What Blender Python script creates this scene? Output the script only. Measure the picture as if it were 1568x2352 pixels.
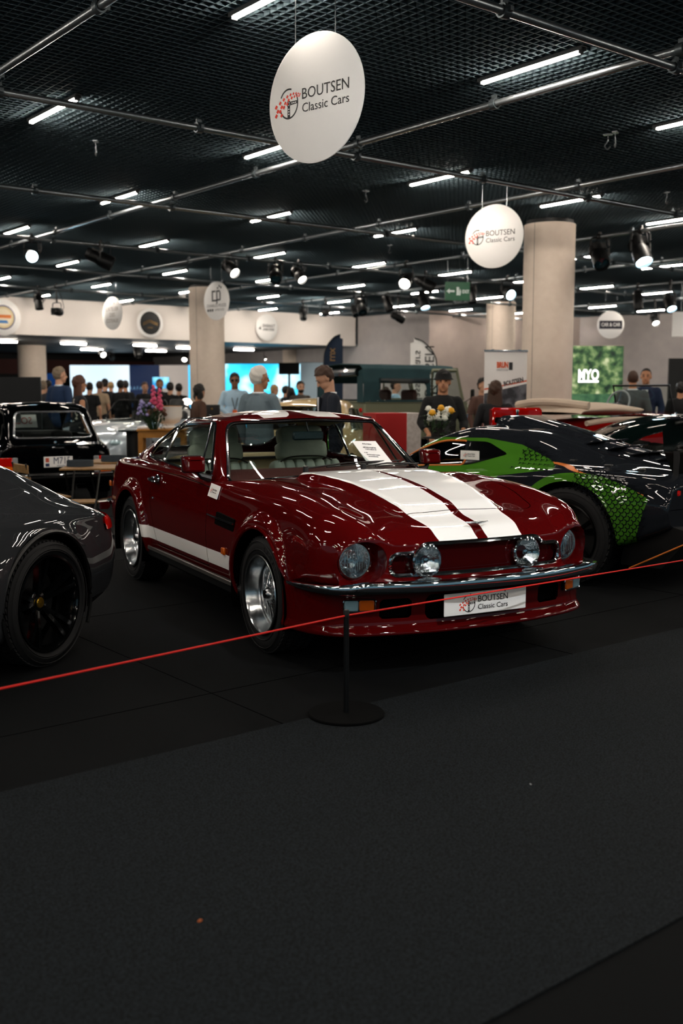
import bpy, math, random
import numpy as np
from mathutils import Vector, Matrix
random.seed(7)
rng = np.random.default_rng(7)
pi = math.pi
for _o in list(bpy.data.objects): bpy.data.objects.remove(_o)
SC = bpy.context.scene
COL = SC.collection
# ---------------------------------------------------------------- camera
F_PX, PITCH, CAM_H, IW, IH = 2390.0, 0.1149, 1.472, 1568, 2352
TH = math.radians(38.5)                      # room axes against the viewing direction
FWD = np.array([math.sin(TH), math.cos(TH), 0.0]); RGT = np.array([math.cos(TH), -math.sin(TH), 0.0])
cam_d = bpy.data.cameras.new('camera'); cam = bpy.data.objects.new('camera', cam_d); COL.objects.link(cam)
cam.location = (0, 0, CAM_H)
cam.rotation_euler = (pi / 2 - PITCH, 0, -TH)
cam_d.sensor_fit = 'HORIZONTAL'; cam_d.sensor_width = 24.0; cam_d.lens = F_PX / IW * 24.0
cam_d.clip_start = 0.05; cam_d.clip_end = 200
cam_d.dof.use_dof = True; cam_d.dof.focus_distance = 6.1; cam_d.dof.aperture_fstop = 2.2; cam_d.dof.aperture_blades = 0
SC.camera = cam
# ---------------------------------------------------------------- world, exposure
w = bpy.data.worlds.new('World'); SC.world = w; w.use_nodes = True
w.node_tree.nodes['Background'].inputs[0].default_value = (0.35, 0.62, 0.75, 1)
w.node_tree.nodes['Background'].inputs[1].default_value = 0.2
SC.view_settings.view_transform = 'Standard'; SC.view_settings.look = 'None'
SC.view_settings.gamma = 1.0; SC.view_settings.exposure = 0.4; SC.view_settings.use_curve_mapping = False
SC.cycles.max_bounces = 7; SC.cycles.diffuse_bounces = 3; SC.cycles.glossy_bounces = 4; SC.cycles.transparent_max_bounces = 12
CEIL = 4.10
TUBE_W = 110.0        # emission of the warm ceiling tubes
# ---------------------------------------------------------------- pixel helpers
def _ray(px, py):
    d = np.array([(px - IW / 2) / F_PX, 1.0, -(py - IH / 2) / F_PX]); cp, sp = math.cos(PITCH), math.sin(PITCH)
    y, z = d[1] * cp + d[2] * sp, -d[1] * sp + d[2] * cp
    return RGT * d[0] + FWD * y + np.array([0, 0, z])
def on_z(px, py, z):
    r = _ray(px, py); return np.array([0, 0, CAM_H]) + r * ((z - CAM_H) / r[2])
def at_depth(px, py, dep):
    r = _ray(px, py); return np.array([0, 0, CAM_H]) + r * (dep / (r @ FWD))
def floor_at(px, dep):
    p = at_depth(px, 900, dep); p[2] = 0; return p
# ---------------------------------------------------------------- materials
def lin(h):
    if isinstance(h, str):
        h = h.lstrip('#'); c = [int(h[i:i + 2], 16) / 255 for i in (0, 2, 4)]
        return tuple(x / 12.92 if x <= .04045 else ((x + .055) / 1.055) ** 2.4 for x in c) + (1,)
    return tuple(h) + (1,) if len(h) == 3 else tuple(h)
MATS = {}
def mat(name, col='#808080', rough=.5, metal=0., coat=0., emit=None, es=1., trans=0., ior=1.45, spec=.5, noise=None, bump=None, sheen=0., alpha=1.):
    if name in MATS: return MATS[name]
    m = bpy.data.materials.new(name); m.use_nodes = True; nt = m.node_tree; b = nt.nodes['Principled BSDF']
    b.inputs['Base Color'].default_value = lin(col); b.inputs['Roughness'].default_value = rough
    b.inputs['Metallic'].default_value = metal; b.inputs['Coat Weight'].default_value = coat
    b.inputs['Coat Roughness'].default_value = .03; b.inputs['IOR'].default_value = ior
    b.inputs['Specular IOR Level'].default_value = spec; b.inputs['Transmission Weight'].default_value = trans
    b.inputs['Sheen Weight'].default_value = sheen; b.inputs['Alpha'].default_value = alpha
    if emit:
        b.inputs['Emission Color'].default_value = lin(emit); b.inputs['Emission Strength'].default_value = es
    if noise or bump:
        tc = nt.nodes.new('ShaderNodeTexCoord')
    if noise:   # (scale, second colour, contrast low, high)
        n = nt.nodes.new('ShaderNodeTexNoise'); n.inputs['Scale'].default_value = noise[0]; n.inputs['Detail'].default_value = 6
        r = nt.nodes.new('ShaderNodeValToRGB'); nt.links.new(tc.outputs['Object'], n.inputs['Vector'])
        nt.links.new(n.outputs['Fac'], r.inputs['Fac']); lo, hi = (noise[2:] + (.35, .65))[:2] if len(noise) > 2 else (.35, .65)
        r.color_ramp.elements[0].position = lo; r.color_ramp.elements[1].position = hi
        r.color_ramp.elements[0].color = lin(col); r.color_ramp.elements[1].color = lin(noise[1])
        nt.links.new(r.outputs['Color'], b.inputs['Base Color'])
    if bump:    # (scale, strength)
        n2 = nt.nodes.new('ShaderNodeTexNoise'); n2.inputs['Scale'].default_value = bump[0]; n2.inputs['Detail'].default_value = 4
        bp = nt.nodes.new('ShaderNodeBump'); bp.inputs['Strength'].default_value = bump[1]; bp.inputs['Distance'].default_value = .01
        nt.links.new(tc.outputs['Object'], n2.inputs['Vector']); nt.links.new(n2.outputs['Fac'], bp.inputs['Height'])
        nt.links.new(bp.outputs['Normal'], b.inputs['Normal'])
    MATS[name] = m; return m
def glass(name, tint='#dfeaea', refl=.9):
    if name in MATS: return MATS[name]
    m = bpy.data.materials.new(name); m.use_nodes = True; nt = m.node_tree; nt.nodes.clear()
    o = nt.nodes.new('ShaderNodeOutputMaterial'); mx = nt.nodes.new('ShaderNodeMixShader')
    t = nt.nodes.new('ShaderNodeBsdfTransparent'); g = nt.nodes.new('ShaderNodeBsdfGlossy'); fr = nt.nodes.new('ShaderNodeFresnel')
    t.inputs['Color'].default_value = lin(tint); g.inputs['Roughness'].default_value = .02; g.inputs['Color'].default_value = (refl, refl, refl, 1)
    ge = nt.nodes.new('ShaderNodeNewGeometry'); mr = nt.nodes.new('ShaderNodeMapRange'); mr.inputs[3].default_value = 1.5; mr.inputs[4].default_value = 1 / 1.5   # same reflectance from both sides of the pane
    nt.links.new(ge.outputs['Backfacing'], mr.inputs[0]); nt.links.new(mr.outputs[0], fr.inputs['IOR'])
    nt.links.new(fr.outputs[0], mx.inputs[0]); nt.links.new(t.outputs[0], mx.inputs[1]); nt.links.new(g.outputs[0], mx.inputs[2]); nt.links.new(mx.outputs[0], o.inputs[0])
    MATS[name] = m; return m
# ---------------------------------------------------------------- mesh with carried normals
class Msh:
    """V: n x 3, N: n x 3 or None, F: list of index tuples"""
    def __init__(s, V, F, N=None):
        s.V = np.asarray(V, float).reshape(-1, 3); s.F = F if isinstance(F, list) else [tuple(f) for f in np.asarray(F).tolist()]; s.N = N
    def compact(s):
        if not s.F: return Msh(np.zeros((0, 3)), [], None)
        ids = np.unique(np.concatenate([np.asarray(f) for f in s.F])); mp = -np.ones(len(s.V), int); mp[ids] = np.arange(len(ids))
        return Msh(s.V[ids], [tuple(mp[list(f)].tolist()) for f in s.F], None if s.N is None else s.N[ids])
    def moved(s, fn):
        return Msh(fn(s.V), list(s.F), s.N)
    def offset(s, d):
        return Msh(s.V + s.N * d, list(s.F), s.N)
    def flip(s):
        return Msh(s.V, [f[::-1] for f in s.F], None if s.N is None else -s.N)
def clip(m, fn):
    """split the mesh where fn(V)=0 -> (part with fn>=0, part with fn<0)"""
    if not m.F: return m, m
    val = fn(m.V); val = np.where(np.abs(val) < 1e-7, 1e-7, val); sg = val >= 0
    n3 = [f for f in m.F]; V = [m.V]; N = [m.N] if m.N is not None else None
    nv = len(m.V); cache = {}; newV = []; newN = []; A = []; B = []
    for f in n3:
        s = [sg[i] for i in f]
        if all(s): A.append(f); continue
        if not any(s): B.append(f); continue
        pa = []; pb = []; k = len(f)
        for j in range(k):
            a, b = f[j], f[(j + 1) % k]
            (pa if sg[a] else pb).append(a)
            if sg[a] != sg[b]:
                key = (a, b) if a < b else (b, a); q = cache.get(key)
                if q is None:
                    t = val[key[0]] / (val[key[0]] - val[key[1]]); q = nv + len(newV); cache[key] = q
                    newV.append(m.V[key[0]] * (1 - t) + m.V[key[1]] * t)
                    if N is not None: newN.append(m.N[key[0]] * (1 - t) + m.N[key[1]] * t)
                pa.append(q); pb.append(q)
        if len(pa) > 2: A.append(tuple(pa))
        if len(pb) > 2: B.append(tuple(pb))
    VV = np.vstack([m.V, np.array(newV).reshape(-1, 3)]); NN = None
    if N is not None:
        NN = np.vstack([m.N, np.array(newN).reshape(-1, 3)])
    return Msh(VV, A, NN).compact(), Msh(VV, B, NN).compact()
def gridmesh(P, wrap_v=False, flip=False):
    nu, nv = P.shape[:2]; V = P.reshape(-1, 3)
    du = np.gradient(P, axis=0)
    if wrap_v: dv = (np.roll(P, -1, 1) - np.roll(P, 1, 1)) / 2
    else: dv = np.gradient(P, axis=1)
    N = np.cross(du, dv); L = np.linalg.norm(N, axis=2, keepdims=True); N = N / np.maximum(L, 1e-12)
    if flip: N = -N
    F = []
    a = np.arange(nu * nv).reshape(nu, nv); b = np.roll(a, -1, 1)
    m = nv if wrap_v else nv - 1
    q = np.stack([a[:-1, :m], a[1:, :m], b[1:, :m], b[:-1, :m]], -1).reshape(-1, 4)
    if flip: q = q[:, ::-1]
    return Msh(V, [tuple(x) for x in q.tolist()], N.reshape(-1, 3))
def join(*ms):
    V = []; F = []; o = 0; N = []; hasn = all(m.N is not None for m in ms)
    for m in ms:
        V.append(m.V); F += [tuple(i + o for i in f) for f in m.F]; o += len(m.V)
        if hasn: N.append(m.N)
    return Msh(np.vstack(V), F, np.vstack(N) if hasn else None)
def xf(m, loc=(0, 0, 0), rot=None, sc=1.):
    V = m.V * np.asarray(sc, float); N = m.N
    if rot is not None:
        R = np.array(rot.to_matrix() if hasattr(rot, 'to_matrix') else rot); V = V @ R.T; N = None if N is None else N @ R.T
    F = m.F
    return Msh(V + np.asarray(loc, float), list(F), N)
def rotm(ax, a): return np.array(Matrix.Rotation(a, 3, ax))
def mirrory(m): return Msh(m.V * [1, -1, 1], [f[::-1] for f in m.F], None if m.N is None else m.N * [1, -1, 1])
def loops(m):
    """boundary polylines of a mesh"""
    ec = {}
    for f in m.F:
        for j in range(len(f)):
            a, b = f[j], f[(j + 1) % len(f)]; k = (min(a, b), max(a, b)); ec[k] = ec.get(k, 0) + 1
    adj = {}
    for (a, b), c in ec.items():
        if c == 1: adj.setdefault(a, []).append(b); adj.setdefault(b, []).append(a)
    out = []; seen = set()
    for s in list(adj):
        if s in seen: continue
        lp = [s]; seen.add(s); cur = s
        while True:
            nx = [b for b in adj[cur] if b not in seen]
            if not nx: break
            cur = nx[0]; seen.add(cur); lp.append(cur)
        if len(lp) > 3: out.append(m.V[lp])
    return sorted(out, key=lambda q: -len(q))
def resample(P, n, closed=False):
    P = np.asarray(P, float)
    if closed: P = np.vstack([P, P[:1]])
    d = np.r_[0, np.cumsum(np.linalg.norm(np.diff(P, axis=0), axis=1))]; t = np.linspace(0, d[-1], n + (1 if closed else 0))
    R = np.stack([np.interp(t, d, P[:, k]) for k in range(3)], 1)
    return R[:-1] if closed else R
def smoothp(P, it=2, closed=True):
    P = P.copy()
    for _ in range(it):
        Q = (np.roll(P, 1, 0) + 2 * P + np.roll(P, -1, 0)) / 4
        if not closed: Q[0], Q[-1] = P[0], P[-1]
        P = Q
    return P
def tube(path, r, seg=8, closed=False, up=(0, 0, 1), prof=None, cap=True, taper=None):
    """sweep a circle (or a 2-D profile [(side, up)]) along a path"""
    P = np.asarray(path, float); n = len(P)
    T = (np.roll(P, -1, 0) - np.roll(P, 1, 0)) if closed else np.gradient(P, axis=0)
    T /= np.maximum(np.linalg.norm(T, axis=1, keepdims=True), 1e-9); U = np.asarray(up, float)
    S = np.cross(T, U); bad = np.linalg.norm(S, axis=1) < 1e-3; S[bad] = np.cross(T[bad], [1, .01, 0]); S /= np.linalg.norm(S, axis=1, keepdims=True); W = np.cross(S, T)
    if prof is None: prof = [(r * math.cos(a), r * math.sin(a)) for a in np.arange(seg) * 2 * pi / seg]
    k = len(prof); tp = np.ones(n) if taper is None else np.asarray(taper, float)
    V = np.stack([P + (S * p[0] + W * p[1]) * tp[:, None] for p in prof], 1).reshape(-1, 3); F = []
    for i in range(n if closed else n - 1):
        a, b = i * k, ((i + 1) % n) * k
        for j in range(k): F.append((a + j, a + (j + 1) % k, b + (j + 1) % k, b + j))
    if cap and not closed: F.append(tuple(range(k))[::-1]); F.append(tuple(range((n - 1) * k, n * k)))
    return Msh(V, F)
def lathe(prof, seg=32, ax='z', a0=0, a1=2 * pi):
    """prof [(r, h)] around an axis"""
    full = abs(a1 - a0 - 2 * pi) < 1e-6; n = seg if full else seg + 1; k = len(prof); V = []
    for i in range(n):
        a = a0 + (a1 - a0) * i / seg; c, s = math.cos(a), math.sin(a)
        for r, h in prof:
            V.append({'z': (r * c, r * s, h), 'y': (r * c, h, r * s), 'x': (h, r * c, r * s)}[ax])
    F = []
    for i in range(seg):
        a, b = i * k, ((i + 1) % n) * k
        for j in range(k - 1): F.append((a + j, b + j, b + j + 1, a + j + 1) if ax != 'y' else (a + j, a + j + 1, b + j + 1, b + j))
    return Msh(V, F)
def box(sx, sy, sz, c=(0, 0, 0), bev=0.):
    x, y, z = sx / 2, sy / 2, sz / 2
    if bev <= 0:
        V = [(i * x, j * y, k * z) for i in (-1, 1) for j in (-1, 1) for k in (-1, 1)]
        F = [(0, 1, 3, 2), (4, 6, 7, 5), (0, 4, 5, 1), (2, 3, 7, 6), (0, 2, 6, 4), (1, 5, 7, 3)]
        return Msh(np.array(V) + c, F)
    b = min(bev, x * .99, y * .99, z * .99); V = []; ix = {}
    for i in (-1, 1):
        for j in (-1, 1):
            for k in (-1, 1):
                for t in range(3):
                    ix[i, j, k, t] = len(V); V.append((i * (x - (0 if t == 0 else b)), j * (y - (0 if t == 1 else b)), k * (z - (0 if t == 2 else b))))
    F = []
    for s in (-1, 1):
        q = [(-1, -1), (1, -1), (1, 1), (-1, 1)]
        for t in range(3):
            f = []
            for a, c2 in q:
                o = [0, 0, 0]; o[t] = s; o[(t + 1) % 3] = a; o[(t + 2) % 3] = c2; f.append(ix[tuple(o) + (t,)])
            F.append(tuple(f if s > 0 else f[::-1]))
    for t in range(3):
        u, v = (t + 1) % 3, (t + 2) % 3
        for a in (-1, 1):
            for c2 in (-1, 1):
                f = []
                for e, ty in ((-1, u), (1, u), (1, v), (-1, v)):
                    o = [0, 0, 0]; o[t] = e; o[u] = a; o[v] = c2; f.append(ix[tuple(o) + (ty,)])
                F.append(tuple(f if a * c2 < 0 else f[::-1]))
    for i in (-1, 1):
        for j in (-1, 1):
            for k in (-1, 1):
                f = (ix[i, j, k, 0], ix[i, j, k, 1], ix[i, j, k, 2]); F.append(f if i * j * k > 0 else f[::-1])
    return Msh(np.array(V) + c, F)
def prism(poly, h, ax='z', base=0.):
    """extrude a 2-D polygon; ax = extrusion axis. poly in the remaining axes order (x,y)/(x,z)/(y,z)"""
    n = len(poly); V = []
    for t in (base, base + h):
        for p in poly: V.append({'z': (p[0], p[1], t), 'y': (p[0], t, p[1]), 'x': (t, p[0], p[1])}[ax])
    F = [tuple(range(n))[::-1], tuple(range(n, 2 * n))] + [(j, (j + 1) % n, n + (j + 1) % n, n + j) for j in range(n)]
    return Msh(V, F)
def ball(r, c=(0, 0, 0), nu=12, nv=16):
    r = np.asarray(r, float) * np.ones(3); V = []; F = []
    for i in range(nu + 1):
        a = pi * i / nu
        for j in range(nv):
            b = 2 * pi * j / nv; V.append((math.sin(a) * math.cos(b), math.sin(a) * math.sin(b), math.cos(a)))
    for i in range(nu):
        for j in range(nv): F.append((i * nv + j, (i + 1) * nv + j, (i + 1) * nv + (j + 1) % nv, i * nv + (j + 1) % nv))
    return Msh(np.array(V) * r + np.asarray(c), F)
def pillow(sx, sy, sz, c=(0, 0, 0), e=.35, nu=12, nv=20):
    """rounded cushion (superquadric)"""
    f = lambda t: np.sign(t) * np.abs(t) ** e; V = []; F = []
    for i in range(nu + 1):
        a = -pi / 2 + pi * i / nu
        for j in range(nv):
            b = 2 * pi * j / nv; V.append((sx / 2 * f(math.cos(a)) * f(math.cos(b)), sy / 2 * f(math.cos(a)) * f(math.sin(b)), sz / 2 * f(math.sin(a))))
    for i in range(nu):
        for j in range(nv): F.append((i * nv + j, i * nv + (j + 1) % nv, (i + 1) * nv + (j + 1) % nv, (i + 1) * nv + j))
    return Msh(np.array(V) + np.asarray(c), F)
def capsule(a, b, ra, rb, seg=10):
    a = np.asarray(a, float); b = np.asarray(b, float); d = b - a; L = np.linalg.norm(d); d = d / max(L, 1e-9)
    pr = [(0.001, -ra)] + [(ra * math.cos(t), ra * math.sin(t)) for t in (-1.0, -.5, 0)] + [(rb * math.cos(t), L + rb * math.sin(t)) for t in (0, .5, 1.0)] + [(0.001, L + rb)]
    m = lathe(pr, seg); q = Vector((0, 0, 1)).rotation_difference(Vector(d)); return xf(m, a, q)
def outline(pts, r, n=6):
    """round the corners of a 2-D polygon"""
    out = []; k = len(pts); P = [np.array(p, float) for p in pts]
    for i in range(k):
        a, b, c = P[i - 1], P[i], P[(i + 1) % k]; u = (a - b) / np.linalg.norm(a - b); v = (c - b) / np.linalg.norm(c - b)
        rr = r if not isinstance(r, (list, tuple)) else r[i]
        for t in np.linspace(0, 1, n): out.append(tuple((b + u * rr) * (1 - t) ** 2 + 2 * b * t * (1 - t) + (b + v * rr) * t ** 2))
    return out
def sdf(poly, p):
    """signed distance (inside < 0) of points p (n x 2) to a polygon"""
    poly = np.asarray(poly, float); d = np.full(len(p), 1e9); ins = np.zeros(len(p), bool); n = len(poly)
    for i in range(n):
        a, b = poly[i], poly[(i + 1) % n]; e = b - a; w_ = p - a
        t = np.clip((w_ @ e) / max(e @ e, 1e-12), 0, 1); d = np.minimum(d, np.linalg.norm(w_ - t[:, None] * e, axis=1))
        c = ((a[1] <= p[:, 1]) != (b[1] <= p[:, 1])); x = a[0] + (p[:, 1] - a[1]) * (b[0] - a[0]) / (b[1] - a[1] if abs(b[1] - a[1]) > 1e-12 else 1e-12)
        ins ^= c & (p[:, 0] < x)
    return np.where(ins, -d, d)
def pchip(x, y, xq):
    x = np.asarray(x, float); y = np.asarray(y, float); h = np.diff(x); dl = np.diff(y, axis=0) / (h if y.ndim == 1 else h[:, None])
    d = np.zeros_like(y); hh = h if y.ndim == 1 else h[:, None]
    w1 = 2 * hh[1:] + hh[:-1]; w2 = hh[1:] + 2 * hh[:-1]; ok = dl[:-1] * dl[1:] > 0
    with np.errstate(all='ignore'): d[1:-1] = np.where(ok, (w1 + w2) / (w1 / dl[:-1] + w2 / dl[1:]), 0)
    d[0], d[-1] = dl[0], dl[-1]
    i = np.clip(np.searchsorted(x, xq) - 1, 0, len(x) - 2); t = (xq - x[i]) / h[i]; hi = h[i]
    if y.ndim > 1: t = t[:, None]; hi = hi[:, None]
    return (2 * t**3 - 3 * t**2 + 1) * y[i] + (t**3 - 2 * t**2 + t) * hi * d[i] + (-2 * t**3 + 3 * t**2) * y[i + 1] + (t**3 - t**2) * hi * d[i + 1]
def catmull(P, n):
    """P: k x m control values; n samples per segment"""
    P = np.asarray(P, float); k = len(P); E = np.concatenate([[2 * P[0] - P[1]], P, [2 * P[-1] - P[-2]]]); out = []
    for i in range(k - 1):
        p0, p1, p2, p3 = E[i:i + 4]; m = n if isinstance(n, int) else n[i]
        t = (np.arange(m) / m).reshape((-1,) + (1,) * (P.ndim - 1))
        out.append(.5 * ((2 * p1) + (-p0 + p2) * t + (2 * p0 - 5 * p1 + 4 * p2 - p3) * t**2 + (-p0 + 3 * p1 - 3 * p2 + p3) * t**3))
    return np.concatenate(out + [P[-1:]])
def curve3(pts, n=8): return catmull(np.asarray(pts, float), n)
def sstep(a, b, x): t = np.clip((x - a) / (b - a), 0, 1); return t * t * (3 - 2 * t)
def loft(st, step=.02, nseg=8, warp=None, capf=None, capr=None):
    """st: [(x, [(y, z)...])] front (large x) to rear; half profiles from bottom centre to top centre.
    capf/capr: zmid of a flat rounded nose / tail.  Returns the closed full body mesh with outward normals."""
    S = [(x, np.array(p, float)) for x, p in st]
    def cap(x, p, zm, sgn, r=.03):
        o = []
        for e, dx in ((.25, .4), (.6, .8), (1.0, 1.0)):
            q = p.copy(); dz = np.sign(zm - q[:, 1]) * np.minimum(r * e, np.abs(zm - q[:, 1])); q[:, 1] += dz; q[:, 0] = np.maximum(q[:, 0] - r * .6 * e, 0) * (q[:, 0] > 0); o.append((x + sgn * r * dx, q))
        for e in (.35, .7, .985):
            q = o[2][1].copy(); q[:, 1] += (zm - q[:, 1]) * e; o.append((x + sgn * (r + .0005 * e), q))
        return o
    if capf is not None: S = cap(S[0][0], S[0][1], capf, 1)[::-1] + S
    if capr is not None: S = S + cap(S[-1][0], S[-1][1], capr, -1)
    A = np.array([np.c_[np.full(len(p), x), p] for x, p in S])            # k x m x 3
    dist = np.r_[0, np.cumsum([max(np.abs(A[i + 1] - A[i]).max(), 1e-3) for i in range(len(A) - 1)])]
    q = [dist[0]]
    for i in range(len(A) - 1):
        n = max(2, int(math.ceil((dist[i + 1] - dist[i]) / step))); q += list(dist[i] + (dist[i + 1] - dist[i]) * np.arange(1, n + 1) / n)
    q = np.array(q); k, m, _ = A.shape; B = pchip(dist, A.reshape(k, -1), q).reshape(len(q), m, 3)
    H = np.swapaxes(catmull(np.swapaxes(B, 0, 1), nseg), 0, 1)           # nq x nv x 3
    H[:, :, 1] = np.maximum(H[:, :, 1], 0); H[:, 0, 1] = 0; H[:, -1, 1] = 0
    if warp is not None: H = warp(H)
    full = np.concatenate([H, (H * [1, -1, 1])[:, -2:0:-1]], 1)
    return gridmesh(full, wrap_v=True, flip=False)
# ---------------------------------------------------------------- objects
def obj(name, m, material, parent=None, smooth=None, loc=None, rot=None, label=None):
    me = bpy.data.meshes.new(name); me.from_pydata(m.V.tolist(), [], m.F); me.update()
    o = bpy.data.objects.new(name, me); COL.objects.link(o)
    if material is not None: me.materials.append(material)
    if m.N is not None and len(m.N) == len(me.vertices) and len(m.N):
        me.shade_smooth(); me.normals_split_custom_set_from_vertices(m.N.tolist())
    elif smooth is None or smooth is True:
        me.shade_smooth(); me.set_sharp_from_angle(angle=math.radians(38))
    if parent is not None: o.parent = parent
    if loc is not None: o.location = loc
    if rot is not None: o.rotation_euler = rot
    if label: o['label'] = label
    return o
def tag(o, label, cat, group=None):
    o['label'] = label; o['category'] = cat
    if group: o['group'] = group
    return o
def thing(name, label, cat, loc=(0, 0, 0), rz=0., group=None):
    o = bpy.data.objects.new(name, None); COL.objects.link(o); o.location = tuple(loc); o.rotation_euler = (0, 0, rz); o.empty_display_size = .1
    return tag(o, label, cat, group)
def struct(name, m, material, parent=None, smooth=False):
    o = obj(name, m, material, parent, smooth=smooth)
    if parent is None: o['kind'] = 'structure'
    return o
def dup(root, loc, rz=None, label=None, parent=None):
    r = root.copy(); COL.objects.link(r); r.location = tuple(loc)
    if rz is not None: r.rotation_euler = (0, 0, rz)
    if label: r['label'] = label
    for ch in root.children:
        c = ch.copy(); COL.objects.link(c); c.parent = r
        for g in ch.children:
            d = g.copy(); COL.objects.link(d); d.parent = c
    return r
def text(s, size, material, parent, name='lettering', M=None, align='CENTER', depth=.0008, shear=0., space=1., bold=0., w=None):
    """flat lettering in the local XY plane moved by matrix M (4x4)"""
    cu = bpy.data.curves.new('t', 'FONT'); cu.body = s; cu.size = size; cu.align_x = align; cu.align_y = 'CENTER'; cu.extrude = depth; cu.shear = shear; cu.space_character = space; cu.offset = bold; cu.resolution_u = 3
    t = bpy.data.objects.new('t', cu); COL.objects.link(t); dg = bpy.context.evaluated_depsgraph_get(); me = bpy.data.meshes.new_from_object(t.evaluated_get(dg)); bpy.data.objects.remove(t); bpy.data.curves.remove(cu)
    me.name = name; o = bpy.data.objects.new(name, me); COL.objects.link(o); me.materials.clear(); me.materials.append(material)
    if w is not None and len(me.vertices):
        xs = [v.co.x for v in me.vertices]; k = w / max(max(xs) - min(xs), 1e-6); me.transform(Matrix.Diagonal((k, 1, 1, 1)))
    if M is not None: me.transform(M)
    o.parent = parent; return o
def frame(o, x, y):
    """4x4 from origin and in-plane axes"""
    x = Vector(x).normalized(); z = x.cross(Vector(y)).normalized(); y = z.cross(x); m = Matrix((x, y, z)).transposed().to_4x4(); m.translation = Vector(o); return m
def evalmesh(m, mods):
    me = bpy.data.meshes.new('e'); me.from_pydata(m.V.tolist(), [], m.F); o = bpy.data.objects.new('e', me); COL.objects.link(o)
    for ty, kw in mods:
        md = o.modifiers.new('m', ty)
        for k, v in kw.items(): setattr(md, k, v)
    dg = bpy.context.evaluated_depsgraph_get(); r = bpy.data.meshes.new_from_object(o.evaluated_get(dg)); bpy.data.objects.remove(o)
    n = len(r.vertices); V = np.zeros(n * 3); r.vertices.foreach_get('co', V); F = [tuple(p.vertices) for p in r.polygons]; bpy.data.meshes.remove(r)
    return Msh(V.reshape(-1, 3), F)
# ================================================================ setting
def carpet(name, c1, c2, sc=260, rough=.95, seam=None):
    m = mat(name, c1, rough, noise=(sc, c2, .38, .66), bump=(sc * 1.5, .35), spec=.15, sheen=.0)
    return m
M_black_carpet = carpet('black_carpet', '#030507', '#06090c', 180)
M_grey_carpet = carpet('grey_carpet', '#080b0d', '#1e2429', 130)
M_black = mat('black_paint', '#0a0b0c', .45)
M_blackgloss = mat('black_gloss', '#050607', .12, coat=.6)
M_chrome = mat('chrome', '#dfe3e6', .06, 1.)
M_steel = mat('galvanised_tube', '#8d9498', .32, .9)
M_alu = mat('brushed_aluminium', '#b9bec2', .25, 1.)
M_white = mat('white_panel', '#f2f1ee', .45)
M_rubber = mat('rubber', '#101114', .75)
M_concrete = mat('column_concrete', '#dacabb', .8, noise=(9, '#e0d1c2', .3, .7), bump=(60, .05))
M_wall = mat('wall_plaster', '#9d9897', .8, noise=(3, '#a6a09e', .3, .7))
M_wallw = mat('fascia_plaster', '#efe8e2', .75)
M_louvre = mat('louvre_paint_teal_light', '#4f5e65', .85, spec=.05)  # blade paint tinted teal to carry teal ambient light
# floor: the dark stand carpet, the grey aisle carpet lying over it, another dark carpet by the aisle's far edge
FX0, FX1, FY0, FY1 = -12, 48, -12, 60
struct('floor', box(FX1 - FX0, FY1 - FY0, .1, ((FX0 + FX1) / 2, (FY0 + FY1) / 2, -.05)), M_black_carpet)
p, q = on_z(0, 1828, 0), on_z(1568, 1440, 0); ya = (p[1] + q[1]) / 2
p2, q2 = on_z(1090, 2352, 0), on_z(1568, 2120, 0); yb = (p2[1] + q2[1]) / 2
aisle = box(FX1 - FX0, ya - yb, .006, ((FX0 + FX1) / 2, (ya + yb) / 2, .003)); o = obj('aisle_carpet', aisle, M_grey_carpet, bpy.data.objects['floor'], smooth=False)
M_seam = mat('seam_dark', '#030405', .95, spec=0.)
for i, xx in enumerate(np.arange(-10, 46, 2.0)):      # butted carpet strips on the stand show as fine seams
    obj('carpet_seam', box(.003, 26, .0012, (xx + .6, ya + 13, .0008)), M_seam, bpy.data.objects['floor'], smooth=False)
for yy in (ya + .62, ya + 2.62, ya + 4.62):
    obj('carpet_seam', box(56, .003, .0012, (18, yy, .0008)), M_seam, bpy.data.objects['floor'], smooth=False)
# ceiling: dark void, open-cell louvre blades
ceil = struct('ceiling', box(FX1 - FX0, FY1 - FY0, .1, ((FX0 + FX1) / 2, (FY0 + FY1) / 2, CEIL + .62)), mat('ceiling_void', '#0b0d0e', .9))
PX = .08; BH = .056; BT = .008
def blades(n0, n1, along, off):
    return [(along, off + PX * i) for i in range(n0, n1)]
X0, X1, Y0, Y1 = 1.0, 34.0, 2.2, 33.0
yrows = np.arange(Y0, 28.7, PX); xrows = np.arange(X0, X1, PX)
mx = bpy.data.meshes.new('louvre_blade'); b_ = box(X1 - X0, BT, BH); mx.from_pydata(b_.V.tolist(), [], b_.F); mx.materials.append(M_louvre)
my = bpy.data.meshes.new('louvre_blade'); b_ = box(BT, 28.7 - Y0, BH * .96); my.from_pydata(b_.V.tolist(), [], b_.F); my.materials.append(M_louvre)
far = []
for i, yy in enumerate(yrows):
    if i < 175:
        o = bpy.data.objects.new('louvre_blade', mx); COL.objects.link(o); o.parent = ceil; o.location = ((X0 + X1) / 2, yy, CEIL + BH / 2)
    else: far.append(box(X1 - X0, BT, BH, ((X0 + X1) / 2, yy, CEIL + BH / 2)))
for i, xx in enumerate(xrows):
    if i < 125:
        o = bpy.data.objects.new('louvre_blade', my); COL.objects.link(o); o.parent = ceil; o.location = (xx, (28.7 + Y0) / 2, CEIL + BH / 2)
    else: far.append(box(BT, 28.7 - Y0, BH * .96, (xx, (28.7 + Y0) / 2, CEIL + BH / 2)))
o = obj('far_louvre_blade', join(*far), M_louvre, ceil, smooth=False); o['kind'] = 'stuff'
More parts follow.
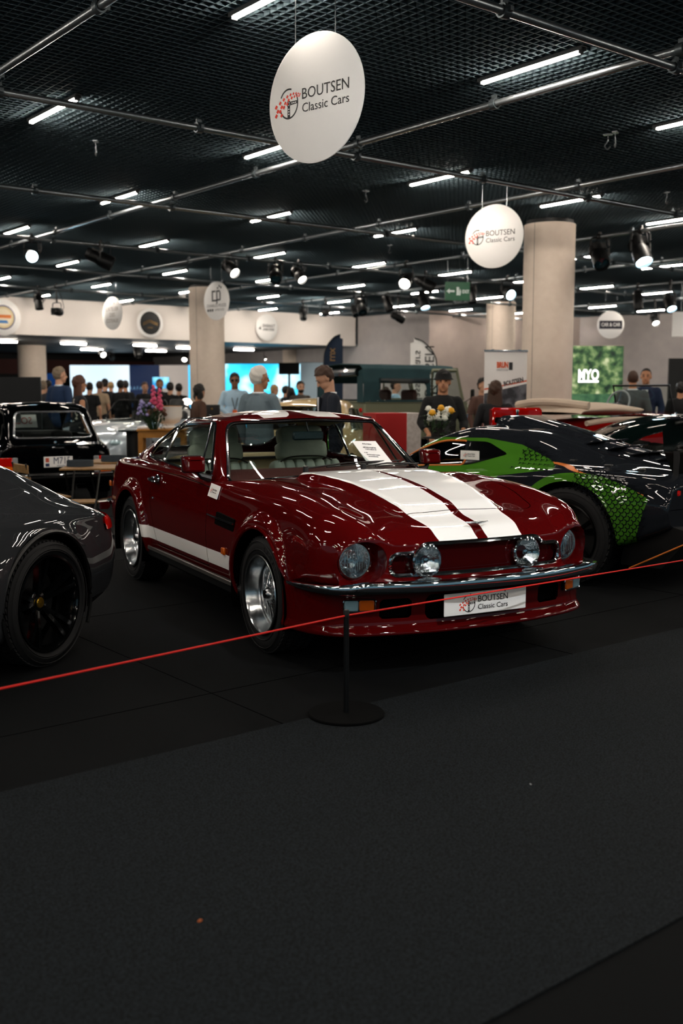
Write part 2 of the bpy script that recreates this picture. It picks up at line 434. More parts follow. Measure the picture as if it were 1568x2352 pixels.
# walls --------------------------------------------------------------
def wallseg(name, a, b, z0, z1, m, t=.12):
    a = np.array(a[:2]); b = np.array(b[:2]); d = b - a; L = np.linalg.norm(d); n = np.array([-d[1], d[0]]) / L
    return struct(name, prism([tuple(a), tuple(b), tuple(b + n * t), tuple(a + n * t)], z1 - z0, 'z', z0), m)
YF = 28.75                                   # fascia line
xw = lambda px, yy: (lambda r: r[0] / r[1] * yy)(_ray(px, 800))      # X where the pixel column meets the plane Y = yy
ZF = 3.07
struct('wall_fascia', box(40, .15, CEIL - ZF + .4, (-16.5 + 20, YF + .075, (CEIL + ZF) / 2 + .2)), M_wallw)
XC = 23.6
struct('ceiling_lower', box(46, 16, .1, (8, YF + 8.15, ZF + .05)), mat('lower_ceiling', '#4b555a', .6))
P1 = at_depth(805, 800, 36.2); P2 = at_depth(985, 800, 34.4); P3 = at_depth(1330, 800, 37.5); P4 = at_depth(1437, 800, 37.0); P5 = at_depth(1640, 800, 34.5)
P0 = np.array([XC, YF + .1, 0]); PA = P0 + (P1 - P0) * .0
wallseg('wall_back', (XC, YF), P2, 0, CEIL + .5, M_wall)
wallseg('wall_right', P2, P3, 0, CEIL + .5, mat('wall_pink', '#ad9f98', .8, noise=(3, '#b5a79f', .3, .7)))
wallseg('wall_side', P3, P5, 0, CEIL + .5, M_wall)
YB = YF + 15
struct('wall_far', box(60, .2, 4, (8, YB + .1, 2)), mat('far_wall', '#15171a', .8))
struct('wall_alcove', box(.2, 15, ZF, (XC + .1, YF + 7.5, ZF / 2)), M_wall)
struct('trim_1', box(44, .06, .62, (XC - 22, YB - .1, 2.55)), mat('maroon_band', '#4a201c', .7))
# columns ------------------------------------------------------------
def column(px, dep, dia, z1, label, seam=True):
    c = floor_at(px, dep); t = thing('concrete_column', label, 'column', c)
    obj('shaft', lathe([(dia / 2, 0), (dia / 2, z1)], 64), M_concrete, t)
    a = math.atan2(-c[1], -c[0])
    if seam: obj('cover_joint', lathe([(dia / 2 + .002, 0), (dia / 2 + .002, z1)], 2, a0=a - .62, a1=a - .60), mat('joint_brown', '#6d6259', .8), t)  # darker joint line down the column cover
    obj('shadow_gap_collar', lathe([(dia / 2 - .03, z1), (dia / 2 - .03, z1 + .12)], 48), M_black, t)
    return t
column(1254, 16.55, .79, CEIL - .06, 'large round concrete column behind the banner stand and green screen')
column(1147, 30.7, .84, CEIL - .06, 'slim round concrete column lit by blue-white spotlight beside the larger column')
column(477, 26.4, .87, CEIL - .06, 'round concrete column behind the disc sign with square monogram')
column(76, 36.5, .95, ZF, 'round concrete column under the low ceiling behind the black partition', False)
column(675, 40.5, .86, ZF, 'short round concrete column under the low ceiling above black monitor', False)
# ceiling tube lights on their regular grid ----------------------------
M_tube = mat('tube_glow', '#ffffff', .3, emit=(1., .89, .77), es=TUBE_W)
M_tray = mat('lamp_tray', '#2a2e30', .6)
t0 = thing('tube_light', 'glowing warm tube light recessed in the louvred ceiling', 'ceiling light', (0, 0, CEIL), 0, 'ceiling tube lights')
obj('tube', tube(np.array([(0, y, -.03) for y in np.linspace(-.5, .5, 6)]), .022, 8), M_tube, t0)
obj('housing', join(box(.06, 1.1, .015, (0, 0, .0)), box(.006, 1.1, .03, (.028, 0, -.015)), box(.006, 1.1, .03, (-.028, 0, -.015)), box(.05, .012, .06, (0, .52, -.02)), box(.05, .012, .06, (0, -.52, -.02))), M_tray, t0, smooth=False)
LX = [4.15 + 2.475 * i for i in range(-5, 12)]; LY = [5.9 + 3.62 * j for j in range(-4, 7)]
first = True
for x in LX:
    for y in LY:
        if x > 30 or (x < -4 and y > 12) or (x < 3 and y > 20) or (x > 20 and y < -1) or (abs(x - 12.5) < .5 and abs(y - 10.7) < .6): continue
        if first: t0.location = (x, y, CEIL); first = False
        else: dup(t0, (x, y, CEIL))
tl = None
for px, py in ((169, 787), (211, 801), (333, 791), (358, 804), (8, 782), (430, 797), (560, 801)):
    c = on_z(px, py, ZF - .02)
    if tl is None:
        tl = thing('low_tube_light', 'short warm tube light under the low ceiling beyond the fascia', 'ceiling light', c, 0, 'tube lights beyond the fascia')
        obj('tube', tube(np.array([(x, 0, -.03) for x in (-.42, 0, .42)]), .03, 8), M_tube, tl)
        obj('housing', box(.95, .12, .03, (0, 0, 0)), M_tray, tl, smooth=False)
    else: dup(tl, c)
# lighting bars under the ceiling --------------------------------------
ZB = 3.95
bx = [3.17, 6.86, 10.3, 13.9, 17.4, 21.0, 24.6]; by = [4.76, 8.5, 12.3, 16.1, 19.9, 23.7]
def clampm(r=.035): return join(lathe([(r, -.03), (r + .012, -.03), (r + .012, .03), (r, .03)], 14, 'y'), box(.02, .05, .05, (0, 0, .05)), box(.05, .03, .03, (.045, 0, 0)))
CLAMP = clampm()
def bar(ax, c, a, b, label):
    L = b - a; loc = (c, (a + b) / 2, ZB) if ax == 'y' else ((a + b) / 2, c, ZB - .085)
    t = thing('lighting_bar', label, 'bar', loc, 0 if ax == 'y' else -pi / 2, 'lighting bars under the ceiling')
    obj('pipe', tube(np.array([(0, y, 0) for y in np.linspace(-L / 2, L / 2, 3)]), .029, 12), M_steel, t)
    for y in np.arange(-L / 2 + .6, L / 2, 1.85): obj('hanger_clamp', xf(CLAMP, (0, y, 0)), mat('clamp_metal', '#4b5357', .4, .7), t)
    return t
for i, c in enumerate(bx): bar('y', c, -1.5, 27.5, 'long galvanised lighting bar running towards the white fascia')
for i, c in enumerate(by): bar('x', c, .8, 28, 'long galvanised lighting bar crossing under the louvred ceiling')
for px, py in ((220, 345), (1412, 325), (1395, 330), (840, 455), (895, 575), (1531, 458)):      # small hooks under the louvres
    c = on_z(px, py, 4.0); t = thing('ceiling_hook', 'small steel hook hanging from the louvred ceiling', 'hook', c, random.random() * 3, 'ceiling hooks')
    obj('plate', box(.09, .05, .012, (0, 0, .09)), M_steel, t); obj('hook', tube(curve3([(0, 0, .09), (0, 0, .03), (.03, 0, -.02), (0, 0, -.055), (-.03, 0, -.03)], 5), .007, 6), M_steel, t)
# stage spotlights ------------------------------------------------------
M_lens_b = mat('lens_lit_blue', '#ffffff', .2, emit=(.55, .85, 1.), es=30)
M_lens_w = mat('lens_lit_white', '#ffffff', .2, emit=(1., .95, .85), es=14)
M_lens_off = mat('lens_dark_cyan', '#16333c', .08, coat=1.)
LENS = {'b': M_lens_b, 'w': M_lens_w, 'o': M_lens_off}
LABELS = {}
def spot(px, py, lens, aim, size=.36, tilt=40, lab='', glow=None, z=3.62, to=None):
    """aim: heading of the beam in degrees clockwise from the room's far-left axis"""
    best = None
    if px is not None: r = _ray(px, py)
    if px is not None and z > 3.2:
        for k_, lst, dz in ((0, bx, 0), (1, by, -.085)):
            for v in lst:
                zz = CAM_H + r[2] * v / r[k_]
                if abs(zz - z) < .32 and (best is None or abs(zz - z) < abs(best[0] - z)): best = (zz, v / r[k_], ZB + dz)
    if best: c = np.array([0, 0, CAM_H]) + r * best[1]; z = best[0]; zt = best[2]
    elif px is not None: c = on_z(px, py, z); zt = CEIL + .02 if z > 3.2 else ZF
    if px is None: c = np.array(py, float); z = c[2]; zt = ZB
    t = thing('stage_spotlight', lab, 'spotlight', c, 0, 'stage spotlights on the bars')
    if to is not None:
        v_ = np.array(to) - c; aim = math.degrees(math.atan2(v_[0], v_[1])); tilt = math.degrees(math.atan2(-v_[2], math.hypot(v_[0], v_[1])))
    R = rotm('Z', math.radians(-aim)) @ rotm('X', math.radians(-tilt)); k = size / .36
    body = lathe([(.01, -.2), (.06, -.2), (.075, -.17), (.078, -.04), (.095, 0), (.098, .14), (.092, .16), (.088, .16), (.086, .12)], 20, 'y')
    obj('lamp_housing', xf(body, (0, 0, 0), R, k), M_black, t)
    fins = join(*[box(.172, .008, .172, (0, -.15 + .022 * i, 0), .02) for i in range(5)]); obj('cooling_fins', xf(fins, (0, 0, 0), R, k * .95), M_black, t)
    obj('lens', xf(lathe([(.002, .13), (.05, .127), (.087, .115)], 20, 'y'), (0, 0, 0), R, k), LENS[lens], t)
    yk = curve3([(-.11, 0, 0), (-.11, 0, .14), (-.09, 0, .2), (0, 0, .21), (.09, 0, .2), (.11, 0, .14), (.11, 0, 0)], 5)
    obj('yoke', xf(tube(yk, .012, 6), (0, 0, 0), rotm('Z', math.radians(-aim)), k), M_black, t)
    obj('clamp', join(xf(CLAMP, (0, 0, zt - z), None), box(.03, .03, max(zt - z - .2 * k, .02), (0, 0, (zt - z + .2 * k) / 2))), M_black, t)
    obj('cable', tube(curve3([(.02, 0, zt - z), (.16, .02, .22 * k), (.12, -.05, .05), tuple(R @ np.array([0, -.19 * k, 0]))], 6), .008, 6), M_rubber, t)
    if glow:
        d = bpy.data.lights.new('beam', 'SPOT'); d.energy = glow[0]; d.color = glow[1]; d.spot_size = math.radians(glow[2]); d.spot_blend = .6; d.shadow_soft_size = .06
        l = bpy.data.objects.new('beam', d); COL.objects.link(l); l.parent = t; v = R @ np.array([0, 1, 0]); l.location = v * .22 * k
        l.rotation_euler = Vector(-v).to_track_quat('Z', 'Y').to_euler()
    return t
CW = (.72, .9, 1.); WW = (1., .93, .82)
spot(73, 588, 'b', 200, .36, 30, 'stage spotlight with lit blue-white lens left of the dark-lensed one on the same bar', None, to=(2., 4., 1.2))
spot(232, 595, 'o', 120, .46, 25, 'large black stage spotlight with dark lens hanging beside the blue-lit one')
spot(529, 617, 'w', 175, .38, 35, 'stage spotlight with bright white lens hanging above the round column')
spot(633, 630, 'o', 215, .42, 38, 'stage spotlight with barn frame pointing down to the left over white-haired man')
spot(686, 632, 'w', 180, .36, 40, 'stage spotlight with white lit lens next to the one pointing left')
spot(89, 695, 'o', 180, .36, 75, 'dark stage spotlight pointing straight down in front of the white fascia', z=3.55)
spot(131, 716, 'w', 150, .36, 45, 'stage spotlight with lit lens casting a shadow on the white fascia', (150, WW, 75), z=3.5, to=(16.5, YF, 3.4))
spot(696, 722, 'o', 210, .36, 62, 'stage spotlight with dark lens leftmost in the far group before the grey wall', z=3.5)
spot(748, 718, 'w', 230, .36, 25, 'stage spotlight with lit lens washing the end of the white fascia', (200, WW, 80), z=3.5, to=(20.5, YF, 3.3))
spot(815, 715, 'o', 200, .34, 50, 'short stage spotlight partly behind the angled one before the grey wall', z=3.5)
spot(830, 706, 'o', 205, .44, 48, 'long stage spotlight angled down to the left before the grey wall', z=3.5)
spot(890, 698, 'o', 160, .42, 68, 'stage spotlight hanging nose down with cyan rim over the green canvas roof', z=3.5)
spot(914, 730, 'o', 110, .36, 25, 'stage spotlight tipped to the right over the green canvas roof', (160, (.95, .95, 1.), 80), z=3.45)
spot(933, 645, 'w', 235, .44, 25, 'stage spotlight with white lens pointing left beside a pair over the hat man')
spot(977, 652, 'o', 140, .44, 30, 'stage spotlight pointing right beside the white-lensed one over the hat man')
spot(973, 692, 'b', 195, .44, 62, 'stage spotlight with cyan lens nose down under the pair over the hat man', z=3.5)
spot(1082, 678, 'o', 185, .40, 75, 'stage spotlight hanging behind the green exit sign')
spot(1165, 672, 'b', 200, .44, 22, 'dazzling blue-white stage spotlight in front of the slim column', (150, CW, 70))
spot(1376, 588, 'o', 215, .50, 45, 'large stage spotlight with warm lamps pointing left right of the big column', z=3.56)
spot(1470, 577, 'b', 205, .52, 55, 'large stage spotlight with cyan lens pointing down near the right wall', z=3.56)
spot(1464, 692, 'o', 180, .42, 80, 'dark stage spotlight hanging straight down above the red roadster', z=3.5)
spot(1538, 697, 'b', 210, .42, 50, 'stage spotlight with cyan lens angled left above the red roadster', z=3.5)
spot(1503, 734, 'w', 215, .38, 45, 'lower stage spotlight with pale lens beneath the others above the red roadster', z=3.4)
spot(234, 812, 'w', 185, .4, 20, 'stage spotlight with glaring lens under the low ceiling over the crowd', z=2.85)
spot(255, 818, 'o', 160, .4, 40, 'stage spotlight with dark lens beside the glaring one under the low ceiling', z=2.85)
spot(316, 807, 'o', 190, .46, 60, 'stage spotlight drooping under the low ceiling left of the round column', z=2.85)
spot(424, 822, 'w', 215, .4, 30, 'stage spotlight with lit lens tucked against the round column under low ceiling', z=2.85)
spot(613, 820, 'w', 215, .4, 50, 'stage spotlight with white lens over the cyan video wall', z=2.85)

spot(None, (3.17, -.6, 3.62), 'w', 0, .40, 0, 'stage spotlight over the aisle aimed at the large disc sign', (260, (1., .99, .97), 22), to=(4.15, 5.49, 3.33))
spot(None, (3.17, .6, 3.62), 'w', 0, .40, 0, 'unseen stage spotlight added over the aisle to brighten the dark red coupe bonnet', (260, (.96, .98, 1.), 34), to=tuple(RGT * .45 + FWD * 6.0 + np.array([0, 0, .9])))  # unseen spotlight, added to brighten the bonnet and its stripes
# ================================================================ shared car kit
M_glass = glass('car_glass', '#e4ece9'); M_glassdark = glass('tinted_glass', '#5b6a6e')
M_gap = mat('panel_gap', '#020202', .8, spec=.05); M_well = mat('wheel_well', '#040404', .95, spec=.0)
M_tyre = mat('tyre', '#131416', .72, spec=.35, bump=(220, .15)); M_lampclear = glass('lamp_lens', '#e8eef0')
M_red_lens = mat('red_lens', '#c01008', .12, coat=1., emit='#500000', es=.15); M_amber = mat('amber_lens', '#c65a08', .15, coat=1.)
M_reflector = mat('lamp_reflector', '#e6ebee', .08, 1., bump=(30, .6))
def tyre(R, w, rim, treads=60, rows=4, name='tyre', parent=None, blocks=True):
    h = w / 2; pr = [(rim, -h * .82), (rim + .012, -h * .9), (rim + (R - rim) * .45, -h * 1.0), (R - .022, -h * .93), (R - .008, -h * .84), (R - .008, h * .84), (R - .022, h * .93), (rim + (R - rim) * .45, h * 1.0), (rim + .012, h * .9), (rim, h * .82)]
    o = obj(name, lathe(pr, 72, 'y'), M_tyre, parent)
    o2 = obj('sidewall_rib', join(*[lathe([(r, s * (h * .985)), (r + .003, s * (h * 1.01)), (r + .006, s * (h * .985))], 64, 'y') for s in (-1, 1) for r in (rim + (R - rim) * .3, rim + (R - rim) * .72)]), M_tyre, o)
    if blocks:
        bl = []
        for i in range(treads):
            for j in range(rows):
                yy = -h * .84 + (j + .5) * h * 1.68 / rows; b = xf(box(2 * pi * R / treads * .74, h * 1.68 / rows * .84, .012), (0, 0, 0), rotm('Z', .25 if (j % 2) else -.25)); b = xf(b, (0, yy, R - .005)); bl.append(xf(b, (0, 0, 0), rotm('Y', 2 * pi * (i + .5 * (j % 2)) / treads)))
        t = obj('tread', join(*bl), M_tyre, o, smooth=False); t['kind'] = 'stuff'
    return o
def arch(m, cx, cz, r, ymin=.3):
    """cut a wheel opening through both sides"""
    return clip(m, lambda V: np.maximum(np.hypot(V[:, 0] - cx, V[:, 2] - cz) - r, ymin - np.abs(V[:, 1])))[0]
def well(parent, cx, cz, r, y0, y1, name='wheel_well'):
    for s in (1, -1):
        pr = [(.0, y0 * s), (r, y0 * s), (r, y1 * s)]; m = lathe(pr, 30, 'y', -.35, pi + .35)
        obj(name, xf(m, (cx, 0, cz)), M_well, parent)
def seam(m, fn, wd=.003, depth=.006):
    """split along fn=0 leaving a dark recessed gap -> (outside, inside, gap)"""
    out, rest = clip(m, lambda V: fn(V) - wd); gap, ins = clip(rest, lambda V: fn(V) + wd)
    return out, ins, gap.offset(-depth)
def ext(m, r, mat_, parent, name, n=None, off=0., k=0, smooth=1):
    """trim strip along the outline of a cut-out panel"""
    res = []
    for lp in loops(m)[:k + 1][k:]:
        P = resample(smoothp(lp, smooth), n or max(40, int(len(lp) * .8)), True); res.append(tube(P, r, 6, True))
    return obj(name, join(*res), mat_, parent) if res else None
def seatm(w=.5, ribs=6, h=.62):
    """bucket seat: cushion, back and head restraint around the origin at floor level, facing +x"""
    cu = [pillow(.5, w / 6 * 1.04, .16, (0, -w / 2 + w / 6 * (i + .5), .26), .4, 8, 16) for i in range(6)]
    bk = [xf(pillow(.15, w / 6 * 1.04, h, (0, -w / 2 + w / 6 * (i + .5), h / 2), .4, 10, 16), (-.24, 0, .3), rotm('Y', -.28)) for i in range(6)]
    hd = xf(pillow(.12, w * .6, .2, (0, 0, h + .12), .4), (-.24, 0, .3), rotm('Y', -.28)); pst = xf(box(.02, .16, .1, (0, 0, h + .02)), (-.24, 0, .3), rotm('Y', -.28))
    return cu, bk, hd, pst
def logo(parent, w, M, tone='#1d1d1f', full=True):
    """steering wheel with chequered ribbon and two lines of lettering, total width w, in the plane of matrix M"""
    ink = mat('logo_ink' + tone, tone, .5); red = mat('logo_red', '#e2371c', .5); k = w / 2.9; mk = lambda V: Msh(V.V * k, V.F)
    def put(name, m, ma):
        o = obj(name, m, ma, parent, smooth=False); o.data.transform(M); return o
    cx = -.93; R = .40
    a0, a1 = math.radians(-150), math.radians(128)
    ring = []
    def arcm(r0, r1, a, b, n=40, asp=.86):
        V = []; F = []
        for i in range(n + 1):
            t = a + (b - a) * i / n
            for r in (r0, r1): V.append((cx + r * math.cos(t) * asp, r * math.sin(t), .0012))
        for i in range(n): F.append((2 * i, 2 * i + 1, 2 * i + 3, 2 * i + 2))
        return Msh(V, F).flip()
    ring = [arcm(R - .045, R, math.radians(-158), math.radians(38)), arcm(R - .045, R, math.radians(72), math.radians(150)), arcm(.05, .085, 0, 2 * pi), arcm(0.0, .04, 0, 2 * pi, 20)]
    ring += [Msh([(cx + .07, -.045, .0012), (cx + .32, -.03, .0012), (cx + .32, .05, .0012), (cx + .07, .05, .0012)], [(0, 1, 2, 3)]), Msh([(cx - .045, -.07, .0012), (cx - .05, -.37, .0012), (cx + .05, -.37, .0012), (cx + .045, -.07, .0012)], [(0, 1, 2, 3)])]
    put('steering_wheel_emblem', mk(join(*ring)), ink)
    wh = mat('logo_white', '#f2f1ee', .5); dots = []
    for d in (.12, .185, .25):
        for (x, y) in ((cx + d, .005), (cx, -d - .02)): dots.append(Msh([(x - .02, y - .016, .0018), (x + .02, y - .016, .0018), (x + .02, y + .016, .0018), (x - .02, y + .016, .0018)], [(0, 1, 2, 3)]))
    put('spoke_holes', mk(join(*dots)), wh)
    ch = []
    for i in range(9):
        for j in range(4):
            t = i / 9; sx = .115 * (1 - .62 * t); x = cx - .46 + .98 * (1 - (1 - t) ** 1.5) * .92 + (j % 2) * sx * .5; y = -.02 - .115 * j * (1 - .55 * t) + .38 * t * (1 - .3 * t) + .1 * math.sin(t * 4)
            if j == 3 and i != 1 or (j == 2 and i > 3) or (x > cx + .42): continue
            ch.append(Msh([(x - sx * .5, y - sx * .12, .0022), (x, y - sx * .55, .0022), (x + sx * .5, y + sx * .12, .0022), (x, y + sx * .55, .0022)], [(0, 1, 2, 3)]))
    put('chequered_ribbon', mk(join(*ch)), red)
    T = Matrix.Translation((.37 * k, .16 * k, .0015)); text('BOUTSEN', .40 * k, ink, parent, 'lettering', M @ T, w=1.62 * k, depth=.0003)
    T = Matrix.Translation((.37 * k, -.2 * k, .0015)); text('Classic Cars', .33 * k, ink, parent, 'lettering', M @ T, w=1.62 * k, depth=.0003)
# ================================================================ the red coupe
CAR_O = RGT * .3401 + FWD * 6.2035; CYAW = .4754
fx = RGT * math.sin(CYAW) - FWD * math.cos(CYAW); HERO_RZ = math.atan2(fx[1], fx[0])
car = thing('grand_touring_coupe', 'dark red grand touring coupe with twin white stripes and chrome bumper on the black carpet', 'car', CAR_O, HERO_RZ)
M_red = mat('dark_red_paint', '#4a0506', .6, coat=1., spec=0.); M_stripe = mat('white_stripe_paint', '#f4f4f2', .5, coat=1., spec=.2)
M_trim = mat('black_trim', '#08090a', .4); M_dark = mat('interior_dark', '#16100f', .7)
def hero_body():
    X = [.86, .80, .70, .50, .25, 0, -.35, -.65, -1.0, -1.6, -2.1, -2.6, -3.0, -3.4, -3.6, -3.72]
    #      zbot  ymid  yup   ysh  zsh   ycr  zcr   zv    zc
    T = [(.475, .80, .80, .77, .712, .62, .762, .724, .724),
         (.47, .85, .845, .805, .752, .66, .812, .766, .769),
         (.46, .872, .867, .83, .785, .68, .846, .798, .797),
         (.42, .875, .87, .838, .81, .69, .880, .836, .834),
         (.30, .885, .88, .848, .83, .69, .913, .884, .890),
         (.24, .89, .885, .853, .842, .69, .935, .916, .924),
         (.24, .893, .888, .857, .847, .69, .948, .93, .945),
         (.24, .895, .89, .86, .845, .74, .928, .92, .935),
         (.24, .897, .89, .862, .83, .81, .888, .885, .885),
         (.24, .897, .892, .865, .845, .80, .925, .92, .92),
         (.24, .897, .893, .866, .855, .795, .94, .935, .935),
         (.26, .90, .893, .863, .865, .78, .945, .945, .945),
         (.30, .89, .882, .848, .865, .745, .94, .95, .955),
         (.34, .855, .845, .81, .85, .68, .912, .92, .925),
         (.36, .815, .80, .765, .832, .62, .885, .893, .897),
         (.38, .745, .73, .70, .80, .57, .855, .865, .868)]
    st = []
    for x, (zb, ym, yu, ys, zs, yc, zc_, zv, zc) in zip(X, T):
        st.append((x, [(0, zb), (.6 * ym, zb), (.90 * ym, zb + .012), (ym * .975, max(zb + .05, .34)), (ym, max(.5, zb + .09)), (yu, min(.68, zs - .07)), (ys, zs), ((ys + yc) / 2 + .012, (zs + zc_) / 2 + .026), (yc, zc_), (.53, (zv + zc_) / 2 if abs(zv - zc_) < .02 else zv + .004), (.36, zv + (zc - zv) * .55), (.18, zc - .004), (0, zc)]))
    def warp(H):
        x, y, z = H[..., 0].copy(), np.abs(H[..., 1]), H[..., 2]
        # power bulge on the bonnet
        hw = np.interp(-x, [-.62, .3], [.33, .47]); e = sstep(0, .06, hw - y); f = sstep(.67, .50, x) * sstep(-.50, -.46, x)
        H[..., 2] += .042 * e * f * (z > .6)
        # wheel-arch flares
        for cx, k in ((0, .038), (-2.61, .04)):
            r = np.hypot(x - cx, z - .33); g = (.72 * sstep(.468, .432, r) + .28 * np.exp(-np.maximum(r - .385, 0) ** 2 / .012)) * k * sstep(.5, .8, y) * sstep(.88, .70, z)
            H[..., 1] += np.where(H[..., 1] > .5, g, 0)
        # plan curvature of nose and tail
        H[..., 0] -= (.108 * (y / .7) ** 2.2) * sstep(.1, .86, x); H[..., 0] += .10 * (y / .7) ** 2 * sstep(-3.2, -3.7, x)
        # headlamp brows stand a little proud
        b = np.exp(-((y - .675) / .13) ** 2) * sstep(.45, .8, x) * np.exp(-((z - .70) / .12) ** 2); H[..., 0] += .03 * b
        return H
    return loft(st, .0135, 9, warp, capf=.492, capr=.62)
S = hero_body()
# openings
S = arch(S, 0, .33, .385, .45); S = arch(S, -2.61, .33, .385, .45)
GR = outline([(-.535, .542), (.535, .542), (.535, .655), (.405, .655), (.36, .70), (-.36, .70), (-.405, .655), (-.535, .655)], [.045, .045, .045, .02, .03, .03, .02, .045])
S, grille = clip(S, lambda V: np.maximum(sdf(GR, V[:, 1:3]), .6 - V[:, 0]))
HLY, HLZ = .672, .612
for s in (-1, 1): S, _ = clip(S, lambda V: np.maximum(np.hypot((V[:, 1] - s * HLY) * .93, V[:, 2] - HLZ) - .112, .45 - V[:, 0]))
CP = [(-.74, 0), (-.78, .3), (-.86, .55), (-.95, .68), (-1.12, .755), (-2.2, .765), (-2.9, .70), (-3.30, .56), (-3.42, .3), (-3.45, 0)]; CPP = CP + [(x, -y) for x, y in CP[-2:0:-1]]
S, _ = clip(S, lambda V: np.maximum(sdf(CPP, V[:, :2]), .8 - V[:, 2]))
# bonnet
HP = outline([(.60, -.545), (.60, .545), (.3, .61), (-.55, .66), (-.69, .6), (-.64, .3), (-.62, 0), (-.64, -.3), (-.69, -.6), (-.55, -.66), (.3, -.61)], [.07, .07, .1, .03, .02, .02, .02, .02, .02, .03, .1])
S, hood, g1 = seam(S, lambda V: np.where(V[:, 2] > .74, sdf(HP, V[:, :2]), 1.), .0025)
obj('bonnet_gap', g1, M_gap, car)
so = lambda x: .26 + (.88 - x) * .13
si = lambda x: .032 - (.88 - x) * .016
def stripef(V): y = np.abs(V[:, 1]); return np.maximum(np.maximum(y - so(V[:, 0]), si(V[:, 0]) - y), .69 - V[:, 2])
hood, hs = clip(hood, stripef); bonnet = obj('bonnet', hood, M_red, car); obj('racing_stripe', hs, M_stripe, bonnet, label='white racing stripes on the bonnet')
S, ns = clip(S, lambda V: np.maximum(stripef(V), .4 - V[:, 0])); obj('nose_stripe', ns, M_stripe, car)
S, ts = clip(S, lambda V: np.maximum(np.maximum(np.abs(V[:, 1]) - .34, .02 - np.abs(V[:, 1])), np.maximum(.8 - V[:, 2], V[:, 0] + 3.4))); obj('tail_stripe', ts, M_stripe, car)
# doors and side stripes
DP = outline([(-.905, .865), (-.90, .60), (-.875, .365), (-1.96, .365), (-2.06, .56), (-2.15, .80), (-2.15, .895), (-1.5, .90)], [.03, .1, .02, .05, .2, .1, .03, .1])
S, door, g2 = seam(S, lambda V: np.where(np.abs(V[:, 1]) > .7, sdf(DP, V[:, [0, 2]]), 1.), .0028)
for s in (-1, 1): obj('door_gap', clip(g2, lambda V: s * V[:, 1])[0], M_gap, car)
def sidestripe(V): z = V[:, 2]; return np.maximum(np.maximum(z - .484, .392 - z), np.maximum(np.maximum(V[:, 0] + .43, -2.5 - V[:, 0]), .6 - np.abs(V[:, 1])))
def pin(V): z = V[:, 2]; return np.minimum(np.abs(z - .474), np.abs(z - .402)) - .002
def sides(m):
    m, w_ = clip(m, sidestripe); w_, d_ = clip(w_, pin); return join(m, d_), w_
S, w1 = sides(S); door, w2 = sides(door)
obj('body_shell', S, M_red, car); S_V = S.V.copy()
for s in (-1, 1):
    for k_ in (-1, 1): obj('side_stripe', clip(clip(w1, lambda V: s * V[:, 1])[0], lambda V: k_ * (V[:, 0] + 1.5))[0], M_stripe, car)
for s in (-1, 1):
    dd, _ = clip(door, lambda V: s * V[:, 1]); d = obj('door', dd, M_red, car); ww, _ = clip(w2, lambda V: s * V[:, 1]); obj('side_stripe', ww, M_stripe, d)
    yh = s * .885
    hd = obj('door_handle', join(tube(curve3([(-2.075, yh, .842), (-2.06, yh + s * .03, .84), (-1.99, yh + s * .034, .834), (-1.925, yh + s * .03, .828), (-1.91, yh, .828)], 5), .010, 8), box(.05, .012, .03, (-2.06, yh - s * .006, .842), .004), xf(lathe([(.0, .012), (.035, .010), (.038, 0)], 18, 'y'), (-1.965, yh - s * .012, .842), None, (1, s, 1))), M_chrome, d)
    obj('lock_barrel', xf(lathe([(0, .012), (.009, .012), (.011, 0)], 12, 'y'), (-2.03, s * .892, .70), None, (1, s, 1)), M_chrome, d)
for cx in (0, -2.61): well(car, cx, .33, .387, .45, .926)
for lp in loops(S):
    c_ = lp.mean(0)
    for cx in (0, -2.61):
        if abs(c_[0] - cx) < .3 and abs(c_[1]) > .5 and len(lp) > 30:
            q = lp[np.hypot(lp[:, 0] - cx, lp[:, 2] - .33) < .392]; q = q[np.abs(q[:, 1]) > .8]; a_ = np.arctan2(q[:, 2] - .33, q[:, 0] - cx); q = q[np.argsort(np.where(a_ < -pi / 2, a_ + 2 * pi, a_))]
            if len(q) > 12: obj('arch_lip', tube(resample(smoothp(q, 2, False), 60), .011, 8), M_red, car)
# sills
for s in (-1, 1):
    obj('sill', box(1.86, .09, .085, (-1.28, s * .845, .285), .02), M_trim, car); obj('sill_trim', box(1.80, .012, .03, (-1.28, s * .894, .318), .004), mat('satin_trim', '#7d7a76', .35, .8), car)
    vt = outline([(-.74, .655), (-.42, .64), (-.40, .715), (-.70, .735)], .012); v = obj('side_vent', prism(vt, .012, 'y', s * .884 - (0 if s > 0 else .012)), M_gap, car)
    obj('vent_strake', tube(np.array([(-.86, s * .898, .702), (-.60, s * .905, .695), (-.41, s * .90, .688)]), .006, 8), M_chrome, v)
    ob = obj('side_marker', box(.05, .02, .045, (-.575, s * .90, .503), .006), M_amber, car)
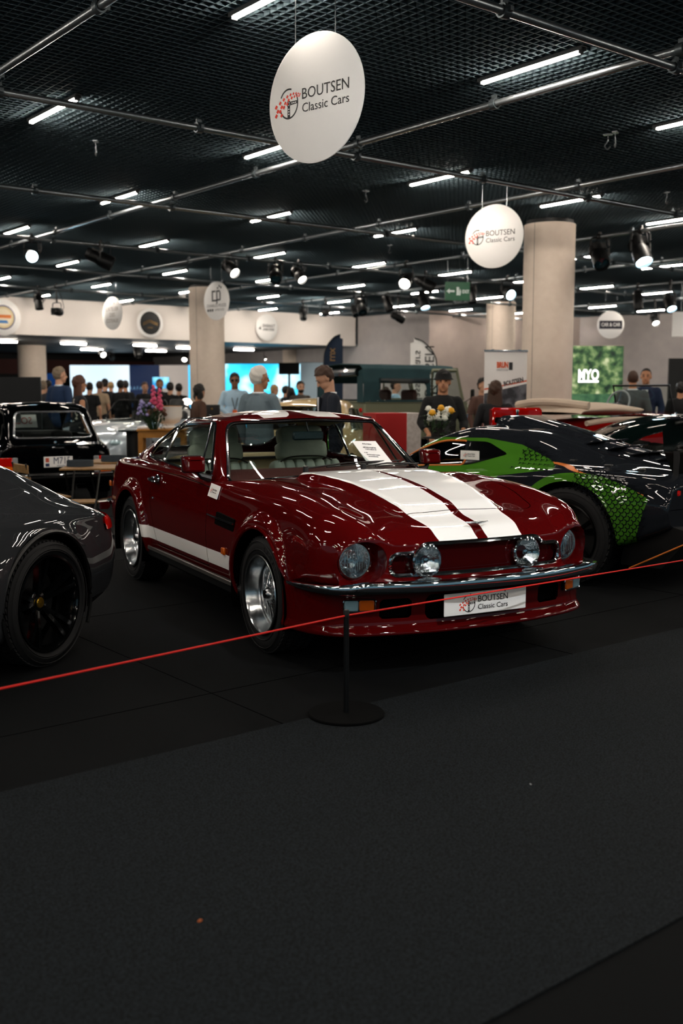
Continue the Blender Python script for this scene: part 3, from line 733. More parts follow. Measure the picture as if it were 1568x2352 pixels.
# front openings: grille panel, lamps
gp = grille.moved(lambda V: V - [.035, 0, 0]); gp, _ = clip(gp, lambda V: .9 - V[:, 0]); obj('grille_panel', gp, mat('grille_red', '#2c0304', .6, coat=.7, spec=0.), car)
ext(grille, .011, M_chrome, car, 'grille_surround', 200)
hs_ = []
for i in range(2): obj('grille_bar', tube(np.array([(.852 - .125 * (abs(y) / .7) ** 2.2, y, .565 + .09 * i) for y in np.linspace(-.5, .5, 30)]), .003, 6), M_gap, car)
for s in (-1, 1):
    L = thing('headlamp', 'h', 'x'); del L['label'], L['category']; L.parent = car; L.location = (.705, s * HLY, HLZ)
    hl = L
    bk = lathe([(.120, .20), (.119, .08), (.117, .03), (.108, -.01), (.092, -.02)], 60, 'x'); bk = clip(bk, lambda V: (.893 - .108 * (np.abs(V[:, 1] + s * HLY) / .7) ** 2.2 + .03 * np.exp(-((np.abs(V[:, 1] + s * HLY) - .675) / .13) ** 2) * np.exp(-((V[:, 2] + HLZ - .70) / .12) ** 2)) - (V[:, 0] + .705))[0]; obj('lamp_bowl', bk, M_red, hl)
    obj('reflector', lathe([(.0, -.075), (.05, -.06), (.088, -.005)], 32, 'x'), M_reflector, hl)
    obj('bezel', lathe([(.086, -.004), (.089, .006), (.094, .0), (.096, -.02)], 40, 'x'), M_alu, hl)
    obj('lens', lathe([(.0, .018), (.05, .012), (.088, -.003)], 32, 'x'), M_lampclear, hl)
    obj('lens_flute', join(*[box(.0015, .0014, .12 - abs(i) * .012, (.012 - abs(i) * .002, i * .014, 0)) for i in range(-4, 5)]), mat('lens_ridge', '#6f797d', .2, .3), hl)
    # round driving lamps in front of the grille
    yy = -.345 if s < 0 else .285
    A = thing('driving_lamp', 'h', 'x'); del A['label'], A['category']; A.parent = car; A.location = (.88, yy, .612)
    obj('shell', lathe([(.0, -.07), (.05, -.062), (.078, -.03), (.084, 0)], 36, 'x'), M_chrome, A); obj('rim', lathe([(.076, .004), (.080, .012), (.087, .006), (.087, -.006), (.080, -.012)], 40, 'x'), M_chrome, A)
    obj('reflector', lathe([(.0, -.05), (.03, -.045), (.078, .0)], 36, 'x'), M_reflector, A); obj('lens', lathe([(.0, .016), (.04, .012), (.078, .002)], 36, 'x'), M_lampclear, A)
    obj('bulb_cap', lathe([(0, -.005), (.014, -.008), (.016, -.03)], 16, 'x'), M_chrome, A); obj('bracket', box(.03, .04, .11, (-.04, 0, -.11), .006), M_chrome, A)
# chrome bumper
def bump_x(y): a = np.abs(y); return .985 - .15 * (a / .7) ** 2.3 - .55 * np.maximum(a - .74, 0) ** 1.15
bp = [(.985 - .12 * (abs(y) / .7) ** 2.2, y, .502) for y in np.linspace(-.70, .70, 41)]
crn = [(.835, .755, .492), (.79, .82, .491), (.72, .872, .489), (.62, .905, .486), (.50, .918, .482), (.43, .918, .48)]
path = [(x, -y, z) for x, y, z in crn[::-1]] + bp + crn
P = curve3(path, 2); tp = np.ones(len(P)); n = 12; tp[:n] = np.linspace(.35, 1, n); tp[-n:] = np.linspace(1, .35, n)
prof = [(.0, -.036), (.022, -.032), (.038, -.014), (.041, .004), (.034, .022), (.015, .028), (-.05, .018), (-.085, .010), (-.085, .0), (-.02, .0), (-.01, -.03)]
bo = obj('front_bumper', tube(P, .03, 8, prof=[(-a, b) for a, b in prof][::-1] if False else prof, taper=tp), M_chrome, car)
for y in (-.36, .30): obj('overrider_pad', ball((.04, .075, .012), (.925, y, .523), 8, 18), M_chrome, bo)
# rear bumper and lamps
rb = [(-3.80 + .11 * (abs(y) / .7) ** 2, y, .52) for y in np.linspace(-.7, .7, 21)]; rc = [(-3.66, .77, .52), (-3.56, .85, .52), (-3.42, .905, .52), (-3.33, .912, .52)]
obj('rear_bumper', tube(curve3([(x, -y, z) for x, y, z in rc[::-1]] + rb + rc, 2), .03, 8, prof=[(-.05, -.03), (-.05, .03), (.02, .034), (.04, .015), (.04, -.015), (.02, -.034)]), M_chrome, car)
for s in (-1, 1): obj('tail_lamp', box(.04, .26, .10, (-3.66, s * .58, .70), .015), M_red_lens, car); obj('rear_marker', box(.05, .012, .045, (-3.40, s * .845, .70), .004), M_amber, car)
obj('filler_cap', xf(lathe([(0, .02), (.025, .018), (.03, 0)], 18), (-3.28, -.60, .935)), M_chrome, car)
# air dam
def dam_path(off=0.):
    f = [(.865 - .105 * (abs(y) / .7) ** 2.3 + off, y) for y in np.linspace(-.66, .66, 41)]; c = [(.735 + off, .74), (.69 + off * .9, .80), (.615 + off * .7, .85), (.52 + off * .5, .885), (.43, .905 + off * .3), (.345, .915 + off * .3)]
    return np.array([(x, -y) for x, y in c[::-1]] + f + c)
rows = []
for z, o_ in ((.475, .0), (.40, .0), (.33, -.004), (.285, -.004), (.268, .006), (.256, .026), (.245, .034), (.234, .030), (.226, .012), (.222, -.04), (.222, -.2)):
    Q = dam_path(o_); Q = np.c_[Q, np.full(len(Q), z)]; rows.append(curve3(Q, 3))
dam = gridmesh(np.array(rows), flip=False)
if dam.N[np.argmax(dam.V[:, 0])][0] < 0: dam = dam.flip()
rct = lambda a, b, c, d, r=.018: outline([(a, c), (b, c), (b, d), (a, d)], r)
holes = []
for R_ in (rct(-.575, -.405, .315, .418), rct(.405, .575, .315, .418), rct(-.33, .30, .298, .43)):
    dam, hl_ = clip(dam, lambda V: np.maximum(sdf(R_, V[:, 1:3]), .3 - V[:, 0])); holes.append(hl_)
obj('air_dam', dam, M_red, car)
for h_ in holes: obj('dam_recess', h_.moved(lambda V: V - [.04, 0, 0]), M_gap, car)
for s in (-1, 1):
    y0 = s * .68; x0 = .778; t = thing('indicator', 'h', 'x'); del t['label'], t['category']; t.parent = car; t.location = (x0, y0, .392); t.rotation_euler = (0, 0, s * .36)
    obj('chrome_frame', tube(np.array([(.008, a, b) for a, b in outline([(-.082, -.03), (.082, -.03), (.082, .03), (-.082, .03)], .012)]), .005, 6, True), M_chrome, t)
    obj('backing', box(.02, .16, .058, (-.004, 0, 0)), M_gap, t)
    obj('clear_lens', box(.02, .072, .054, (.004, s * .042, 0), .006), mat('side_lamp_glass', '#7fa3b0', .1, coat=1.), t); obj('amber_lens', box(.022, .078, .054, (.004, -s * .036, 0), .006), M_amber, t)
# number plate with dealer logo
pl = obj('number_plate', box(.008, .52, .118, (.915, 0, .376), .003), M_white, car, smooth=False)
MP = frame((.9195, 0, .376), (0, 1, 0), (0, 0, 1)); logo(pl, .34, MP)
obj('plate_bolt', join(*[ball(.005, (.919, y, .423), 5, 8) for y in (-.1, .12)]), M_chrome, pl)
# winged bonnet badge
wb = join(tube(np.array([(.80, -.075, .80), (.808, -.04, .797), (.812, 0, .796), (.808, .04, .797), (.80, .075, .80)]), .007, 6, taper=[.3, 1, 1.2, 1, .3]), box(.03, .03, .012, (.81, 0, .797), .004)); wb = xf(wb, (.012, 0, -.014)); obj('winged_badge', xf(wb, (.012, 0, .004)), M_alu, bonnet)
# ---------------------------------------------------------------- greenhouse
def house(zb, zt, xf_b, xf_t, xr_b, xr_t, wb_, wt, crown=.058, nf=5., nr=3.6, taper=.24, rows_=46, around=220, front_bow=.10, fx=None, beltf=None, xpow=1., rail=.05, trim=.33):
    """glazed upper body: stacked plan outlines from belt to cantrail, then a crowned roof"""
    th = np.linspace(0, 2 * pi, around, endpoint=False); R_ = []
    lv = [(t, None) for t in np.linspace(0, 1, rows_)] + [(1., s) for s in (1 - rail * .25, 1 - rail * .7, 1 - rail * 1.3, 1 - rail * 2.2, .82, .72, .6, .45, .3, .15, .02)]
    for t, s in lv:
        xF = xf_b + (xf_t - xf_b) * t; xR = (fx(t) if fx else xr_b + (xr_t - xr_b) * t); wd = wb_ + (wt - wb_) * (t ** 1.15)
        xm = (xF * .45 + xR * .55); c, sn = np.cos(th), np.sin(th)
        n_ = np.where(c > 0, nf, nr); ax_ = np.where(c > 0, xF - xm, xm - xR)
        x = xm + ax_ * np.sign(c) * np.abs(c) ** (2 / n_); y = wd * np.sign(sn) * np.abs(sn) ** (2 / n_)
        y = y * (1 - taper * sstep(.25, 1., (xm - x) / (xm - xR))); x = x - front_bow * (y / wb_) ** 2 * (c > 0) * (1 if s is None else s)
        z = np.full_like(x, zb + (zt - zb) * t)
        if beltf is not None: z = z + beltf(x, y) * (1 - t)
        if s is not None: x = xm + (x - xm) * s; y = y * s; z = z + crown * (1 - s ** 2.2)
        R_.append(np.c_[x, y, z])
    return gridmesh(np.array(R_), wrap_v=True, flip=False)
fxr = lambda t: float(np.interp(t, [0, .19, .45, .72, .88, 1.0], [-3.52, -3.38, -3.08, -2.70, -2.42, -2.12]))
Gm = house(.885, 1.275, -.70, -1.265, 0, 0, .79, .615, .063, nf=12, nr=4.6, taper=.15, fx=fxr, front_bow=.13, beltf=lambda x, y: .05 * sstep(.76, .2, np.abs(y)) * sstep(-1.3, -1.0, x) + .04 * sstep(-1.2, -2.2, x))
if Gm.N[np.argmax(Gm.V[:, 2])][2] < 0: Gm = Gm.flip()
WS = outline([(-.738, .895), (-.4, .925), (0, .945), (.4, .925), (.738, .895), (.578, 1.262), (0, 1.283), (-.578, 1.262)], [.03, .1, .1, .1, .03, .06, .02, .06])
Gm, ws = clip(Gm, lambda V: np.maximum(sdf(WS, V[:, 1:3]), -1.42 - V[:, 0]))
RW = outline([(-.52, 1.0), (.52, 1.0), (.47, 1.235), (-.47, 1.235)], .06)
Gm, rw = clip(Gm, lambda V: np.maximum(sdf(RW, V[:, 1:3]), V[:, 0] + 2.2))
SW = outline([(-1.10, .915), (-2.1, .953), (-2.50, .965), (-2.44, 1.06), (-2.26, 1.19), (-2.08, 1.238), (-1.47, 1.262), (-1.42, 1.255)], [.02, .1, .05, .1, .08, .06, .02, .03])
Gm, sw = clip(Gm, lambda V: np.maximum(sdf(SW, V[:, [0, 2]]), .35 - np.abs(V[:, 1])))
Gm, rs = clip(Gm, lambda V: np.maximum(np.maximum(np.abs(V[:, 1]) - (.30), .016 - np.abs(V[:, 1])), np.maximum(1.276 - V[:, 2], V[:, 0] + 1.29)))
roof = obj('roof_panel', Gm, M_red, car); obj('roof_stripe', rs, M_stripe, roof, label='white racing stripes on the roof')
o = obj('windscreen', ws, M_glass, car); ext(ws, .010, M_chrome, o, 'windscreen_trim', 160); ext(ws.offset(-.006).moved(lambda V: V), .012, M_trim, o, 'windscreen_seal', 120)
o = obj('rear_window', rw, M_glass, car); ext(rw, .008, M_chrome, o, 'rear_window_trim', 120)
for s in (-1, 1):
    q, _ = clip(sw, lambda V: s * V[:, 1])
    fr_, qq = clip(q, lambda V: V[:, 0] + 2.115); o = obj('door_window', fr_, M_glass, car); ext(fr_, .012, M_chrome, o, 'window_trim', 130); o2 = obj('quarter_window', qq, M_glass, car); ext(qq, .012, M_chrome, o2, 'window_trim', 100)
    ypl = lambda x, z: s * float(np.interp(z, [.92, 1.26], [.782, .622]))
    vp = np.array([(np.interp(z, [.93, 1.255], [-1.31, -1.475]), ypl(0, z) + s * .004, z) for z in np.linspace(.93, 1.255, 10)]); obj('quarterlight_bar', tube(vp, .008, 8), M_chrome, o)
    # door mirror
    mr = thing('door_mirror', 'h', 'x'); del mr['label'], mr['category']; mr.parent = car; mr.location = (-1.08, s * .905, 1.002); mr.scale = (.85, .8, .9)
    hs2 = outline([(-.085, -.055), (.085, -.058), (.09, .05), (.075, .06), (-.075, .06), (-.09, .05)], .02)
    rws = []
    for xx, k_ in ((-.045, .98), (-.04, 1.), (.0, 1.), (.03, .95), (.048, .82), (.055, .6)): rws.append([(xx - .01 * (b / .06), a * k_, b * k_) for a, b in hs2])
    gm_ = gridmesh(np.array(rws), wrap_v=True); obj('mirror_shell', join(Msh(gm_.V, gm_.F), Msh(np.array(rws[-1]), [tuple(range(len(hs2)))])), M_red, mr)
    obj('mirror_rim', tube(np.array([(-.045 - .01 * (b / .06), a, b) for a, b in hs2]), .006, 6, True), M_trim, mr)
    obj('mirror_glass', Msh([(-.046, a * .95, b * .95) for a, b in hs2], [tuple(range(len(hs2)))]), M_chrome, mr)
    obj('mirror_stalk', tube(np.array([(.0, -s * .03, -.05), (0.01, -s * .06, -.085), (.015, -s * .135, -.105)]), .022, 8, taper=[.7, 1, 1.4]), M_trim, mr)
# drip rail over the side glass
for s in (-1, 1):
    pts = curve3([(-1.48, s * .626, 1.283), (-1.7, s * .622, 1.288), (-2.05, s * .60, 1.270), (-2.30, s * .585, 1.215), (-2.52, s * .60, 1.10)], 6); obj('drip_rail', tube(pts, .006, 6), M_chrome, roof)
# ---------------------------------------------------------------- cabin
M_leather = mat('grey_green_leather', '#9aa396', .5, noise=(9, '#a9b0a2', .3, .7), bump=(300, .12)); M_beige = mat('beige_trim', '#c0ab86', .7); M_pipe = mat('dark_piping', '#1a1512', .6)
obj('cabin_floor', box(2.5, 1.4, .04, (-2.05, 0, .27)), M_dark, car, smooth=False)
for s in (-1, 1): obj('door_card', box(1.35, .03, .5, (-1.62, s * .745, .60), .01), M_beige, car)
dsh = []
for s_, z in ((-.70, .89), (-.80, .925), (-.95, .948), (-1.10, .945), (-1.15, .91), (-1.12, .62)): dsh.append([(s_ - .03 - .17 * (y / .74) ** 2, y, z + .012 * (1 - (y / .7) ** 2)) for y in np.linspace(-.74, .74, 25)])
obj('dashboard', gridmesh(np.array(dsh), flip=True), mat('dash_red_leather', '#4a1b19', .6), car)
cu, bk, hd, pst = seatm(.52, 6, .60)
for y in (-.36, .36):
    st = thing('seat', 'h', 'x'); del st['label'], st['category']; st.parent = car; st.location = (-1.72, y, .06)
    obj('cushion', join(*cu), M_leather, st); obj('backrest', join(*bk), M_leather, st); obj('side_bolster', join(*[xf(pillow(.18, .09, .58, (.03, sy * .25, .30), .5), (-.24, 0, .3), rotm('Y', -.28)) for sy in (-1, 1)]), M_leather, st)
    hb = [xf(pillow(.15, .42 - .05 * i, .15, (0, 0, .60 + .075 + .12 * i), .38), (-.24, 0, .3), rotm('Y', -.28)) for i in range(2)]
    h_ = obj('headrest', join(*hb), M_leather, st)
    pp = curve3([(.075, -.25, .56), (.078, -.15, .605), (.078, 0, .615), (.078, .15, .605), (.075, .25, .56)], 5); obj('piping', xf(tube(pp, .006, 6), (-.24, 0, .3), rotm('Y', -.28)), M_pipe, st)
rb_ = thing('rear_bench', 'h', 'x'); del rb_['label'], rb_['category']; rb_.parent = car; rb_.location = (-2.42, 0, .19)
obj('cushion', pillow(.45, 1.2, .2, (.1, 0, .22), .3), M_beige, rb_); obj('backrest', xf(pillow(.16, 1.22, .52, (0, 0, .25), .3), (-.18, 0, .28), rotm('Y', -.3)), M_beige, rb_)
obj('parcel_shelf', box(.7, 1.2, .02, (-2.95, 0, .93)), M_dark, car, smooth=False)
rm = obj('rear_view_mirror', box(.03, .24, .062, (-1.30, .02, 1.165), .012), mat('mirror_back', '#1b2a2e', .35), car); obj('mirror_stem', tube(np.array([(-1.295, .02, 1.195), (-1.30, .01, 1.25), (-1.31, .01, 1.29)]), .008, 6), M_trim, rm)
stw = obj('steering_wheel', xf(lathe([(.16 + .014 * math.cos(a), .014 * math.sin(a)) for a in np.linspace(0, 2 * pi, 9)], 36, 'x'), (-1.28, -.36, .77), rotm('Y', .35)), M_trim, car); obj('steering_boss', xf(join(box(.03, .30, .03), box(.03, .03, .16, (0, 0, -.08)), lathe([(0, .02), (.04, .02), (.05, -.02)], 18, 'x')), (-1.27, -.36, .77), rotm('Y', .35)), M_trim, stw)
hl_m = Gm.offset(-.02); hl_m, _ = clip(hl_m, lambda V: V[:, 2] - 1.20); obj('headlining', hl_m, mat('headlining', '#8a7d68', .9), car)
# wipers and paper on the windscreen
for a, b in (((-.66, -.30, .985), (-.86, .40, 1.0)), ((-.66, .12, .985), (-.90, .62, .975))):
    A, B = np.array(a), np.array(b); wpr = obj('wiper', join(tube(np.array([A, (A + B) / 2 + [0, 0, .012], B]), .006, 6), tube(np.array([B + (A - B) * .75, B + (A - B) * -.2]) + [.0, 0, -.004], .005, 6)), M_trim, car)
    wpr.data.transform(Matrix.Translation((0, 0, 0)))
    obj('wiper_boss', xf(lathe([(0, .03), (.018, .025), (.02, -.03)], 14), A - [0, 0, .01]), M_trim, wpr)
# road wheels -----------------------------------------------------------
def cross_wheel(parent, loc, s):
    wl = thing('road_wheel', 'h', 'x'); del wl['label'], wl['category']; wl.parent = parent; wl.location = loc
    if s < 0: wl.rotation_euler = (0, 0, pi)
    # local +y = outboard
    tyre(.330, .235, .222, 58, 5, parent=wl).location = (0, -.1175 * 0, 0)
    rim = [(.222, .108), (.227, .116), (.223, .121), (.214, .120), (.205, .105), (.199, .045), (.194, .035), (.180, .032), (.174, .02), (.170, -.03), (.160, -.10), (.215, -.11)]
    obj('polished_rim', lathe(rim, 96, 'y'), mat('polished_alloy', '#c9ced1', .2, 1.), wl)
    sp = []; n = 20
    for i in range(n):
        for d in (-1, 1):
            a = 2 * pi * i / n; a2 = a + d * 2 * pi / n * 1.6; p0 = np.array([.055 * math.cos(a), .055, .055 * math.sin(a)]); p1 = np.array([.176 * math.cos(a2), .012, .176 * math.sin(a2)])
            sp.append(tube(np.array([p0, p1]), .0038, 5, up=(0, 1, 0), cap=False))
    k = obj('lattice_spokes', join(*sp), M_alu, wl); k['kind'] = 'stuff'
    obj('hub', lathe([(.0, .085), (.028, .085), (.036, .075), (.042, .05), (.062, .045), (.064, .02), (.05, -.03)], 8, 'y'), M_alu, wl); obj('centre_cap', lathe([(0, .092), (.022, .090), (.026, .08)], 20, 'y'), M_blackgloss, wl)
    obj('brake_disc', lathe([(.05, -.04), (.15, -.04), (.15, -.06), (.05, -.06)], 40, 'y'), mat('cast_iron', '#3a3b3c', .5, .8), wl)
    return wl
for cx in (0, -2.61):
    for s in (-1, 1): cross_wheel(car, (cx, s * .785, .333), s)
fw = [w_ for w_ in car.children if w_.name.startswith('road_wheel') and abs(w_.location.x) < .1 and w_.location.y < 0][0]; ty = [c_ for c_ in fw.children if c_.name.startswith('tyre')][0]
for i, ch in enumerate('SPORT'):
    a_ = math.radians(14 + 9 * i); text(ch, .036, mat('raised_rubber', '#24262a', .6), ty, 'sidewall_letter', frame((-.277 * math.sin(a_), .1195, .277 * math.cos(a_)), (-math.cos(a_), 0, -math.sin(a_)), (-math.sin(a_), 0, math.cos(a_))))
# underbody, exhaust
obj('underbody', box(3.9, 1.3, .06, (-1.45, 0, .24)), M_gap, car, smooth=False)
for s in (-1, 1): obj('silencer', tube(np.array([(-.9, s * .55, .16), (-1.5, s * .55, .16), (-3.4, s * .5, .2)]), .035, 10), M_steel, car)
# ================================================================ other cars
def carbody(tab, step=.03, nseg=6, warp=None, capf=None, capr=None):
    """tab rows: x, zb, w, ys, zs, yb, zbl, yr, zr, zt (sill, flank, shoulder, belt, cantrail, crown)"""
    st = []
    for x, zb, w_, ys, zs, yb, zbl, yr, zr, zt in tab:
        st.append((x, [(0, zb), (.62 * w_, zb), (w_ * .93, zb + .012), (w_ * .99, zb + (zs - zb) * .25), (w_, zb + (zs - zb) * .55), ((w_ + ys) / 2 + .004, zb + (zs - zb) * .84), (ys, zs), (yb, zbl), ((yb + yr) / 2 + .004, (zbl + zr) / 2), (yr, zr), (yr * .62, zr + (zt - zr) * .72), (0, zt)]))
    return loft(st, step, nseg, warp, capf, capr)
def flare(cx, cz, r, k, sig=.08):
    def f(H):
        x, y, z = H[..., 0], np.abs(H[..., 1]), H[..., 2]; d = np.hypot(x - cx, z - cz); g = np.where(d > r, np.exp(-((d - r) / sig) ** 2), 1.) * k
        H[..., 1] += np.where(H[..., 1] > .45, g * sstep(.5, .75, y), 0); return H
    return f
def sidecut(m, poly, side=None, ymin=.3):
    return clip(m, lambda V: np.maximum(sdf(poly, V[:, [0, 2]]), ymin - (np.abs(V[:, 1]) if side is None else side * V[:, 1])))
def place(px, dep, nose):
    """car origin on the floor under a pixel column at a depth; nose = (right, away) direction of the bonnet"""
    d = RGT * nose[0] + FWD * nose[1]; return floor_at(px, dep), math.atan2(d[1], d[0])
def group(name, parent, loc=(0, 0, 0), rz=0.):
    o = bpy.data.objects.new(name, None); COL.objects.link(o); o.parent = parent; o.location = loc; o.rotation_euler = (0, 0, rz); o.empty_display_size = .05; return o
def spokewheel(parent, loc, s, R, w_, rim, n=5, col=None, pair=.12, blocks=False, dish=.02, cap=None, rows=4, treads=48, caliper=None):
    wl = group('road_wheel', parent, loc, 0 if s > 0 else pi); tyre(R, w_, rim, treads, rows, parent=wl, blocks=blocks); h = w_ / 2; c = col or M_blackgloss
    obj('rim_barrel', lathe([(rim, h * .86), (rim + .004, h * .93), (rim - .008, h * .93), (rim - .022, h * .7), (rim - .028, -h * .7), (rim, -h * .86)], 72, 'y'), c, wl)
    sp = []
    for i in range(n):
        for d in (-pair, pair) if pair else (0,):
            a = 2 * pi * i / n + .2; p0 = np.array([.05 * math.cos(a + d * .5), h * .55 - dish, .05 * math.sin(a + d * .5)]); p1 = np.array([(rim - .012) * math.cos(a + d), h * .82 - dish * .3, (rim - .012) * math.sin(a + d)])
            sp.append(tube(np.array([p0, p0 * .4 + p1 * .6 + [0, .006, 0], p1]), .012, 6, up=(0, 1, 0), prof=[(-.017, -.02), (.017, -.02), (.012, .012), (-.012, .012)]))
    for q in sp: obj('spoke', q, c, wl)
    obj('hub', lathe([(0, h * .62 - dish), (.05, h * .62 - dish), (.07, h * .55 - dish), (.075, 0)], 32, 'y'), c, wl); obj('centre_cap', lathe([(0, h * .68 - dish), (.026, h * .66 - dish), (.032, h * .6 - dish)], 20, 'y'), cap or M_chrome, wl)
    obj('brake_disc', lathe([(.06, .0), (rim * .8, .0), (rim * .8, -.025), (.06, -.025)], 48, 'y'), mat('cast_iron', '#3a3b3c', .5, .8), wl)
    if caliper: obj('brake_caliper', xf(box(.09, .07, .26, (rim * .74, .02, 0), .025), (0, 0, 0), rotm('Y', .2)), caliper, wl)
    return wl
# ---------------------------------------------------------------- dark grey rear-engined coupe, nose out of frame on the left
M_grey = mat('graphite_paint', '#2b2d30', .6, coat=1., spec=0.)
c0 = on_z(122, 1529, 0); nd = np.array([-.36, -.933]); rz = math.atan2((RGT * nd[0] + FWD * nd[1])[1], (RGT * nd[0] + FWD * nd[1])[0])
lat = np.array([-math.sin(rz), math.cos(rz), 0]); po = c0 - lat * .945
pc = thing('sports_coupe', 'graphite grey sports coupe with black multi-spoke wheel beside the dark red coupe', 'car', po, rz)
T = [(3.33, .22, .70, .62, .52, .50, .56, .36, .58, .59), (3.15, .20, .80, .74, .62, .60, .69, .4, .71, .71), (2.8, .18, .90, .82, .74, .68, .80, .42, .80, .80), (2.4, .17, .92, .85, .79, .70, .84, .42, .85, .86), (1.95, .17, .915, .86, .80, .74, .86, .46, .90, .92), (1.6, .17, .905, .86, .82, .75, .90, .50, 1.04, 1.07), (1.1, .17, .90, .85, .84, .73, .93, .55, 1.20, 1.255), (.6, .17, .91, .85, .85, .72, .95, .56, 1.235, 1.295), (.2, .18, .93, .855, .86, .70, .955, .54, 1.20, 1.27), (-.2, .2, .935, .86, .855, .68, .95, .50, 1.12, 1.19), (-.55, .24, .92, .85, .83, .66, .90, .47, 1.01, 1.06), (-.8, .28, .895, .83, .80, .64, .86, .46, .915, .95), (-.95, .32, .86, .80, .77, .62, .82, .44, .855, .87), (-1.05, .35, .82, .76, .73, .58, .775, .42, .80, .81)]
def wp_(H):
    for f in (flare(0, .352, .385, .022, .11), flare(2.45, .34, .38, .015)): H = f(H)
    y = np.abs(H[..., 1]); H[..., 0] += .16 * (y / .85) ** 2.4 * sstep(-.5, -1.08, H[..., 0]); return H
T = [(x * (.88 if x < 0 else 1),) + tuple(v * (.945 if i in (3, 5, 7, 8) else 1) for i, v in enumerate(r_)) for x, *r_ in T]
B = carbody(T, .025, 7, wp_, capr=.6); B = arch(B, 0, .352, .378, .5); B = arch(B, 2.45, .345, .37, .5)
SWp = outline([(1.72, .875), (.1, .91), (.02, .935), (.35, 1.075), (.75, 1.135), (1.15, 1.10)], [.04, .05, .03, .12, .12, .08]); B, g = sidecut(B, SWp); 
for s in (-1, 1): q = clip(g, lambda V: s * V[:, 1])[0]; o = obj('side_window', q, M_glassdark, pc); ext(q, .008, M_trim, o, 'window_trim')
B, wsq = clip(B, lambda V: np.maximum(sdf(outline([(-.66, .90), (.66, .90), (.50, 1.145), (-.50, 1.145)], .06), V[:, 1:3]), 1.05 - V[:, 0])); obj('windscreen', wsq, M_glassdark, pc)
TL = lambda V: np.maximum(np.maximum(np.abs(V[:, 2] - .70) - .038, V[:, 0] + .62), .30 - np.abs(V[:, 1])); B, tlm = clip(B, TL)
for s in (-1, 1): obj('tail_lamp', clip(tlm, lambda V: s * V[:, 1])[0].offset(.012), M_red_lens, pc)
for nm, fn in (('bumper_gap', lambda V: np.abs(V[:, 0] + .52 - (V[:, 2] - .6) * .35) + 10 * np.maximum(0, V[:, 2] - .75) - .003), ('engine_lid_gap', lambda V: np.maximum(np.abs(np.abs(V[:, 1]) - .60 - (V[:, 0] + .3) * .1) - .003, np.maximum(V[:, 0] + .25, .75 - V[:, 2])))):
    B, gq = clip(B, fn); 
    if gq.F: obj(nm, gq.offset(-.006), M_gap, pc)
B, low = clip(B, lambda V: np.maximum(V[:, 2] - .30, V[:, 0] + .35) * -1 * -1); obj('body_shell', B, M_grey, pc)
if low.F: obj('rear_valance', low, M_trim, pc)
for cx, cz, r in ((0, .352, .376), (2.45, .345, .368)): well(pc, cx, cz, r, .5, .91)
for s in (-1, 1):
    obj('arch_lip', tube(np.array([(.378 * math.cos(a), s * (.953 - .02 * abs(math.cos(a)) ** 3), .352 + .378 * math.sin(a)) for a in np.linspace(-.5, pi + .5, 40)]), .012, 6), M_trim, pc)
    obj('exhaust_pipe', xf(lathe([(.05, .0), (.055, .0), (.055, .12), (.045, .12), (.045, 0)], 24, 'x'), (-1.02, s * .2, .34)), M_chrome, pc)
    for cx, R_, w_ in ((0, .340, .305), (2.45, .345, .245)): spokewheel(pc, (cx, s * (.952 - w_ / 2), R_ + .002), s, R_, w_, .258 if cx == 0 else .26, 5, M_blackgloss, .16, blocks=(s > 0 and cx == 0), cap=mat('gold_crest', '#a8842c', .3, .9), rows=4, treads=64, caliper=mat('caliper_red', '#c01812', .4))
obj('underbody', box(3.6, 1.3, .05, (1.1, 0, .2)), M_gap, pc, smooth=False)
# ---------------------------------------------------------------- small black hatchback seen from behind
M_blk = mat('black_car_paint', '#030405', .6, coat=.6, spec=0.)
yaw = math.radians(29); lt = np.array([math.cos(yaw), math.sin(yaw)]); nz = np.array([-math.sin(yaw), math.cos(yaw)])   # lateral (car right), nose away
o0, hz = place(124, 13.3, nz)
hb = thing('small_hatchback', 'small black hatchback with plate M715 parked behind the bistro table', 'car', o0, hz)
# local x forward, rear face at x = 0
T = [(3.2, .25, .66, .64, .62, .55, .66, .4, .67, .68), (3.05, .24, .72, .69, .68, .58, .74, .4, .75, .76), (2.3, .23, .735, .70, .72, .60, .82, .4, .85, .86), (2.05, .23, .74, .70, .74, .62, .86, .44, .94, .95), (1.55, .23, .74, .705, .76, .64, .88, .52, 1.24, 1.29), (1.1, .23, .74, .705, .77, .64, .89, .535, 1.29, 1.345), (.7, .23, .74, .705, .775, .64, .89, .53, 1.285, 1.345), (.42, .24, .74, .70, .775, .635, .88, .52, 1.25, 1.31), (.25, .26, .735, .70, .77, .63, .87, .53, 1.07, 1.10), (.10, .28, .73, .695, .765, .62, .83, .54, .90, .91), (.03, .30, .72, .685, .75, .61, .80, .52, .83, .84)]
B = carbody(T, .03, 6, lambda H: flare(2.45, .27, .30, .02)(flare(.42, .27, .30, .02)(H)), capr=.5); B = arch(B, .42, .27, .305, .45); B = arch(B, 2.45, .27, .305, .45)
RWp = outline([(-.50, .885), (.50, .885), (.425, 1.215), (-.425, 1.215)], .045); B, rwn = clip(B, lambda V: np.maximum(sdf(RWp, V[:, 1:3]), V[:, 0] - .62)); 
SWp = outline([(1.95, .90), (.55, .90), (.62, 1.19), (.75, 1.23), (1.5, 1.22)], [.03, .03, .06, .05, .06]); B, g = sidecut(B, SWp)
B, wsn = clip(B, lambda V: np.maximum(sdf(outline([(-.56, .93), (.56, .93), (.47, 1.24), (-.47, 1.24)], .05), V[:, 1:3]), 1.35 - V[:, 0]))
o = obj('rear_window', rwn, glass('hatch_glass', '#d9e4e4'), hb); ext(rwn, .015, M_alu, o, 'window_trim', 120); obj('windscreen', wsn, M_glass, hb)
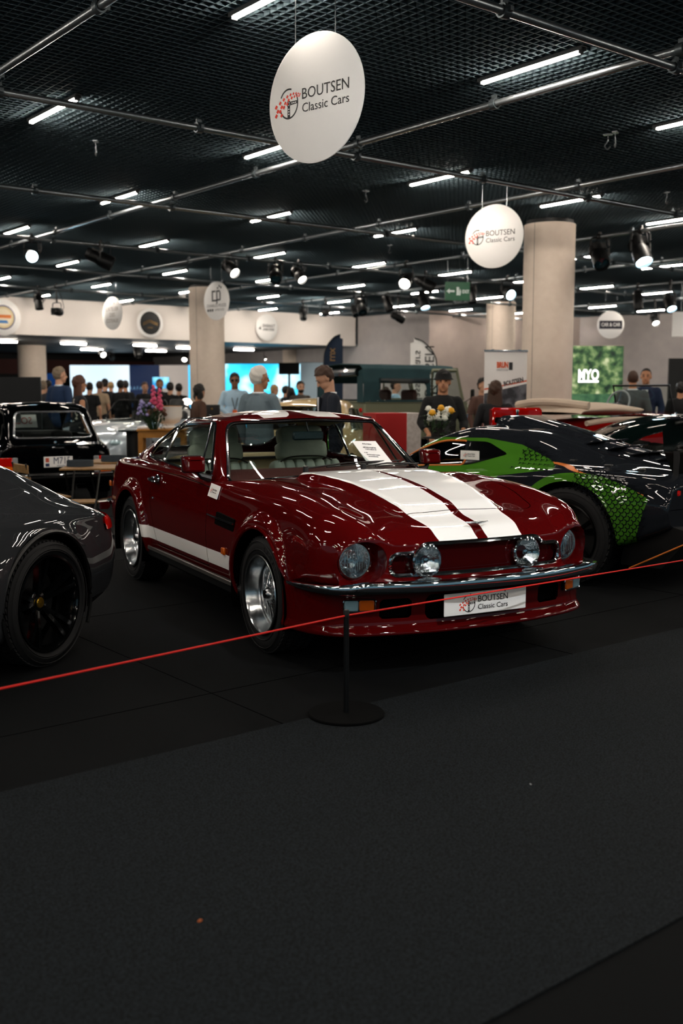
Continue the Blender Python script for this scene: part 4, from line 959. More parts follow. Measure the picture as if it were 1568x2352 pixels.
for s in (-1, 1): q = clip(g, lambda V: s * V[:, 1])[0]; o = obj('side_window', q, M_glass, hb); ext(q, .008, M_chrome, o, 'window_trim')
B, gq = clip(B, lambda V: np.maximum(np.abs(V[:, 2] - .775) - .004, V[:, 0] - .3)); obj('body_shell', B, M_blk, hb); obj('tailgate_gap', gq.offset(-.01), M_gap, hb)
for s in (-1, 1):      # +y = car left = image left
    tl = group('tail_lamp', hb, (-.012, s * .60, .535))
    obj('red_lens', box(.04, .16, .11, (0, s * .03, .06), .008), M_red_lens, tl); obj('amber_lens', box(.04, .16, .095, (0, s * .03, -.045), .008), mat('amber_glow', '#d8600a', .2, coat=1., emit='#7a2a00', es=.3), tl); obj('reversing_lens', box(.04, .062, .21, (0, -s * .085, .01), .006), mat('clear_lens_grey', '#8f9193', .2, coat=1.), tl)
    obj('bumper_end', box(.1, .1, .07, (.02, s * .73, .40), .03), M_trim, hb)
obj('rear_bumper', box(.09, 1.5, .085, (-.05, 0, .40), .03), M_trim, hb); obj('bumper_strip', box(.012, 1.42, .02, (-.098, 0, .415), .004), M_chrome, hb)
np_ = obj('number_plate', box(.01, .365, .135, (-.03, -.02, .585), .003), M_white, hb, smooth=False); MPL = frame((-.0362, -.02, .585), (0, -1, 0), (0, 0, 1)); blue = mat('plate_blue', '#1b2a52', .5)
text('M715', .125, blue, np_, 'lettering', MPL @ Matrix.Translation((.045, .012, 0)), w=.21); text('MONACO', .03, blue, np_, 'lettering', MPL @ Matrix.Translation((.05, -.052, 0)))
obj('plate_shield', xf(box(.002, .045, .055, (-.036, .12, .61)), (0, 0, 0)), mat('shield_red', '#c4553c', .5), np_); obj('plate_badge', box(.002, .05, .04, (-.036, .12, .548)), blue, np_)
text('autobianchi A112', .05, M_chrome, hb, 'chrome_script', frame((-.004, -.42, .815), (0, -1, 0), (.25, 0, 1)), w=.3)
obj('hatch_lock', xf(lathe([(0, -.012), (.02, -.010), (.024, 0)], 20, 'x'), (.015, 0, .825)), M_chrome, hb); obj('handle_bar', box(.02, .16, .018, (.0, -.03, .765), .005), M_chrome, hb)
for cx in (.42, 2.45):
    well(hb, cx, .27, .30, .45, .73)
    for s in (-1, 1): spokewheel(hb, (cx, s * .655, .275), s, .273, .155, .175, 4, M_alu, .2)
for y in (-.33, .33):
    st = group('seat', hb, (1.45, y, -.10)); cu, bk, hd, ps = seatm(.48, 6, .55); obj('cushion', join(*cu), M_dark, st); obj('backrest', join(*bk), M_dark, st); obj('headrest', hd, M_dark, st)
obj('rear_seat_back', box(.12, 1.15, .34, (.72, 0, .60), .05), M_dark, hb); obj('dashboard', box(.3, 1.2, .16, (1.95, 0, .84), .05), M_dark, hb)
sg = obj('sold_card', xf(box(.004, .44, .20), (1.72, .06, 1.06), rotm('Y', .5)), M_white, hb, smooth=False)
text('SOLD', .15, mat('sold_red', '#b0221c', .5), sg, 'lettering', frame(tuple(np.array([1.72, .06, 1.065]) + rotm('Y', .5) @ np.array([.004, 0, 0])), (0, 1, 0), tuple(rotm('Y', .5) @ np.array([0, 0, 1]))), w=.3)
o = text('SOLD', .15, mat('sold_red', '#b0221c', .5), sg, 'print_through', frame(tuple(np.array([1.72, .06, 1.06]) - rotm('Y', .5) @ np.array([.004, 0, 0])), (0, 1, 0), tuple(rotm('Y', .5) @ np.array([0, 0, 1]))), w=.3)
obj('info_sheet', xf(box(.004, .17, .24), (1.66, .16, 1.15), rotm('Y', .5)), M_white, hb, smooth=False)
# ---------------------------------------------------------------- open silver roadster beyond the hatchback
def roadster(px, dep, nose, label, paint, name='open_roadster', hoops=True, L=4.0, hgt=1., seats=True, lamp=True):
    o0, hz = place(px, dep, nose); r = thing(name, label, 'car', o0, hz)
    T = [(.80, .3, .66, .60, .50, .5, .54, .3, .56, .57), (.6, .24, .80, .72, .62, .6, .68, .3, .70, .70), (.3, .2, .86, .78, .73, .62, .79, .34, .79, .79), (0, .18, .88, .80, .78, .62, .83, .4, .83, .84), (-.5, .18, .88, .80, .79, .66, .87, .4, .88, .89), (-.9, .18, .87, .80, .80, .70, .90, .5, .90, .90), (-1.8, .18, .87, .80, .81, .70, .91, .5, .91, .91), (-2.2, .18, .89, .81, .83, .68, .93, .5, .94, .945), (-2.6, .2, .88, .80, .82, .64, .90, .45, .93, .935), (-3.0, .25, .82, .74, .76, .58, .82, .4, .85, .855), (-3.2, .32, .74, .66, .68, .5, .73, .35, .75, .755)]
    B = carbody(T, .04, 6, lambda H: flare(0, .33, .36, .025)(flare(-2.4, .33, .36, .03)(H)), capf=.45, capr=.5); B.V *= [1, 1, hgt]
    B = arch(B, 0, .33, .365, .45); B = arch(B, -2.4, .33, .365, .45)
    B, _ = clip(B, lambda V: np.maximum(sdf(outline([(-.95, -.62), (-.95, .62), (-2.0, .62), (-2.0, -.62)], .12), V[:, :2]), .6 - V[:, 2]))
    B, d, gq = seam(B, lambda V: np.where(np.abs(V[:, 1]) > .5, sdf(outline([(-.7, .95 * hgt), (-.72, .5), (-.85, .28), (-1.75, .28), (-2.0, .6), (-1.95, .95 * hgt)], [.05, .1, .1, .1, .2, .05]), V[:, [0, 2]]), 1.), .004); obj('body_shell', B, paint, r)
    for s in (-1, 1): obj('door', clip(d, lambda V: s * V[:, 1])[0], paint, r); obj('door_gap', clip(gq, lambda V: s * V[:, 1])[0], M_gap, r)
    obj('cockpit_tub', join(box(1.1, 1.2, .03, (-1.47, 0, .45)), box(.03, 1.2, .42 * hgt, (-2.02, 0, .66 * hgt)), box(.03, 1.2, .42 * hgt, (-.93, 0, .66 * hgt))), M_dark, r, smooth=False)
    for y in (-.33, .33):
        st = group('seat', r, (-1.5, y, .30 * hgt)); cu, bk, hd, ps = seatm(.46, 6, .52); obj('backrest', join(*bk), M_trim, st); obj('headrest', hd, M_trim, st); obj('cushion', join(*cu), M_trim, st)
        if hoops: obj('roll_hoop', tube(curve3([(-2.06, y - .2, .85 * hgt), (-2.08, y - .19, 1.06 * hgt), (-2.08, y, 1.14 * hgt), (-2.08, y + .19, 1.06 * hgt), (-2.06, y + .2, .85 * hgt)], 5), .022, 8), M_chrome, r)
    wsm = gridmesh(np.array([[(-.85 - .12 * (y / .6) ** 2 - .3 * t, y * (1 - .12 * t), (.90 + .33 * t) * hgt) for y in np.linspace(-.62, .62, 17)] for t in (0, .5, 1)])); o = obj('windscreen', wsm, M_glass, r); ext(wsm, .012, M_trim, o, 'windscreen_frame', 60)
    for cx in (0, -2.4):
        well(r, cx, .33, .36, .45, .86)
        for s in (-1, 1): spokewheel(r, (cx, s * .80, .315), s, .313, .21, .21, 5, M_alu, .15)
    for s in (-1, 1):
        if lamp: obj('headlamp', xf(ball((.16, .11, .07), (0, 0, 0), 10, 16), (.55, s * .64, .60 * hgt)), mat('headlamp_glass', '#a9c7d0', .05, coat=1., metal=.4), r)
    return r
M_silver = mat('silver_paint', '#aebcc6', .35, metal=.55, coat=1.)
roadster(232, 17.5, (-.36, -.933), 'open silver roadster with black roll hoops behind the black hatchback', M_silver, hgt=1.08)
# ---------------------------------------------------------------- cream coupe behind the red coupe
def softcoupe(px, dep, nose, label, paint, name, k=(1, 1, 1), trimm=M_chrome, belt=.86):
    o0, hz = place(px, dep, nose); r = thing(name, label, 'car', o0, hz)
    T = [(.72, .3, .60, .52, .46, .44, .5, .3, .52, .53), (.5, .24, .74, .66, .60, .55, .67, .3, .69, .70), (.1, .2, .80, .72, .73, .60, .79, .34, .79, .80), (-.4, .18, .82, .74, .78, .62, .85, .36, .88, .90), (-.65, .18, .825, .75, .79, .64, .88, .44, 1.03, 1.05), (-1.0, .18, .825, .75, .80, .65, .90, .50, 1.24, 1.29), (-1.4, .18, .825, .75, .80, .64, .90, .50, 1.26, 1.325), (-1.8, .18, .82, .745, .79, .62, .88, .46, 1.19, 1.27), (-2.2, .2, .81, .735, .76, .58, .84, .40, 1.03, 1.10), (-2.6, .24, .77, .69, .70, .52, .76, .36, .84, .89), (-2.95, .3, .66, .58, .60, .44, .63, .3, .66, .68)]
    B = carbody(T, .035, 6, lambda H: flare(0, .31, .33, .02)(flare(-2.1, .31, .33, .025)(H)), capf=.42, capr=.45)
    B = arch(B, 0, .31, .335, .4); B = arch(B, -2.1, .31, .335, .4)
    SWq = outline([(-.82, .90), (-2.05, .885), (-1.9, 1.06), (-1.55, 1.18), (-1.08, 1.18)], [.03, .05, .1, .1, .06]); B, g = sidecut(B, SWq)
    B, wq = clip(B, lambda V: np.maximum(sdf(outline([(-.58, .91), (.58, .91), (.46, 1.21), (-.46, 1.21)], .06), V[:, 1:3]), -1.1 - V[:, 0])); B, rq = clip(B, lambda V: np.maximum(sdf(outline([(-.40, .93), (.40, .93), (.36, 1.20), (-.36, 1.20)], .06), V[:, 1:3]), V[:, 0] + 1.5))
    ob = obj('body_shell', B, paint, r); o = obj('windscreen', wq, M_glass, r); ext(wq, .01, trimm, o, 'screen_trim'); o = obj('rear_window', rq, M_glass, r); ext(rq, .01, trimm, o, 'screen_trim')
    for s in (-1, 1):
        q = clip(g, lambda V: s * V[:, 1])[0]; o = obj('side_window', q, M_glass, r); ext(q, .009, trimm, o, 'window_trim'); obj('window_pillar', tube(np.array([(-1.62, s * .66, .89), (-1.60, s * .56, 1.17)]), .014, 6), M_trim, o)
        obj('headlamp', xf(lathe([(0, .05), (.05, .04), (.085, 0), (.09, -.03)], 20, 'x'), (.50, s * .58, .63)), M_chrome, r)
    obj('front_bumper', tube(curve3([(.2, -.83, .38), (.6, -.72, .38), (.80, -.3, .38), (.80, .3, .38), (.6, .72, .38), (.2, .83, .38)], 6), .04, 8), M_chrome, r); obj('rear_bumper', tube(curve3([(-2.5, -.80, .40), (-2.9, -.6, .40), (-3.04, 0, .40), (-2.9, .6, .40), (-2.5, .80, .40)], 6), .04, 8), M_chrome, r)
    for cx in (0, -2.1):
        well(r, cx, .31, .33, .4, .80)
        for s in (-1, 1): spokewheel(r, (cx, s * .73, .302), s, .30, .17, .2, 6, M_alu, 0)
    obj('cabin_floor', box(1.9, 1.2, .03, (-1.3, 0, .4)), M_dark, r, smooth=False)
    for y in (-.3, .3):
        st = group('seat', r, (-1.3, y, .2)); cu, bk, hd, ps = seatm(.46, 6, .5); obj('backrest', join(*bk), M_dark, st); obj('cushion', join(*cu), M_dark, st)
    for c in r.children:
        pass
    r.scale = k; return r
M_cream = mat('cream_paint', '#c9b184', .6, coat=1., spec=0.)
softcoupe(672, 13.9, (-.2, -.98), 'cream rounded coupe half hidden behind the dark red coupe roof', M_cream, 'cream_coupe', k=(1.0, 1.0, 1.045))
M_dgreen = mat('dark_green_paint', '#06100f', .6, coat=.8, spec=0.)
softcoupe(1890, 11.6, (1., .0), 'dark green coupe with chrome window line behind the black and green supercar', M_dgreen, 'dark_coupe', k=(1.15, 1.0, .93))
# ---------------------------------------------------------------- black and green supercar
ps_ = math.radians(42); o0, hz = place(1312, 7.95, (-math.cos(ps_), math.sin(ps_)))
lb = thing('supercar', 'black and green supercar with tyre-tread graphics beside the red coupe', 'car', o0 - np.array([-math.sin(hz), math.cos(hz), 0]) * .9, hz)
M_lblk = mat('satin_black_paint', '#1a1d22', .6, coat=.75, spec=0.); M_lgrn = mat('lime_green_paint', '#3f7420', .6, coat=.9, spec=0.); M_lor = mat('orange_line', '#c96a12', .4)
# x forward from rear axle, rear wheel centre at x = 0
T = [(3.55, .16, .66, .60, .40, .5, .44, .3, .46, .47), (3.3, .17, .84, .78, .50, .62, .54, .34, .55, .55), (2.63, .18, .93, .86, .66, .66, .68, .36, .68, .69), (2.1, .2, .93, .86, .70, .70, .76, .42, .80, .82), (1.6, .2, .92, .86, .74, .70, .84, .50, 1.04, 1.07), (1.1, .2, .92, .865, .78, .69, .90, .53, 1.15, 1.19), (.7, .2, .925, .87, .82, .68, .92, .52, 1.13, 1.18), (.3, .22, .94, .88, .85, .68, .92, .50, 1.04, 1.09), (0, .25, .955, .89, .87, .70, .90, .48, .965, 1.01), (-.4, .32, .95, .88, .86, .70, .88, .46, .905, .935), (-.7, .40, .92, .85, .84, .66, .86, .44, .87, .89), (-.85, .46, .88, .80, .80, .60, .83, .40, .85, .86)]
def wl_(H):
    for f in (flare(0, .36, .42, .02), flare(2.63, .35, .41, .02)): H = f(H)
    y = np.abs(H[..., 1]); H[..., 0] += .10 * (y / .9) ** 2 * sstep(-.3, -.85, H[..., 0]); return H
B = carbody(T, .025, 8, wl_, capf=.3, capr=.62); B = arch(B, 0, .37, .425, .5); B = arch(B, 2.63, .355, .41, .5)
WPl = outline([(2.15, .80), (1.05, .86), (.72, .96), (.95, 1.055), (1.45, 1.055)], [.05, .06, .02, .05, .15])
B, g = sidecut(B, WPl)
GPl = [(2.2, .60), (1.2, .42), (.92, .44), (.80, .58), (.72, .76), (.30, .87), (.10, .875), (.16, .90), (.62, 1.03), (.98, 1.105), (1.5, 1.10), (2.3, .82)]
GP2 = [(2.2, .60), (1.0, .50), (.80, .60), (.66, .80), (.15, .875), (.62, 1.04), (.98, 1.085), (1.55, 1.075), (2.3, .80)]
B, grn = sidecut(B, GP2)
ARC = lambda V: np.maximum(np.hypot(V[:, 0], V[:, 2] - .37) - .485 - .30 * sstep(.05, -.35, V[:, 0]) * sstep(.95, .6, V[:, 2]), np.maximum(.5 - np.abs(V[:, 1]), np.maximum(.30 - V[:, 2], np.maximum(V[:, 0] - .48, -.62 - V[:, 0] - (V[:, 2] - .6) * .3)))); B, arcm_ = clip(B, ARC)
OR = lambda V: np.abs(V[:, 2] - (.895 + .02 * np.sin((V[:, 0] + .6) * 1.5) - .20 * np.maximum(0, .3 - V[:, 0]) ** 1.6)) - .006 + 10 * np.maximum(0, V[:, 0] - .62) + 10 * np.maximum(0, -.62 - V[:, 0]); B, orm = clip(B, lambda V: np.maximum(OR(V), .4 - np.abs(V[:, 1])))
obj('body_shell', B, M_lblk, lb)
def ysurf(m, s):
    V = m.V[s * m.V[:, 1] > .3]; return V
def glyphs(m, s, x0, x1, z0, z1, sp, keep, off=.006):
    V = ysurf(m, s); N_ = m.N[s * m.V[:, 1] > .3]; out = []; i = 0
    for zz in np.arange(z0, z1, sp * .62):
        i += 1
        for xx in np.arange(x0 + (i % 2) * sp * .5, x1, sp):
            if not keep(xx, zz): continue
            d = (V[:, 0] - xx) ** 2 + (V[:, 2] - zz) ** 2; j = np.argmin(d)
            if d[j] > .0016: continue
            c = np.array([xx, V[j, 1], zz]); n = N_[j] / np.linalg.norm(N_[j]); c = c + n * off; a = np.cross([0, 0, 1.], n); a /= np.linalg.norm(a); b = np.cross(n, a); k = sp * .46
            for ang in (.3, .3 + 2.1, .3 + 4.2):
                u = a * math.cos(ang) + b * math.sin(ang); v = np.cross(n, u); w_ = sp * .085; P_ = [c + v * w_, c + u * k + v * w_, c + u * k - v * w_, c - v * w_]; out.append(Msh(P_, [(0, 1, 2, 3), (3, 2, 1, 0)]))
    return join(*out) if out else None
for s in (-1, 1):
    gq = clip(grn, lambda V: s * V[:, 1])[0]; o = obj('green_side_panel', gq, M_lgrn, lb, label='lime green side panel fading into tyre-tread print')
    gl = glyphs(gq, s, .1, .66, .80, 1.05, .05, lambda x, z: x < .60 and z > .85)
    if gl: t = obj('tread_print', gl, M_lblk, o, smooth=False); t['kind'] = 'stuff'
    aq = clip(arcm_, lambda V: s * V[:, 1])[0]; o = obj('green_arch_cladding', aq, M_lgrn, lb, label='lime green wheel-arch cladding with tyre-tread print')
    gl = glyphs(aq, s, -.62, .05, .30, .93, .046, lambda x, z: x < -.05)
    if gl: t = obj('tread_print', gl, M_lblk, o, smooth=False); t['kind'] = 'stuff'
    obj('orange_pinstripe', clip(orm, lambda V: s * V[:, 1])[0], M_lor, lb)
    wq = clip(g, lambda V: s * V[:, 1])[0]; fr, qr = clip(wq, lambda V: V[:, 0] - 1.12 - (V[:, 2] - .9) * .25); o = obj('side_window', fr, glass('smoked_glass', '#8fa0a6'), lb); ext(fr, .009, M_lor, o, 'orange_window_line', 90); obj('rear_quarter_glass', qr, M_blackgloss, lb)
    obj('b_pillar', tube(np.array([(1.13, s * .70, .87), (1.15, s * .60, 1.05)]), .02, 6), M_lblk, lb)
    obj('side_skirt', box(1.75, .06, .13, (1.3, s * .92, .27), .02), M_lblk, lb)
    obj('rear_haunch_intake', prism(outline([(.95, .46), (.62, .52), (.60, .70), (.78, .78)], .03), .02, 'y', s * .93 - .01), M_lblk, lb)
    for cx, R_ in ((0, .37), (2.63, .355)): spokewheel(lb, (cx, s * .81, R_ + .002), s, R_, .29 if cx == 0 else .25, .255, 5, M_blackgloss, .14, blocks=True, rows=5, treads=44)
for cx, cz, r in ((0, .37, .42), (2.63, .355, .405)): well(lb, cx, cz, r, .5, .92)
# roof scoop, engine louvres, tail
sc_ = []
for x, hw, z in ((1.18, .02, 1.205), (1.12, .20, 1.262), (.9, .25, 1.265), (.5, .23, 1.165), (.1, .18, 1.055), (-.25, .12, .985)): sc_.append([(x, -hw - .04, z - .09), (x, -hw, z - .03), (x, -hw * .6, z), (x, 0, z + .004), (x, hw * .6, z), (x, hw, z - .03), (x, hw + .04, z - .09)])
sm = np.array(sc_); sm = np.stack([np.stack([np.interp(np.linspace(0, 6, 25), np.arange(7), r[:, k]) for k in range(3)], 1) for r in sm]); obj('roof_scoop', gridmesh(sm, flip=True), M_lblk, lb)
obj('scoop_mouth', box(.03, .42, .05, (1.14, 0, 1.225), .01), M_gap, lb)
for i in range(5):
    obj('engine_louvre', xf(box(.16, .62 - .05 * i, .014, (0, 0, 0), .004), (.2 - .19 * i, 0, 1.05 - .04 * i), rotm('Y', .27)), M_lblk, lb)
for s in (-1, 1):
    obj('scoop_fin', prism([(.35, .0), (-.6, -.16), (-.6, -.12), (.3, .05)], .02, 'y', s * .36), M_lblk, lb).location = (0, 0, 1.0)
    for i, (x, z) in enumerate(((.12, .93), (-.18, .905), (-.45, .885))): obj('lid_fastener', box(.06, .05, .02, (x, s * .62, z), .006), M_trim, lb)
    obj('wing_endplate', prism(outline([(-.62, 1.02), (-.60, 1.20), (-.66, 1.27), (-.95, 1.30), (-1.02, 1.22), (-.90, 1.02), (-.80, .88), (-.70, .86)], .03), .014, 'y', s * .60 - .007), M_dgreen, lb)
    obj('wing_upright', box(.05, .02, .22, (-.72, s * .60, .93), .004), M_trim, lb)
    obj('tail_lamp', box(.03, .3, .05, (-.80, s * .62, .74), .01), M_red_lens, lb)
obj('rear_wing', box(.30, 1.5, .025, (-.84, 0, 1.28), .01), M_lblk, lb)
obj('rear_diffuser', prism([(-.78, .50), (-.95, .46), (-.72, .18), (-.40, .18), (-.40, .45)], 1.6, 'y', -.8), M_trim, lb)
obj('diffuser_line', tube(np.array([(-1.0, .66, .50), (-.93, .80, .40), (-.50, .87, .17)]), .006, 6), M_lor, lb)
obj('underbody', box(3.4, 1.3, .05, (1.3, 0, .22)), M_gap, lb, smooth=False)
for y in (-.35, .35):
    st = group('seat', lb, (1.35, y, .12)); cu, bk, hd, ps = seatm(.48, 6, .5); obj('backrest', join(*bk), M_dark, st); obj('cushion', join(*cu), M_dark, st)
obj('dashboard', box(.5, 1.25, .16, (2.0, 0, .70), .05), M_dark, lb)
stk = obj('dealer_sticker', box(.19, .003, .075, (1.02, .765, .945)), M_white, lb, smooth=False)
# ---------------------------------------------------------------- canvas-topped off-roader
o0, hz = place(838, 17.3, (math.cos(.50), math.sin(.50))); lat = np.array([-math.sin(hz), math.cos(hz), 0])
lr = thing('off_road_vehicle', 'olive off-road vehicle with dark green canvas hood behind the hat man', 'car', o0 + lat * .82, hz)
# local: x forward from the rear face, nearest rear corner at y = -.82
M_olive = mat('olive_paint', '#727660', .55, coat=.3, spec=.3); M_canvas = mat('green_canvas', '#1c3a40', .85, bump=(120, .2), noise=(2.5, '#25464b', .3, .7))
obj('tub', box(1.75, 1.64, .62, (.875, 0, .98), .02), M_olive, lr); obj('tub_capping', box(1.76, 1.66, .035, (.875, 0, 1.30), .01), M_olive, lr)
obj('door', box(.86, .05, .62, (2.2, -.80, .98), .01), M_olive, lr); obj('bulkhead', box(.2, 1.6, .66, (2.72, 0, .98), .02), M_olive, lr)
obj('door_far', box(.86, .05, .62, (2.2, .80, .98), .01), M_olive, lr).name = 'door'
bn = obj('bonnet', box(1.0, 1.02, .30, (3.3, 0, 1.09), .04), M_olive, lr)
for s in (-1, 1):
    obj('front_wing', box(1.05, .34, .52, (3.28, s * .64, .90), .04), M_olive, lr); obj('headlamp', xf(lathe([(0, .04), (.06, .035), (.09, 0), (.09, -.05)], 20, 'x'), (3.82, s * .62, .98)), M_chrome, lr)
    w_ = obj('wing_mirror', box(.04, .12, .2, (2.78, s * .98, 1.42), .02), M_trim, lr); obj('mirror_arm', tube(np.array([(2.74, s * .80, 1.3), (2.76, s * .95, 1.36)]), .008, 6), M_trim, w_)
    obj('tail_lamp', xf(lathe([(0, -.04), (.03, -.035), (.04, 0)], 16, 'x'), (-.01, s * .70, 1.17)), M_red_lens, lr); obj('rear_indicator', xf(lathe([(0, -.04), (.03, -.035), (.04, 0)], 16, 'x'), (-.01, s * .66, .86)), M_amber, lr); obj('reversing_lamp', xf(lathe([(0, -.04), (.03, -.035), (.045, 0)], 16, 'x'), (-.01, s * .56, .86)), M_chrome, lr)
    for cx in (.68, 2.98 + .25):
        spokewheel(lr, (cx, s * .66, .385), s, .38, .2, .21, 8, M_olive, 0, blocks=True, rows=3, treads=36); obj('wheel_arch', xf(lathe([(.47, -.06), (.47, .02), (.43, .02)], 24, 'y', 0, pi), (cx, s * .80, .42)), M_gap, lr)
obj('lower_rail', box(2.6, 1.3, .18, (1.5, 0, .58)), M_gap, lr, smooth=False)
cs = [(-.83, 1.30), (-.83, 1.62), (-.79, 1.86), (-.70, 1.925), (0, 1.955), (.70, 1.925), (.79, 1.86), (.83, 1.62), (.83, 1.30)]
R_ = []
for x, k in ((-.03, .97), (.0, 1.0), (.5, 1.0), (.55, .99), (1.2, 1.0), (1.75, .99), (2.1, 1.), (2.35, .985), (2.45, .975)): R_.append([(x, y, 1.30 + (z - 1.30) * k) for y, z in cs])
R_ = np.array(R_); R_ = np.stack([np.stack([np.interp(np.linspace(0, 8, 65), np.arange(9), r[:, k]) for k in range(3)], 1) for r in R_]); R_ = catmull(R_, 5); cv = gridmesh(R_)
wn = outline([(.36, 1.34), (1.62, 1.34), (1.62, 1.62), (.36, 1.62)], .02); cv, wnd = clip(cv, lambda V: np.maximum(sdf(wn, V[:, [0, 2]]), .5 - np.abs(V[:, 1]))); cv, _ = clip(cv, lambda V: np.maximum(np.maximum(1.74 - V[:, 0], V[:, 2] - 1.80), .5 - np.abs(V[:, 1])))
if cv.N[np.argmax(cv.V[:, 2])][2] < 0: cv = cv.flip()
ch = obj('canvas_hood', cv, M_canvas, lr); obj('rolled_side_curtain', tube(np.array([(.36, -.85, 1.66), (1.1, -.87, 1.655), (1.65, -.85, 1.66)]), .045, 8), mat('clear_vinyl', '#2b3438', .12, coat=1.), ch)
obj('rear_curtain', xf(Msh([(-.035, -.82, 1.30), (-.035, -.60, 1.30), (-.035, -.60, 1.80), (-.035, -.78, 1.85)], [(0, 1, 2, 3)]), (0, 0, 0)), M_canvas, ch); obj('rear_curtain_far', Msh([(-.035, .82, 1.30), (-.035, .50, 1.30), (-.035, .50, 1.80), (-.035, .78, 1.85)], [(3, 2, 1, 0)]), M_canvas, ch).name = 'rear_curtain'
obj('rolled_rear_curtain', tube(np.array([(-.06, -.65, 1.80), (-.09, 0, 1.79), (-.06, .65, 1.80)]), .07, 8), mat('black_vinyl', '#0b0e10', .2, coat=.8), ch)
obj('hood_stud', join(*[ball(.014, (x, -.845, z), 5, 8) for x in (.1, .3, .5) for z in (1.33,)] + [ball(.016, (-.12, y, 1.87), 5, 8) for y in (-.3, .2)]), M_chrome, ch)
for s in (-1, 1):
    fr = outline([(1.80, 1.33), (2.66, 1.33), (2.47, 1.84), (1.80, 1.84)], .03); d = obj('door_top', tube(np.array([(x, s * .805, z) for x, z in fr]), .028, 4, True), M_olive, lr); obj('door_glass', Msh([(x, s * .805, z) for x, z in fr], [tuple(range(len(fr)))]), M_glass, d)
obj('windscreen_frame', tube(np.array([(2.70, -.78, 1.33), (2.52, -.78, 1.86), (2.52, .78, 1.86), (2.70, .78, 1.33)]), .03, 6), M_olive, lr); obj('windscreen', Msh([(2.70, -.76, 1.33), (2.70, .76, 1.33), (2.52, .76, 1.84), (2.52, -.76, 1.84)], [(0, 1, 2, 3)]), M_glass, lr)
swl = obj('steering_wheel', xf(lathe([(.2 + .012 * math.cos(a), .012 * math.sin(a)) for a in np.linspace(0, 2 * pi, 9)], 32, 'x'), (2.3, -.42, 1.45), rotm('Y', .6)), M_trim, lr); obj('wheel_spokes', xf(join(box(.012, .38, .03), box(.012, .03, .38)), (2.3, -.42, 1.45), rotm('Y', .6)), M_trim, swl)
for y in (-.42, .42): obj('seat', join(box(.42, .46, .12, (1.75, y, 1.1), .04), box(.12, .46, .42, (1.50, y, 1.3), .04)), mat('brown_vinyl', '#33190f', .6), lr)
for ch in lr.children:                                  # short wheelbase
    if ch.type == 'MESH':
        for q in (ch,) + tuple(ch.children): q.data.transform(Matrix.Diagonal((.74, 1, 1, 1)))
    else: ch.location.x *= .74
# ---------------------------------------------------------------- red pre-war roadster
o0, hz = place(1462, 14.5, (.80, .60)); rr = thing('vintage_roadster', 'bright red vintage roadster with folded cream hood and upright windscreen', 'car', o0, hz)
M_bred = mat('bright_red_paint', '#a30c08', .6, coat=1., spec=0.); M_creamc = mat('cream_canvas', '#c9b7a4', .9, bump=(60, .3))
# x forward; scuttle at x = .25
T = [(1.7, .45, .34, .30, .95, .24, 1.02, .15, 1.06, 1.07), (1.0, .42, .40, .36, 1.0, .3, 1.08, .2, 1.12, 1.13), (.3, .40, .56, .52, 1.02, .44, 1.12, .25, 1.16, 1.17), (-.2, .40, .62, .58, 1.0, .50, 1.10, .3, 1.12, 1.12), (-.8, .40, .64, .60, .98, .52, 1.10, .3, 1.14, 1.14), (-1.3, .45, .62, .58, .95, .50, 1.06, .3, 1.11, 1.12), (-1.7, .50, .54, .50, .85, .42, .93, .25, .97, .98), (-1.9, .56, .44, .40, .74, .34, .78, .2, .80, .81)]
B = carbody(T, .04, 6, None, capf=.7, capr=.62); B, _ = clip(B, lambda V: np.maximum(sdf(outline([(.12, -.5), (.12, .5), (-.78, .5), (-.78, -.5)], .15), V[:, :2]), .8 - V[:, 2])); obj('body_shell', B, M_bred, rr)
obj('cockpit_tub', join(box(.9, 1.0, .03, (-.33, 0, .70)), box(.02, 1.0, .34, (.14, 0, .88)), box(.02, 1.0, .36, (-.79, 0, .9))), M_dark, rr, smooth=False)
for s in (-1, 1):
    f = []
    for a in np.linspace(-.25, pi * .86, 26): f.append([(-1.25 + (.50 + .02 * math.cos(a)) * math.cos(a) * 1.1, s * (.62 + yy), .42 + .50 * math.sin(a) + hh) for yy, hh in ((0, -.03), (.02, .02), (.10, .045), (.2, .03), (.25, -.03), (.255, -.06))])
    g_ = gridmesh(np.array(f), flip=s > 0); obj('rear_wing', g_, M_bred, rr)
    f = [[(x, s * (.60 + yy), z + hh) for yy, hh in ((0, -.02), (.04, .02), (.14, .03), (.22, .0), (.23, -.04))] for x, z in ((-.75, .40), (-.2, .38), (.5, .42), (.9, .62), (1.3, .84), (1.75, .88), (2.1, .78), (2.3, .58))]; obj('front_wing', gridmesh(catmull(np.array(f), 5), flip=s < 0), M_bred, rr)
    for cx in (-1.25, 1.7): spokewheel(rr, (cx, s * .73, .39), s, .385, .13, .27, 12, M_chrome, 0)
    obj('headlamp', xf(lathe([(0, .1), (.07, .09), (.1, .03), (.08, -.06), (0, -.12)], 20, 'x'), (1.75, s * .38, 1.0)), M_chrome, rr)
ws_ = obj('windscreen', Msh([(.22, -.47, 1.12), (.22, .47, 1.12), (.08, .46, 1.55), (.08, -.46, 1.55)], [(0, 1, 2, 3)]), M_glass, rr); obj('windscreen_frame', tube(np.array([(.22, -.48, 1.08), (.08, -.47, 1.56), (.08, .47, 1.56), (.22, .48, 1.08)]), .016, 8), M_trim, ws_)
for s in (-1, 1): obj('screen_bracket', box(.05, .03, .14, (.22, s * .48, 1.13), .01), M_chrome, ws_)
